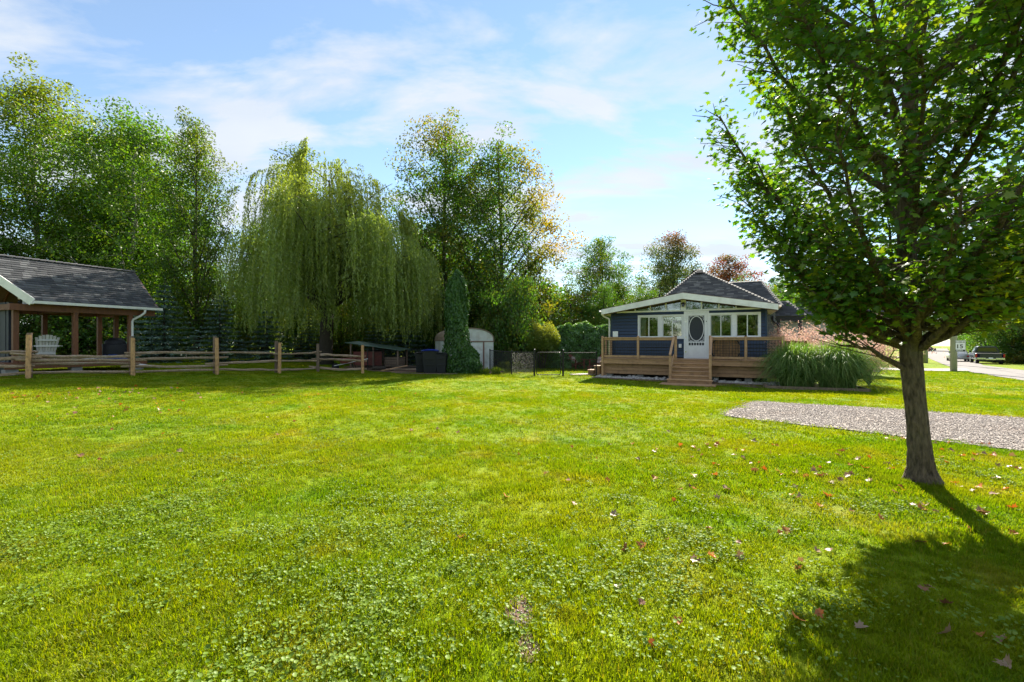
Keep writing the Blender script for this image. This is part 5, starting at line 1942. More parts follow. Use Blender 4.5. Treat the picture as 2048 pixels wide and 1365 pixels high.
# finer rings for an uneven, fluted trunk
TPm = np.array(tpts)
zz = np.concatenate([np.linspace(-0.1, 2.2, 120), np.linspace(2.25, 8.6, 60)])
rr = np.interp(zz, TPm[:, 2], trad)
cxs, cys = np.interp(zz, TPm[:, 2], TPm[:, 0]), np.interp(zz, TPm[:, 2], TPm[:, 1])
NR = 84
base = 0
for i in range(len(zz)):
    for k in range(NR):
        an = 2 * PI * k / NR
        fl_ = math.exp(-max(zz[i], 0) / 0.12)
        fu = abs(float(vnoise(np.array(an * 4.6 + 0.9 * math.sin(zz[i] * 2.3)), np.array(zz[i] * 4.2))) * 2 - 1)
        fu2 = abs(float(vnoise(np.array(an * 9.5 + 20 + 0.5 * math.sin(zz[i] * 5)), np.array(zz[i] * 9.0 + 7))) * 2 - 1)
        wav = math.sin(0.5 * an)
        bump_ = 1 + 0.025 * math.sin(3 * an + zz[i] * 2.1) + 0.16 * fl_ * math.sin(5 * an + 0.7) + (0.11 * (fu ** 0.6 - 0.5) + 0.06 * (fu2 ** 0.6 - 0.5)) * min(1.0, 2.2 * wav)
        mb.v.append((cxs[i] + rr[i] * bump_ * math.cos(an), cys[i] + rr[i] * bump_ * math.sin(an), zz[i]))
for i in range(len(zz) - 1):
    for k in range(NR):
        a = i * NR + k
        b = i * NR + (k + 1) % NR
        mb.f.append((a, b, b + NR, a + NR))


def tr_at(z):
    return np.array([np.interp(z, TPm[:, 2], TPm[:, 0]), np.interp(z, TPm[:, 2], TPm[:, 1]), z])


ENV = [(1.45, 0.45), (1.87, 1.05), (2.4, 1.45), (3.0, 1.78), (3.44, 1.98), (4.75, 2.12), (6.0, 2.2), (7.2, 2.0), (8.4, 1.4), (9.4, 0.4)]
ez_, er_ = np.array([e[0] for e in ENV]), np.array([e[1] for e in ENV])
limbs = []
# a few limbs one can make out, then the rest spiral up the stem (azimuth 0 = +x, 90 = away from camera)
hand = [(1.22, 172, 0.75, 1.80, 0.036), (1.62, 165, 1.15, 2.45, 0.042), (1.75, 200, 1.3, 2.7, 0.040), (1.68, 12, 1.2, 2.6, 0.034), (1.85, 350, 1.4, 3.0, 0.040), (1.45, 255, 0.4, 2.3, 0.045), (1.95, 150, 1.5, 3.9, 0.045), (2.0, 30, 1.5, 3.7, 0.045), (1.55, 185, 1.05, 2.05, 0.04), (1.7, 335, 1.2, 2.25, 0.024), (1.8, 120, 1.0, 2.3, 0.04), (1.8, 60, 1.1, 2.4, 0.04), (1.85, 300, 1.0, 2.5, 0.04)]
for hnd in hand:
    limbs.append(hnd)
nlimb = 62
for i in range(nlimb):
    z1 = 1.9 + 7.1 * ((i + 0.5) / nlimb) ** 0.95
    az = math.degrees(i * 2.39996) + mr.normal() * 10
    rad = np.interp(z1, ez_, er_) * mr.uniform(0.6, 0.95)
    z0 = max(1.5, z1 - rad * mr.uniform(0.95, 1.4))
    limbs.append((min(z0, 7.8), az, rad, z1, 0.02 + 0.035 * (1 - z0 / 9)))
LP, LT, LN, LA = [], [], [], []
for (z0, az, rad, z1, r0) in limbs:
    az = R(az)
    p0 = tr_at(z0)
    p2 = np.array([-0.12 + math.cos(az) * rad, math.sin(az) * rad, z1])
    p1 = np.array([p0[0] * 0.35 + p2[0] * 0.65, p0[1] * 0.35 + p2[1] * 0.65, z0 * 0.62 + z1 * 0.38])
    path = bez(p0, p1, p2, 9)
    path[1:-1] += mr.normal(size=(7, 3)) * 0.025
    mb.tube(path, np.linspace(r0, 0.008, 9), 6, cap=False)
    nt = int(9 + 15 * rad)
    for j in range(nt):
        t = 0.22 + 0.78 * (j + mr.random()) / nt
        q_ = np.array([np.interp(t, np.linspace(0, 1, 9), path[:, d]) for d in range(3)])
        ta = az + mr.normal() * 1.1
        tl = mr.uniform(0.25, 0.62) * (1.1 - 0.35 * t)
        e = q_ + np.array([math.cos(ta), math.sin(ta), mr.uniform(0.0, 0.9)]) * tl
        mb.tube([q_, (q_ + e) / 2 + mr.normal(size=3) * 0.03, e], [0.008, 0.006, 0.003], 3, cap=False)
        nlv = int(mr.integers(19, 30) if z1 > 3 else mr.integers(14, 22))
        s = mr.random(nlv) ** 0.7
        pos = q_ + (e - q_) * s[:, None] + mr.normal(size=(nlv, 3)) * np.array([0.12, 0.12, 0.085])
        LP.append(pos)
        yel = 0.02 + 0.16 * mr.random() ** 2
        if z1 < 2.7 and math.cos(az) > -0.2:
            yel += 0.22
        if mr.random() < 0.05:
            yel += 0.3
        LT.append(np.clip(yel + mr.normal(size=nlv) * 0.08, 0, 0.9))
        out = np.array([math.cos(ta), math.sin(ta), 0.0])
        LN.append(mr.normal(size=(nlv, 3)) * 0.55 + np.array([0, 0, 1.0]) + out * 0.35)
        LA.append(mr.normal(size=(nlv, 3)) * 0.6 + out + np.array([0, 0, -0.55]))
LP, LT, LN, LA = (np.concatenate(a) for a in (LP, LT, LN, LA))
rl_ = np.hypot(LP[:, 0] + 0.12, LP[:, 1])
keep = (LP[:, 2] > np.where(LP[:, 0] > 0, 1.66, 1.55) + 0.05 * mr.normal(size=len(LP))) & (rl_ < np.interp(LP[:, 2], ez_, er_) * (1.0 + 0.10 * mr.normal(size=len(LP)))) & ~((rl_ < 0.5) & (LP[:, 2] < 2.15))
LP, LT, LN, LA = LP[keep], LT[keep], LN[keep], LA[keep]
LS = mr.uniform(0.045, 0.108, len(LP))
LR = np.clip(mr.random(len(LP)) * 0.9, 0, 1)
mb.build('trunk', M['bark'], mpl, True)
# the 280 leaves that show largest become leaves of their own under the crown
wp = LP + np.array([MX, MY, 0])
vis = (wp[:, 1] > 1.5) & (np.abs(wp[:, 0] / wp[:, 1]) < 1.14) & (np.abs((wp[:, 2] - EYE) / wp[:, 1]) < 0.75)
score = np.where(vis, LS / np.linalg.norm(wp - np.array([0, 0, EYE]), axis=1), 0)
big = np.argsort(-score)[:280]
mask = np.ones(len(LP), bool)
mask[big] = False
V, F, _, _, _ = maple_leaves(LP[mask], LS[mask], LN[mask], LA[mask])
crown = link('crown', npmesh('maple_crown', V, F, {'tint': np.repeat(LT[mask], NLP), 'rnd': np.repeat(LR[mask], NLP)}, L['maple']), None, mpl)
lvar = []
for q in range(5):
    sp_ = LPTS * (1 + 0.06 * mr.normal(size=LPTS.shape))
    lvar.append(npmesh('maple_leaf', sp_, LTRI, {'tint': np.full(NLP, 0.03 + 0.07 * q), 'rnd': np.full(NLP, 0.15 + 0.17 * q)}, L['maple']))
nrm_b = unit(LN[big])
al_b = unit(LA[big] - nrm_b * np.sum(LA[big] * nrm_b, axis=1, keepdims=True))
bi_b = np.cross(al_b, nrm_b)
for i, g_ in enumerate(big):
    o = link('leaf', lvar[i % 5], None, crown)
    mt = Matrix(((bi_b[i][0], al_b[i][0], nrm_b[i][0]), (bi_b[i][1], al_b[i][1], nrm_b[i][1]), (bi_b[i][2], al_b[i][2], nrm_b[i][2])))
    o.location = LP[g_]
    o.rotation_euler = mt.to_euler()
    o.scale = (LS[g_],) * 3

# ------------------------------------------------------------------ willow
wr_ = np.random.default_rng(31)
random.seed(31)
WX, WYY = -11.2, 26.4
wil = thing('willow_tree', 'weeping willow with long hanging strands and dark forked trunk behind the rail fence', 'tree', (WX, WYY, gz(WX, WYY) - 0.05))
mb = MB()
mb.tube([(0, 0, -0.1), (0.02, 0, 0.6), (0.05, 0, 1.6), (0.1, 0, 2.6), (0.22, 0, 3.4)], [0.52, 0.42, 0.38, 0.38, 0.34], 12, jit=0.05)
forks = [((0.2, 0, 3.3), (1.0, 0.2, 5.5), (1.6, 0.4, 9.2), 0.26), ((0.1, 0, 3.0), (-1.0, -0.2, 4.2), (-1.4, -0.5, 8.8), 0.22), ((0.2, 0, 3.4), (0.2, 0.6, 6), (-0.1, 0.8, 11.4), 0.22), ((0.2, 0, 3.2), (1.4, -0.8, 4.4), (3.4, -1.2, 7.2), 0.18), ((0, 0, 3.1), (-1.6, 0.6, 4.4), (-3.6, 0.8, 7.0), 0.18), ((0.1, 0, 3.2), (0.2, -1.2, 4.8), (0.4, -2.6, 8.2), 0.18), ((0.2, 0, 3.3), (2.2, 0.4, 5.0), (4.6, 0.6, 5.9), 0.15), ((0, 0, 3.2), (-1.0, 1.2, 5.0), (-1.2, 2.8, 8.5), 0.18)]
TIPS = []
for (a, b, c, r0) in forks:
    path = bez(np.array(a), np.array(b), np.array(c), 9)
    mb.tube(path, np.linspace(r0, 0.05, 9), 7, cap=False)
    for j in range(16):
        t = 0.3 + 0.7 * (j + wr_.random()) / 16
        q_ = np.array([np.interp(t, np.linspace(0, 1, 9), path[:, d]) for d in range(3)])
        az = wr_.uniform(0, 2 * PI)
        ln_ = wr_.uniform(1.3, 4.1)
        tip = q_ + np.array([math.cos(az) * ln_, math.sin(az) * ln_, wr_.uniform(0.5, 1.8)])
        mid = (q_ + tip) / 2 + np.array([0, 0, 0.5])
        br = bez(q_, mid, tip, 5)
        mb.tube(br, np.linspace(0.05, 0.012, 5), 4, cap=False)
        for t2 in (0.35, 0.6, 0.8, 1.0):
            k_ = np.array([np.interp(t2, np.linspace(0, 1, 5), br[:, d]) for d in range(3)])
            TIPS.append(k_)
mb.build('trunk', M['barkdark'], wil, True)
TIPS = np.array(TIPS)
TOPT = TIPS[TIPS[:, 2] > 8.2]
OUTT = TIPS[np.hypot(TIPS[:, 0], TIPS[:, 1]) > 3.6]
ER = lambda z: np.interp(z, [0.5, 3, 5, 7, 9, 11, 12.6], [6.6, 7.2, 7.2, 6.3, 5.0, 3.4, 1.0])
Pl, Al, Tl, Rl, Zl = [], [], [], [], []
nst = 5000
for i in range(nst):
    if i % 11 == 0:
        src_ = (TIPS, TOPT, OUTT)[(i // 11) % 3]
        cl_c = src_[wr_.integers(len(src_))] + wr_.normal(size=3) * np.array([0.5, 0.5, 0.35])
        cl_h = wr_.uniform(1.4, 5.6)
    q_ = cl_c + wr_.normal(size=3) * np.array([0.24, 0.24, 0.22])
    rad = math.hypot(q_[0], q_[1])
    mxr = ER(q_[2])
    if rad > mxr:
        q_[:2] *= mxr / rad
    # arch outwards, then hang
    out = np.array([q_[0], q_[1], 0]) / (math.hypot(q_[0], q_[1]) + 0.3)
    hang = cl_h * wr_.uniform(0.55, 1.1) * (0.75 + 0.35 * (rad / 6))
    low = 1.1 + 1.0 * wr_.random() + (0.6 if wr_.random() < 0.4 else 0)
    hang = min(hang, max(0.5, q_[2] - low))
    arch = wr_.uniform(0.2, 1.0)
    n = int(hang / 0.058) + 5
    s = np.linspace(0, 1, n)
    pz = q_[2] + 0.25 * np.sin(np.minimum(s * 5, PI)) - hang * s ** 1.15
    ph = (1 - np.exp(-3.5 * s)) * arch
    sway = wr_.normal(size=2) * 0.12
    pts = np.column_stack([q_[0] + out[0] * ph + sway[0] * s ** 2, q_[1] + out[1] * ph + sway[1] * s ** 2, pz])
    pts += wr_.normal(size=pts.shape) * 0.028
    Pl.append(pts)
    az = wr_.uniform(0, 2 * PI, n)
    Al.append(np.column_stack([np.cos(az) * 0.5, np.sin(az) * 0.5, np.full(n, -1.0)]))
    Tl.append(np.clip(np.full(n, 0.12 + 0.25 * wr_.random() + (0.25 if q_[2] > 9 else 0)) + wr_.normal(size=n) * 0.08, 0, 1))
    Rl.append(np.clip(0.5 * wr_.random() + 0.5 * wr_.random(n), 0, 1))
Pl, Al, Tl, Rl = (np.concatenate(a) for a in (Pl, Al, Tl, Rl))
V, F = leaf_cards(Pl, wr_.uniform(0.12, 0.21, len(Pl)), wr_.normal(size=Pl.shape), 0.30, wr_, along=Al)
link('crown', npmesh('willow_crown', V, F, {'tint': np.repeat(Tl, 4), 'rnd': np.repeat(Rl, 4)}, L['willow']), None, wil)

# ------------------------------------------------------------------ broadleaf trees of the middle distance and beyond
ROUND = [(0.2, 0.45), (0.32, 0.85), (0.5, 1.0), (0.7, 0.92), (0.85, 0.65), (1.0, 0.15)]
OVAL = [(0.12, 0.4), (0.3, 0.8), (0.5, 1.0), (0.7, 0.85), (0.88, 0.5), (1.0, 0.08)]
COLUMN = [(0.08, 0.7), (0.3, 1.0), (0.6, 0.95), (0.8, 0.65), (0.93, 0.35), (1.0, 0.05)]
VASE = [(0.1, 0.3), (0.3, 0.7), (0.55, 1.0), (0.75, 0.95), (0.9, 0.6), (1.0, 0.2)]
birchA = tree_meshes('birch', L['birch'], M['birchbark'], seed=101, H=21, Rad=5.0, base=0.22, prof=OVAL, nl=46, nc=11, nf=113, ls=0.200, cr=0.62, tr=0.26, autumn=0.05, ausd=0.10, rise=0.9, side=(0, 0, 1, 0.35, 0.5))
birchB = tree_meshes('birch', L['birch'], M['birchbark'], seed=102, H=18.5, Rad=5.2, base=0.20, prof=ROUND, nl=44, nc=11, nf=113, ls=0.200, cr=0.62, tr=0.24, autumn=0.03, ausd=0.08, rise=0.8)
poplarA = tree_meshes('poplar', L['poplar'], M['barkdark'], seed=103, H=16, Rad=3.3, base=0.12, prof=COLUMN, nl=44, nc=9, nf=99, ls=0.163, cr=0.45, tr=0.22, autumn=0.05, ausd=0.10, rise=1.5, side=(1, 0, 0.5, 0.3, 0.3))
turnA = tree_meshes('turning_maple', L['autumn'], M['barkdark'], seed=104, H=15.4, Rad=4.2, base=0.15, prof=OVAL, nl=46, nc=12, nf=92, ls=0.163, cr=0.5, tr=0.22, autumn=0.03, ausd=0.08, rise=1.1, side=(-0.6, 0, 0.8, 0.5, 0.55), gap=0.08)
turnB = tree_meshes('turning_maple', L['autumn'], M['barkdark'], seed=105, H=14.2, Rad=4.4, base=0.15, prof=VASE, nl=46, nc=12, nf=92, ls=0.163, cr=0.5, tr=0.22, autumn=0.04, ausd=0.10, rise=1.0, side=(1, 0.1, 0.25, 0.9, 0.22), gap=0.08)
greenA = tree_meshes('green_tree', L['green'], M['barkdark'], seed=106, H=13, Rad=4.6, base=0.14, prof=ROUND, nl=36, nc=9, nf=92, ls=0.200, cr=0.6, tr=0.24, autumn=0.03, ausd=0.08, rise=0.8)
greenB = tree_meshes('green_tree', L['green'], M['barkdark'], seed=107, H=15, Rad=4.6, base=0.12, prof=OVAL, nl=38, nc=9, nf=92, ls=0.200, cr=0.6, tr=0.24, autumn=0.02, ausd=0.06, rise=1.0)
openA = tree_meshes('open_tree', L['autumn'], M['barkdark'], seed=108, H=13.5, Rad=4.6, base=0.30, prof=ROUND, nl=34, nc=13, nf=83, ls=0.192, cr=0.52, tr=0.22, autumn=0.05, ausd=0.10, rise=1.1, gap=0.05)
redtopA = tree_meshes('redtop_tree', L['red'], M['barkdark'], seed=109, H=16, Rad=5.2, base=0.12, prof=ROUND, nl=46, nc=13, nf=92, ls=0.207, cr=0.58, tr=0.25, autumn=0.03, ausd=0.06, rise=1.3, side=(0.35, 0, 1, 1.0, 0.62))
redB = tree_meshes('red_tree', L['red'], M['barkdark'], seed=110, H=13, Rad=4.2, base=0.15, prof=ROUND, nl=38, nc=12, nf=88, ls=0.207, cr=0.55, tr=0.22, autumn=0.55, ausd=0.25, rise=1.1)
shrubA = tree_meshes('bush', L['green'], M['barkdark'], seed=111, H=3.2, Rad=1.9, base=0.05, prof=[(0.05, 0.9), (0.4, 1.0), (0.75, 0.85), (1, 0.3)], nl=22, nc=6, nf=83, ls=0.128, cr=0.3, tr=0.06, autumn=0.04, ausd=0.10, rise=0.9)
shrubB = tree_meshes('bush', L['autumn'], M['barkdark'], seed=112, H=3.6, Rad=2.0, base=0.05, prof=[(0.05, 0.9), (0.4, 1.0), (0.75, 0.85), (1, 0.3)], nl=22, nc=6, nf=83, ls=0.136, cr=0.3, tr=0.06, autumn=0.12, ausd=0.16, rise=0.9)

G_L = 'tall trees behind the pavilion'
put_tree('birch_tree', 'tallest birch with sunlit yellow-green top above the pavilion roof', birchA, -30.8, 28.5, 0.88, 0.4, G_L)
put_tree('birch_tree', 'pale-trunked birch rising behind the middle of the pavilion', birchB, -25.6, 29.8, 0.92, 2.0, G_L)
put_tree('birch_tree', 'birch with low spreading limbs between the pale-trunked birch and the narrow poplar', birchB, -27.6, 34.0, 0.80, 4.4, G_L)
put_tree('birch_tree', 'short pale-barked birch with low crown hanging over the near roof end of the pavilion', birchB, -31.5, 24.5, 0.62, 1.1, G_L)
put_tree('birch_tree', 'birch standing far behind the other birches, only its top showing', birchA, -36, 40, 1.0, 3.0, G_L)
put_tree('poplar_tree', 'tall narrow poplar with bronze tip between birches and willow', poplarA, -20.5, 28.6, 0.80, 0.3, sz=1.0)
put_tree('poplar_tree', 'dark poplar whose top shows behind the crown of the willow', poplarA, -16.0, 33.0, 0.98, 2.6)
put_tree('green_tree', 'dark green tree filling the gap behind the left of the willow', greenB, -21.5, 38, 0.62, 1.0)
put_tree('turning_maple', 'slim tree with spiky top and a few orange leaves beside the willow', turnA, -5.1, 33.0, 1.19, 0.0, 'turning trees behind the white shed')
put_tree('turning_maple', 'broad tree with golden orange leaves on its house side behind the white shed', turnB, -0.9, 33.4, 1.18, 0.0, 'turning trees behind the white shed')
put_tree('green_tree', 'leafy green tree standing between willow and the turning trees', greenA, -8.2, 38.0, 0.9, 2.2)
put_tree('green_tree', 'low green tree with yellowing crown behind the golden shrub', shrubB, 2.0, 32, 1.7, 0.4)
put_tree('green_tree', 'rounded yellow-green tree above the hedge next to the turning tree', shrubB, 4.8, 36, 1.8, 2.4)
put_tree('open_tree', 'open-crowned tree with bare lower trunk above the hedge behind the cottage', openA, 8.3, 40.5, 0.84, 0.5)
put_tree('redtop_tree', 'large rounded tree with reddish top rising behind the cottage roof', redtopA, 17.2, 47, 0.85, 0.0)
put_tree('red_tree', 'wine-red tree showing over the wing roof of the cottage', redB, 30.6, 62, 1.12, 1.0)
put_tree('green_tree', 'pale green tree between red tree and cottage wing roof', greenA, 23.0, 52, 0.62, 3.0)
put_tree('green_tree', 'green tree behind the foreground maple, beyond the wing roof', greenB, 31.5, 52, 0.66, 5.0)

r = np.random.default_rng(77)
for i, (x, y, s, lb) in enumerate(((12.0, 52, 0.62, 'green tree filling the gap between open-crowned tree and red-topped tree'), (4.5, 50, 0.6, 'dull green tree far behind the golden shrub'), (21.5, 60, 0.78, 'green tree behind the red-topped tree and roof peak'), (36.5, 66, 0.85, 'green tree flanking the wine-red tree beyond the wing'), (7.0, 33.5, 0.42, 'small green tree just over the hedge behind the cottage'), (11.0, 36.5, 0.5, 'small dense green tree close behind the cottage roof'))):
    put_tree('green_tree', lb, (greenB, greenA)[i % 2], x, y, s, i * 1.4)
# woodland edge: far trees closing the horizon
far = []
for hd in np.arange(-52, 53, 4.2):
    h_ = R(hd + r.normal() * 0.8)
    d_ = r.uniform(62, 84)
    far.append((math.tan(h_) * d_ if abs(hd) < 50 else math.tan(h_) * d_, d_))
for i, (x, y) in enumerate(far):
    if abs((x - y) + 1) < 9 and x > 20:
        continue
    m_ = (greenA, greenB, openA, greenA)[i % 4]
    put_tree('woodland_tree', 'distant green tree in the woodland edge closing off the gardens', m_, x, y, r.uniform(0.55, 0.72) if 0 < x < 45 else r.uniform(0.75, 1.0), r.uniform(0, 6), 'distant woodland trees')
# under the left trees: understory, spruces
under = [(-33, 33), (-29, 34), (-26, 36), (-23, 37), (-18, 37), (-14, 38), (-11, 36), (-8, 38), (-5, 36), (-2.5, 35), (-36, 29), (-30, 38), (-27.5, 24.5), (-31, 26), (-34, 27), (-38, 32), (-26, 27), (-29, 29), (-13, 33.5), (1, 38)]
for i, (x, y) in enumerate(under):
    put_tree('understory_bush', 'leafy bush in the shade behind the %s' % ('pavilion' if x < -21 else 'willow' if x < -6 else 'white shed'), (shrubA, shrubB)[i % 3 == 0], x, y, r.uniform(1.0, 1.5), r.uniform(0, 6), 'understory bushes in the shade', cat='bush')
wood = [(-34, 36), (-28.5, 32.5), (-24, 43), (-31, 45), (-17, 42), (-12, 43), (-7, 44), (-2, 43)]
for i, (x, y) in enumerate(wood):
    put_tree('woodland_tree', 'shaded woodland tree crowding behind the %s' % ('birches' if x < -20 else 'willow' if x < -8 else 'turning trees'), (greenB, greenA)[i % 2], x, y, r.uniform(0.72, 0.95), r.uniform(0, 6), 'shaded woodland trees')
# behind and right of the cottage, along the road
rt = [(20, 38, 0.5), (26, 42, 0.55), (36, 46, 0.62), (40, 53, 0.7), (49, 62, 0.8), (63, 80, 0.95)]
for i, (x, y, s) in enumerate(rt):
    put_tree('roadside_tree', 'dark green tree on the house side of the gravel road', (greenB, greenA)[i % 2], x, y, s, r.uniform(0, 6), 'trees on the house side of the road')
rt = [(56, 49, 0.8), (59, 53.5, 0.75), (66, 60, 0.85), (62, 51, 0.9), (74, 69, 0.9), (86, 81, 1.0), (58, 45, 0.75), (100, 95, 1.05), (70, 58, 1.0), (130, 140, 1.2), (142, 132, 1.2), (125, 150, 1.2)]
for i, (x, y, s) in enumerate(rt):
    put_tree('roadside_tree', 'shady green tree beyond the far verge of the road', (greenB, greenA, greenB)[i % 3], x, y, s, r.uniform(0, 6), 'trees beyond the far verge of the road')
for i, (x, y, s) in enumerate([(55.5, 47.0, 1.2), (57.5, 51, 1.3), (53.5, 43.0, 1.0), (60, 55, 1.4), (50.5, 40.0, 0.8)]):
    put_tree('roadside_bush', 'rust and olive coloured bush on the verge behind the pickup', (shrubB, shrubA)[i % 2], x, y, s, r.uniform(0, 6), 'bushes behind the pickup', cat='bush')
put_tree('red_tree', 'rusty orange young tree on the far verge near the pickup', redB, 55.0, 44.5, 0.5, 2.0)
# beyond the camera's back, the garden's other boundary
for i, (x, y) in enumerate([(-16, -24), (-4, -28), (8, -25), (20, -22), (-23, -20), (-10, -23), (-30, -16), (2, -24)]):
    put_tree('boundary_tree', 'green tree on the boundary opposite the cottage', (greenB, greenA)[i % 2], x, y, 0.8, i * 1.3, 'boundary trees opposite the cottage')
for i in range(12):
    x = -34 + 4.0 * i
    put_tree('boundary_bush', 'leafy bush of the boundary opposite the cottage', (shrubA, shrubB)[i % 2], x, -19 + 1.5 * math.sin(i * 2.1), 1.35, i * 1.7, 'boundary bushes opposite the cottage', cat='bush')


# ------------------------------------------------------------------ spruces


def spruce_meshes(seed, H, Rb):
    r = np.random.default_rng(seed)
    random.seed(seed)
    mb = MB()
    mb.tube([(0, 0, 0), (0, 0, H * 0.5), (0, 0, H)], [0.03 * H * 0.55, 0.012 * H, 0.01], 8)
    P, A, Nn, Rr = [], [], [], []
    lev = int(H / 0.32)
    for i in range(lev):
        f = i / lev
        z = 0.25 + (H - 0.3) * f
        rad = Rb * (1 - f) ** 0.85 + 0.12
        nb = int(6 + 6 * (1 - f))
        for k in range(nb):
            az = 2 * PI * k / nb + i * 0.9 + r.normal() * 0.15
            rl = rad * r.uniform(0.8, 1.1)
            n = int(10 + 34 * rl)
            s = r.random(n) ** 0.8
            dx_, dy_ = math.cos(az), math.sin(az)
            lat = r.normal(size=n) * 0.16 * rl * (1.15 - s)
            zz = z - 0.22 * rl * s + 0.14 * rl * s ** 3
            P.append(np.column_stack([dx_ * s * rl - dy_ * lat, dy_ * s * rl + dx_ * lat, zz + r.normal(size=n) * 0.03]))
            A.append(np.column_stack([np.full(n, dx_) + r.normal(size=n) * 0.5, np.full(n, dy_) + r.normal(size=n) * 0.5, r.normal(size=n) * 0.25]))
            Nn.append(r.normal(size=(n, 3)) * 0.5 + np.array([0, 0, 1.0]))
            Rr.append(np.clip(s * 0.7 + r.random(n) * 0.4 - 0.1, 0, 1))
            mb.tube([(0, 0, z), (dx_ * rl * 0.9, dy_ * rl * 0.9, z - 0.14 * rl)], [0.015, 0.005], 3, cap=False)
    P, A, Nn, Rr = (np.concatenate(a) for a in (P, A, Nn, Rr))
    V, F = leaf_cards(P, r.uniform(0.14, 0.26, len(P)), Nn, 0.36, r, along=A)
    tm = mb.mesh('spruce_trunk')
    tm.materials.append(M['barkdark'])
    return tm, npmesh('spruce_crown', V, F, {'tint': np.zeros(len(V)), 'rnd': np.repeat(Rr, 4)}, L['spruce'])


spA = spruce_meshes(201, 5.2, 2.1)
spB = spruce_meshes(202, 3.6, 1.8)
splist = [(-19.6, 24.8, spA, 0.9, 'blue spruce right behind the far corner of the pavilion'), (-17.0, 25.6, spA, 0.8, 'blue spruce behind the rail fence next to the pavilion downpipe'), (-15.2, 27.3, spB, 0.95, 'low blue spruce below the left strands of the willow'), (-13.6, 29.5, spA, 0.7, 'dark spruce in the shade left of the willow trunk'), (-9.2, 30.2, spA, 0.75, 'dark spruce in the shade behind the lean-to'), (-22.6, 27.6, spB, 1.1, 'spruce half hidden behind the pavilion barbecue'), (-7.0, 29.6, spB, 1.0, 'low spruce behind the chain-link fence near the shed')]
for i, (x, y, m_, s, lb) in enumerate(splist):
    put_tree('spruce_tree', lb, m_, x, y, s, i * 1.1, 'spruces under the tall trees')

# ------------------------------------------------------------------ columnar cedars, hedge, golden shrub


def spray_mesh(name, P, Nn, mat, size, tint, r, asp=0.5):
    A = r.normal(size=P.shape) * 0.45 + np.array([0, 0, 1.0])
    V, F = leaf_cards(P, r.uniform(0.7, 1.3, len(P)) * size, Nn + r.normal(size=P.shape) * 0.7, asp, r, along=A)
    cl_ = np.clip(0.5 + 0.5 * np.sin(P[:, 0] * 5 + P[:, 2] * 4) * np.cos(P[:, 1] * 5 - P[:, 2] * 3), 0, 1)
    rn = np.clip(0.55 * r.random(len(P)) + 0.45 * cl_, 0, 1)
    return npmesh(name, V, F, {'tint': np.repeat(tint, 4), 'rnd': np.repeat(rn, 4)}, mat)


def cedar(label, x, y, H, Rad, seed, prof, lobes=2.0, n=15000, mat='cedar', name='cedar_tree', size=0.13):
    r = np.random.default_rng(seed)
    t = thing(name, label, 'tree', (x, y, gz(x, y) - 0.03))
    MB().tube([(0, 0, -0.1), (0, 0, H * 0.6), (0, 0, H * 0.97)], [0.09, 0.05, 0.01], 8).build('trunk', M['barkdark'], t)
    f = r.random(n)
    az = r.uniform(0, 2 * PI, n)
    rr = Rad * np.interp(f, [p[0] for p in prof], [p[1] for p in prof])
    lob = 1 + 0.12 * (r.random(n) > 0.9) * r.random(n) + 0.12 * np.sin(lobes * az + f * 9) + 0.07 * np.sin(5 * az - f * 17) + 0.05 * np.sin(11 * az + f * 31)
    rr = rr * lob * (1 - 0.32 * r.random(n) ** 2)
    P = np.column_stack([np.cos(az) * rr, np.sin(az) * rr, f * H + r.normal(size=n) * 0.05])
    P[:, 2] = np.maximum(P[:, 2], 0.04)
    Nn = np.column_stack([np.cos(az), np.sin(az), np.full(n, 0.3)])
    link('crown', spray_mesh('cedar_crown', P, Nn, L[mat], size, np.clip(r.normal(size=n) * 0.08, 0, 1), r), None, t)
    return t


CP = [(0, 0.85), (0.08, 1.05), (0.2, 1.0), (0.3, 0.88), (0.6, 0.86), (0.85, 0.68), (0.96, 0.35), (1.0, 0.05)]
cedar('tall dense columnar cedar standing in front of the white shed', -2.75, 22.0, 5.1, 0.68, 301, CP)
put_tree('green_tree', 'tall loose dark green bush-like tree beside the right corner of the shed', shrubA, 0.35, 26.8, 1.0, 0.8, sz=1.85)
put_tree('green_tree', 'dark green leafy sapling behind the right wall of the shed', shrubA, -0.9, 27.6, 0.9, 3.1, sz=1.6)
cedar('low bushy cedar sprouting at the foot of the columnar cedar', -2.05, 21.9, 1.25, 0.50, 303, [(0, 0.9), (0.4, 1.05), (0.8, 0.7), (1, 0.15)], n=4500)
hr = np.random.default_rng(310)
hd = thing('clipped_hedge', 'tall clipped green hedge with flat top behind the gate and cottage', 'hedge', (5.6, 27.6, gz(5.6, 27.6) - 0.03))
HL, HWd, HH = 4.2, 0.8, 2.75
n = 34000
P = hr.uniform(-1, 1, (n, 3))
fc = hr.choice(4, n, p=[0.52, 0.26, 0.11, 0.11])
P[fc == 0, 1] = -1
P[fc == 1, 2] = 1
P[fc == 2, 0] = -1
P[fc == 3, 0] = 1
Nn = np.zeros((n, 3))
Nn[fc == 0] = (0, -1, 0.4)
Nn[fc == 1] = (0, 0, 1)
Nn[fc == 2] = (-1, 0, 0.3)
Nn[fc == 3] = (1, 0, 0.3)
P = np.column_stack([P[:, 0] * HL, P[:, 1] * HWd, (P[:, 2] + 1) / 2 * HH])
lump = 0.13 * np.sin(P[:, 0] * 2.2 + P[:, 2] * 1.7) + 0.10 * np.sin(P[:, 0] * 5.1 - P[:, 2] * 4.3) + 0.06 * np.sin(P[:, 0] * 11 + P[:, 2] * 9)
P += unit(Nn) * (lump - 0.16 * hr.random(n) ** 1.5)[:, None]
P[:, 2] = np.maximum(P[:, 2], 0.03)
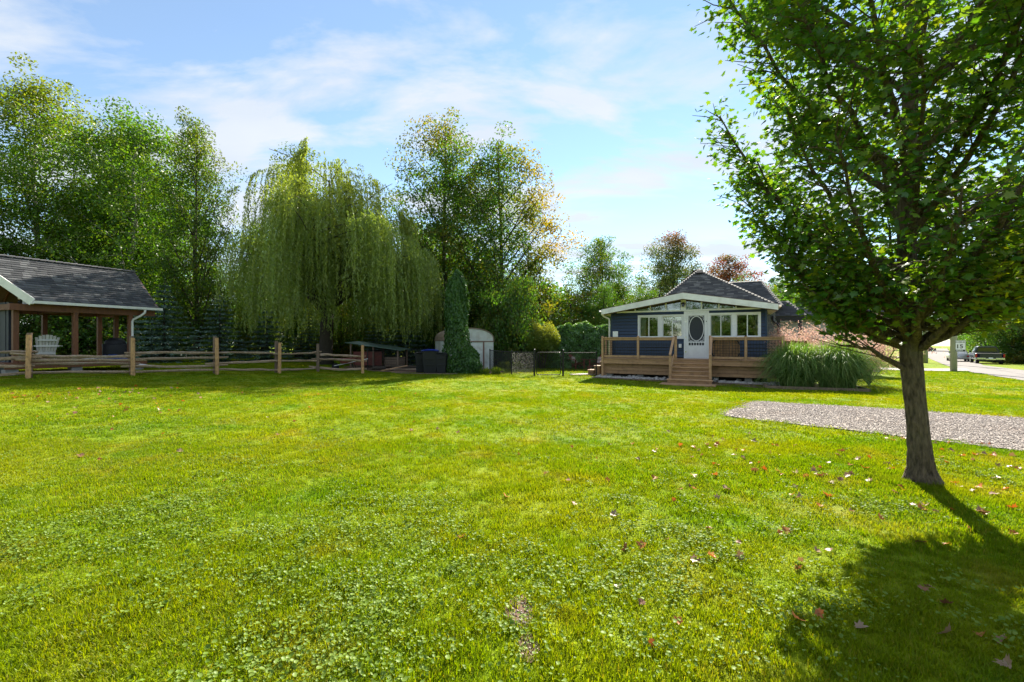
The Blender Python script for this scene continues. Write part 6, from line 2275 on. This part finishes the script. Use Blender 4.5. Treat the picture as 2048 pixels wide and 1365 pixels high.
link('foliage', spray_mesh('hedge_foliage', P, Nn, L['hedge'], 0.12, np.clip(hr.normal(size=n) * 0.1 + (fc == 1) * 0.25, 0, 1), hr, 0.6), None, hd)
B(-HL + 0.3, HL - 0.3, -HWd + 0.3, HWd - 0.3, 0, HH - 0.3).build('branches', M['barkdark'], hd)

gs = thing('golden_shrub', 'rounded golden yellow-green shrub at the left end of the clipped hedge', 'shrub', (1.75, 25.8, gz(1.75, 25.8) - 0.03))
r = np.random.default_rng(320)
n = 9500
dv = unit(r.normal(size=(n, 3)))
dv[:, 2] = np.abs(dv[:, 2]) * 1.0 - 0.35 * r.random(n)
rad = (0.55 + 0.45 * r.random(n) ** 0.5) * (1 + 0.15 * np.sin(dv[:, 0] * 7 + dv[:, 2] * 5))
P = dv * rad[:, None] * np.array([1.0, 1.0, 1.35]) + np.array([0, 0, 1.5])
P = P[P[:, 2] > 0.1]
n = len(P)
V, F = leaf_cards(P, r.uniform(0.09, 0.17, n), dv[:n] * 0 + r.normal(size=(n, 3)) + np.array([0, 0, 0.6]), 0.32, r, along=r.normal(size=(n, 3)) * 0.5 + unit(P - np.array([0, 0, 0.8])))
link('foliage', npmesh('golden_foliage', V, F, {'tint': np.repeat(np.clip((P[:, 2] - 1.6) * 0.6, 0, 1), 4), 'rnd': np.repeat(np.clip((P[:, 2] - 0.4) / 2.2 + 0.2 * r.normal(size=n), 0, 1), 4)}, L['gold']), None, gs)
mb = MB()
for k in range(9):
    a = k * 0.7
    mb.tube([(0.08 * math.cos(a), 0.08 * math.sin(a), -0.1), (0.3 * math.cos(a), 0.3 * math.sin(a), 0.8), (0.6 * math.cos(a), 0.6 * math.sin(a), 1.7)], [0.025, 0.018, 0.006], 5)
mb.build('stems', M['barkdark'], gs)


# ------------------------------------------------------------------ arching grasses, hostas, pink shrubs


def blades(r, n, H, spread, width, segs=7, droop=1.0, base_r=0.2, tint=None):
    az = r.uniform(0, 2 * PI, n)
    ln = H * r.uniform(0.75, 1.25, n)
    out = spread * r.uniform(0.15, 1.0, n)
    br = base_r * np.sqrt(r.random(n))
    baz = r.uniform(0, 2 * PI, n)
    bx_, by_ = br * np.cos(baz), br * np.sin(baz)
    s = np.linspace(0, 1, segs + 1)
    dx_, dy_ = np.cos(az), np.sin(az)
    hor = out[:, None] * s[None] ** 1.6
    ver = ln[:, None] * (s[None] - 0.42 * droop * s[None] ** 3.2 * (0.4 + out[:, None] / spread))
    X = bx_[:, None] + dx_[:, None] * hor
    Y = by_[:, None] + dy_[:, None] * hor
    wd = width * (1 - 0.9 * s[None] ** 2.2) * r.uniform(0.7, 1.2, (n, 1))
    tw = r.normal(size=n) * 0.6
    px_, py_ = -np.sin(az + tw), np.cos(az + tw)
    A_ = np.stack([X + px_[:, None] * wd / 2, Y + py_[:, None] * wd / 2, ver], -1)
    B_ = np.stack([X - px_[:, None] * wd / 2, Y - py_[:, None] * wd / 2, ver], -1)
    V = np.stack([A_, B_], 2).reshape(n, -1, 3)
    m = 2 * (segs + 1)
    f0 = np.array([(2 * k, 2 * k + 1, 2 * k + 3, 2 * k + 2) for k in range(segs)])
    F = (f0[None] + (np.arange(n) * m)[:, None, None]).reshape(-1, 4)
    rn = np.repeat(r.random(n), m)
    ti = np.repeat(np.clip(r.normal(size=n) * 0.22 + 0.18, 0, 1), m) if tint is None else np.repeat(np.clip(tint + r.normal(size=n) * 0.1, 0, 1), m)
    return V.reshape(-1, 3), F, ti, rn


def grass_clump(label, s, v, H, spread, n, seed, plumes=0, rx=1.0):
    r = np.random.default_rng(seed)
    x, y = hloc(s, v)
    t = thing('ornamental_grass', label, 'ornamental grass', (x, y, gz(x, y)), -HA, 'ornamental grasses in front of the cottage')
    V, F, ti, rn = blades(r, n, H, spread, 0.024, base_r=0.5, droop=1.35)
    V2, F2, ti2, rn2 = blades(r, n // 2, H * 0.62, spread * 0.95, 0.024, base_r=0.5, droop=1.7)
    F = np.concatenate([F, F2 + len(V)])
    V, ti, rn = np.concatenate([V, V2]), np.concatenate([ti, ti2]), np.concatenate([rn, rn2])
    V[:, 0] *= rx
    link('blades', npmesh('grass_blades', V, F, {'tint': ti, 'rnd': rn}, L['reed']), None, t)
    if plumes:
        P, A = [], []
        for k in range(plumes):
            az, o_ = r.uniform(0, 2 * PI), r.uniform(0.1, 0.75)
            hh = H * r.uniform(1.02, 1.22)
            m = 40
            q_ = r.random(m)
            P.append(np.column_stack([rx * math.cos(az) * o_ * (0.6 + 0.4 * q_) + r.normal(size=m) * 0.035, math.sin(az) * o_ * (0.6 + 0.4 * q_) + r.normal(size=m) * 0.035, hh - 0.34 + 0.34 * q_]))
            A.append(np.tile([math.cos(az) * 0.3, math.sin(az) * 0.3, 1.0], (m, 1)))
        P, A = np.concatenate(P), np.concatenate(A)
        V, F = leaf_cards(P, r.uniform(0.05, 0.10, len(P)), r.normal(size=P.shape), 0.2, r, along=A)
        link('plumes', npmesh('plumes', V, F, {'tint': np.full(len(V), 0.5), 'rnd': np.repeat(r.random(len(P)), 4)}, L['pink']), None, t)
    return t


grass_clump('arching green ornamental grass clump next to the deck', 7.3, -0.75, 2.1, 1.3, 3900, 401)
grass_clump('arching green ornamental grass clump at the roadside end of the bed', 8.5, -0.65, 2.15, 1.4, 4200, 402)


def pink_shrub(label, x, y, H, Rad, seed, n=9000):
    r = np.random.default_rng(seed)
    t = thing('pink_shrub', label, 'shrub', (x, y, gz(x, y)), 0, 'pink shrubs behind the ornamental grasses')
    mb = MB()
    C = []
    for k in range(34):
        az, o_ = r.uniform(0, 2 * PI), Rad * r.uniform(0.25, 1.0)
        tip = np.array([math.cos(az) * o_, math.sin(az) * o_, H * r.uniform(0.55, 1.0) * (1.05 - 0.25 * o_ / Rad)])
        path = bez(np.zeros(3), np.array([tip[0] * 0.3, tip[1] * 0.3, tip[2] * 0.8]), tip, 6)
        mb.tube(path, np.linspace(0.016, 0.004, 6), 4)
        C.append(path[2:])
    mb.build('stems', M['barkdark'], t)
    C = np.concatenate(C)
    P = C[r.integers(len(C), size=n)] + r.normal(size=(n, 3)) * np.array([0.2, 0.2, 0.14])
    P = P[P[:, 2] > 0.1]
    n = len(P)
    V, F = leaf_cards(P, r.uniform(0.05, 0.11, n), r.normal(size=(n, 3)) + np.array([0, 0, 0.5]), 0.3, r, along=r.normal(size=(n, 3)) + np.array([0, 0, 0.4]))
    link('foliage', npmesh('pink_foliage', V, F, {'tint': np.repeat(np.clip(0.25 + 0.3 * r.normal(size=n) - 0.25 * (P[:, 2] / H - 0.5), 0, 1), 4), 'rnd': np.repeat(r.random(n), 4)}, L['pink']), None, t)


x, y = hloc(7.8, 2.2)
pink_shrub('feathery pink shrub at the end of the deck, behind the ornamental grasses', x, y, 2.6, 1.6, 411, 13000)
x, y = hloc(9.9, 1.6)
pink_shrub('wide feathery pink shrub beyond the deck, seen past the maple trunk', x, y, 2.25, 1.8, 412, 11000)

for k, (x, y, H, sp_, n_, lb) in enumerate(((-0.4, 24.9, 0.62, 0.62, 150, 'bright yellow-green hosta clump behind the chain-link fence'), (0.35, 25.1, 0.58, 0.6, 140, 'second pale hosta clump close to the tall loose bush-like tree'), (-0.75, 21.2, 0.5, 0.5, 170, 'strappy green daylily clump in front of the chain-link fence'), (-1.3, 21.35, 0.42, 0.42, 120, 'small strappy lily clump between cedar and daylily'))):
    rr_ = np.random.default_rng(430 + k)
    t = thing('hosta_plant' if k < 2 else 'daylily_plant', lb, 'plant', (x, y, gz(x, y)))
    V, F, ti, rn = blades(rr_, n_, H, sp_, 0.11 if k < 2 else 0.03, 5, 1.3, 0.2, 0.3 if k < 2 else 0.1)
    link('foliage', npmesh('leaf_blades', V, F, {'tint': ti, 'rnd': rn}, L['hosta']), None, t)

# ------------------------------------------------------------------ lawn, gravel, fallen leaves


def tuft(name, seed, n, rad, h, wd, mat, dry=0.1):
    r = np.random.default_rng(seed)
    a = r.uniform(0, 2 * PI, n)
    p = rad * np.sqrt(r.random(n))
    x, y = p * np.cos(a), p * np.sin(a)
    az = r.uniform(0, 2 * PI, n)
    le = r.uniform(0.2, 1.0, n) * h * 0.85
    hh = h * r.uniform(0.5, 1.1, n)
    w_ = wd * r.uniform(0.7, 1.3, n)
    px_, py_ = -np.sin(az), np.cos(az)
    b0 = np.stack([x - px_ * w_ / 2, y - py_ * w_ / 2, np.full(n, -0.005)], -1)
    b1 = np.stack([x + px_ * w_ / 2, y + py_ * w_ / 2, np.full(n, -0.005)], -1)
    m0 = np.stack([x + np.cos(az) * le * 0.35 - px_ * w_ * 0.4, y + np.sin(az) * le * 0.35 - py_ * w_ * 0.4, hh * 0.62], -1)
    m1 = np.stack([x + np.cos(az) * le * 0.35 + px_ * w_ * 0.4, y + np.sin(az) * le * 0.35 + py_ * w_ * 0.4, hh * 0.62], -1)
    tp = np.stack([x + np.cos(az) * le, y + np.sin(az) * le, hh], -1)
    V = np.stack([b0, b1, m1, m0, tp], 1).reshape(-1, 3)
    i5 = np.arange(n)[:, None] * 5
    F = np.concatenate([i5 + np.array([[0, 1, 2]]), i5 + np.array([[0, 2, 3]]), i5 + np.array([[3, 2, 4]])])
    return npmesh(name, V, F, {'tint': np.repeat((r.random(n) < dry) * r.uniform(0.3, 0.9, n), 5), 'rnd': np.repeat(r.random(n), 5)}, mat)


def round_leaves(name, seed, n, rad, mat):
    r = np.random.default_rng(seed)
    V, F, T_, R_ = [], [], [], []
    for i in range(n):
        a, p = r.uniform(0, 2 * PI), rad * math.sqrt(r.random())
        c = np.array([p * math.cos(a), p * math.sin(a), r.uniform(0.022, 0.038)])
        s = r.uniform(0.005, 0.0115)
        nv = unit(np.array([r.normal() * 0.28, 0.18 + r.normal() * 0.28, 1.0]))
        t1 = unit(np.cross(nv, [0.3, 1, 0.1]))
        t2 = np.cross(nv, t1)
        k = len(V)
        V.append(c - nv * 0.003)
        for q in range(7):
            an = 2 * PI * q / 7
            rr2 = s * (0.55 if q == 0 else 1.0)
            V.append(c + (t1 * math.cos(an) + t2 * math.sin(an)) * rr2)
        F += [(k, k + 1 + q, k + 1 + (q + 1) % 7) for q in range(7)]
        T_ += [r.random() * 0.25] * 8
        R_ += [r.random()] * 8
    return npmesh(name, np.array(V), np.array(F), {'tint': T_, 'rnd': R_}, mat)


tufts = [tuft('grass_tuft', 500 + i, 26, 0.045, 0.020 + 0.003 * i, 0.0036, L['grass'], 0.08 + 0.03 * i) for i in range(5)]
wide = [tuft('grass_tuft_wide', 520 + i, 28, 0.10, 0.028, 0.008, L['grass'], 0.12) for i in range(4)]


def scatter_xy(d0, d1, dens, seed, margin=2.2):
    r = np.random.default_rng(seed)
    area = (d1 - d0) * (2 * (1.18 * d1 + margin))
    n = int(area * dens)
    y = r.uniform(d0, d1, n)
    x = r.uniform(-1, 1, n) * (1.18 * d1 + margin)
    ok = np.abs(x) < 1.18 * y + margin
    return x[ok], y[ok], r


BARE = [(0.05, 2.60, 0.07, 0.17), (0.09, 2.30, 0.05, 0.11)]
DRV = DRIVE_R
HOUSEP = [hloc(-0.2, 0.0), hloc(8, 0.0), hloc(13, 10), hloc(13, 14), hloc(0, 14)]


def lawn_ok(x, y):
    ok = ~inpoly(x + 0.5 * (vnoise(x * 4, y * 4) - 0.5) + 0.3 * (vnoise(x * 13, y * 13) - 0.5), y + 0.5 * (vnoise(x * 4 + 30, y * 4) - 0.5), DRV)
    ok &= ~inpoly(x, y, BEDFRONT)
    ok &= ~inpoly(x, y, HOUSEP)
    ok &= ~inpoly(x, y, ROADL + ROADR)
    ok &= ~(inpoly(x, y, SOIL))
    for (cx_, cy_, a, b) in BARE:
        ok &= ((x - cx_) / a) ** 2 + ((y - cy_) / b) ** 2 > 0.15 + 1.1 * vnoise(x * 21, y * 21)
    ok &= (x - MX) ** 2 + (y - MY) ** 2 > 0.22 ** 2
    # pad under the porch steps
    s = (x - HO[0]) * HU[0] + (y - HO[1]) * HU[1]
    v = (x - HO[0]) * HV[0] + (y - HO[1]) * HV[1]
    ok &= ~((s > SX0 - 0.28) & (s < SX1 + 0.22) & (v > -TD * NS - 0.42) & (v < 0.2))
    return ok


def grass_field(name, protos, d0, d1, dens, sc0, sc1, seed, hs=1.0):
    x, y, r = scatter_xy(d0, d1, dens, seed)
    ok = lawn_ok(x, y)
    # thin out around bare, dry spots
    nz_ = vnoise(x * 1.3 + 9, y * 1.3 + 4) * 0.6 + vnoise(x * 4.1, y * 4.1) * 0.4
    ok &= r.random(len(x)) < 0.62 + 0.75 * nz_
    x, y, nz_ = x[ok], y[ok], nz_[ok]
    n = len(x)
    s = r.uniform(sc0, sc1, n) * (0.75 + 0.5 * nz_)
    hh = s * hs * (0.7 + 0.7 * vnoise(x * 2.3 + 3, y * 2.3 + 8))
    rot = np.column_stack([r.normal(size=n) * 0.12, r.normal(size=n) * 0.12, r.uniform(0, 6.28, n)])
    return gn_scatter(name, np.column_stack([x, y, ground_z(x, y)]), rot, np.column_stack([s, s, hh]), r.integers(0, len(protos), n), protos, 'short bright green mown lawn grass')


grass_field('lawn_grass', tufts, 1.2, 3.6, 760, 0.9, 1.35, 601)
grass_field('lawn_grass', tufts, 3.6, 7.0, 400, 1.1, 1.6, 602)
grass_field('lawn_grass', wide, 7.0, 14.0, 120, 0.85, 1.2, 603, 1.0)
grass_field('lawn_grass', wide, 14.0, 32.0, 34, 1.2, 1.8, 604, 0.75)

clv = [round_leaves('ivy_patch', 540 + i, 9, 0.10, L['clover']) for i in range(5)]
x, y, r = scatter_xy(1.2, 4.5, 240, 611)
m1 = vnoise(x * 0.9 + 2, y * 0.9 + 5) * 0.55 + vnoise(x * 2.7 + 1, y * 2.7) * 0.45
ok = lawn_ok(x, y) & (m1 + r.normal(size=len(x)) * 0.11 > 0.57)
x, y = x[ok], y[ok]
x2, y2, r2 = scatter_xy(4.5, 9.0, 70, 612)
m2 = vnoise(x2 * 0.9 + 2, y2 * 0.9 + 5) * 0.55 + vnoise(x2 * 2.7 + 1, y2 * 2.7) * 0.45
ok = lawn_ok(x2, y2) & (m2 + r2.normal(size=len(x2)) * 0.11 > 0.61)
x, y = np.concatenate([x, x2[ok]]), np.concatenate([y, y2[ok]])
n = len(x)
s = r.uniform(0.8, 1.4, n)
gn_scatter('ground_ivy', np.column_stack([x, y, ground_z(x, y) + 0.004]), np.column_stack([r.normal(size=n) * 0.1, r.normal(size=n) * 0.1, r.uniform(0, 6.28, n)]), np.column_stack([s, s, s * 1.1]), r.integers(0, 5, n), clv, 'small round-leaved ground ivy spreading through the lawn')

# gravel stones on the driveway, and in the bare patch
stones = [stone_mesh('gravel_stone', 70 + i, M['stone'], 0.6) for i in range(6)]
r = np.random.default_rng(620)
n = 95000
x = r.uniform(4.2, 14, n)
y = r.uniform(3.2, 12.2, n)
edge = r.normal(size=(n, 2)) * 0.11
ok = inpoly(x + edge[:, 0], y + edge[:, 1], DRV) & (np.abs(x) < 1.18 * y + 2.2)
x, y = x[ok], y[ok]
xb, yb_ = [], []
for (cx_, cy_, a, b) in BARE:
    k = int(3500 * a * b * 3.1)
    an, ra = r.uniform(0, 6.28, k), np.sqrt(r.random(k)) * 0.95
    xb.append(cx_ + a * ra * np.cos(an))
    yb_.append(cy_ + b * ra * np.sin(an))
xb, yb_ = np.concatenate(xb), np.concatenate(yb_)
n = len(x)
sz_ = r.uniform(0.013, 0.036, n)
gn_scatter('driveway_gravel', np.column_stack([x, y, ground_z(x, y) + 0.02 + sz_ * 0.15]), r.uniform(-0.7, 0.7, (n, 3)) + np.outer(r.uniform(0, 6.28, n), [0, 0, 1]), np.column_stack([sz_, sz_ * r.uniform(0.6, 1.0, n), sz_ * 0.9]), r.integers(0, 6, n), stones, 'pale grey crushed gravel covering the driveway')
n = len(xb)
sz_ = r.uniform(0.004, 0.013, n)
gn_scatter('bare_patch_gravel', np.column_stack([xb, yb_, ground_z(xb, yb_) + 0.006 + sz_ * 0.1]), r.uniform(-0.5, 0.5, (n, 3)), np.column_stack([sz_, sz_, sz_]), r.integers(0, 6, n), stones, 'fine gravel showing through a bare patch of lawn')
for k, (cx_, cy_, a, b) in enumerate(BARE):
    pl = [(cx_ + a * 1.05 * math.cos(t), cy_ + b * 1.05 * math.sin(t)) for t in np.linspace(0, 2 * PI, 14)[:-1]]
    sheet('bare_earth', rough_edge(pl, 0.1, 0.012, k), 0.004, M['soil'], sub=0.4)

pl = [(MX + 0.27 * math.cos(t), MY + 0.27 * math.sin(t)) for t in np.linspace(0, 2 * PI, 18)[:-1]]
sheet('bare_earth', rough_edge(pl, 0.1, 0.03, 9), 0.006, M['soil'], sub=0.4)
r = np.random.default_rng(655)
an, ra = r.uniform(0, 6.28, 260), 0.15 + 0.26 * r.random(260)
xx, yy = MX + ra * np.cos(an), MY + ra * np.sin(an)
gn_scatter('unmown_grass', np.column_stack([xx, yy, ground_z(xx, yy)]), np.column_stack([r.normal(size=260) * 0.2, r.normal(size=260) * 0.2, r.uniform(0, 6.28, 260)]), np.column_stack([r.uniform(0.8, 1.3, 260), r.uniform(0.8, 1.3, 260), r.uniform(1.3, 2.6, 260)]), r.integers(0, 5, 260), tufts, 'longer unmown grass round the foot of the maple')

# fallen maple leaves, each a thing of its own
fr2 = np.random.default_rng(640)
LEAFK = [('orange_leaf', 'leafa', 'orange-red fallen maple leaf %s'), ('tan_leaf', 'leafb', 'pale tan fallen maple leaf %s'), ('brown_leaf', 'leafc', 'dark brown curled fallen maple leaf %s')]
lmesh = {}
for nm, mk, lb in LEAFK:
    ms = []
    for q in range(4):
        pts = LPTS.copy()
        cu = fr2.uniform(0.4, 1.7)
        pts[:, 2] = cu * (np.abs(pts[:, 0]) ** 1.6 * 0.9 + np.maximum(pts[:, 1], 0) ** 2 * fr2.uniform(-0.3, 0.7)) + fr2.normal(size=NLP) * 0.03
        pts[:, 2] -= pts[:, 2].min()
        ms.append(npmesh(nm, pts, LTRI, {'tint': np.full(NLP, 0.12 * q), 'rnd': np.full(NLP, 0.2 + 0.25 * q)}, L[mk]))
    lmesh[nm] = ms


def drop(n, where, fx, fy, cond=None):
    k = 0
    while k < n:
        x, y = fx(), fy()
        if not lawn_ok(np.array([x]), np.array([y]))[0] or abs(x) > 1.15 * y or (cond and not cond(x, y)):
            continue
        nm, mk, lb = LEAFK[fr2.choice(3, p=[0.40, 0.26, 0.34])]
        o = link('fallen_leaf', lmesh[nm][fr2.integers(4)])
        s = fr2.uniform(0.05, 0.11)
        o.scale = (s, s, s)
        o.location = (x, y, gz(x, y) + 0.018 + fr2.uniform(0, 0.016))
        o.rotation_euler = (fr2.normal() * 0.45, fr2.normal() * 0.45, fr2.uniform(0, 6.28))
        setp(o, lb % where, 'leaf', 'fallen leaves ' + where)
        k += 1


U = fr2.uniform
drop(110, 'scattered round the maple trunk', lambda: fr2.normal() * 1.3 + 3.6, lambda: fr2.normal() * 1.2 + 5.0, lambda x, y: y > 1.9)
drop(28, 'between maple shadow and bare lawn patch', lambda: U(0.5, 4.2), lambda: U(2.1, 5.0))
drop(22, 'alone on the open lawn', lambda: U(-6, 3), lambda: U(2.1, 9))
drop(70, 'in the shady grass below the rail fence', lambda: fr2.normal() * 1.6 - 10.8, lambda: fr2.normal() * 1.6 + 10.8)
drop(25, 'where tree shade ends on the lawn', lambda: U(-9, -2), lambda: U(7, 14))
drop(30, 'between maple trunk and gravel driveway', lambda: U(6, 9), lambda: U(4.0, 7.4))
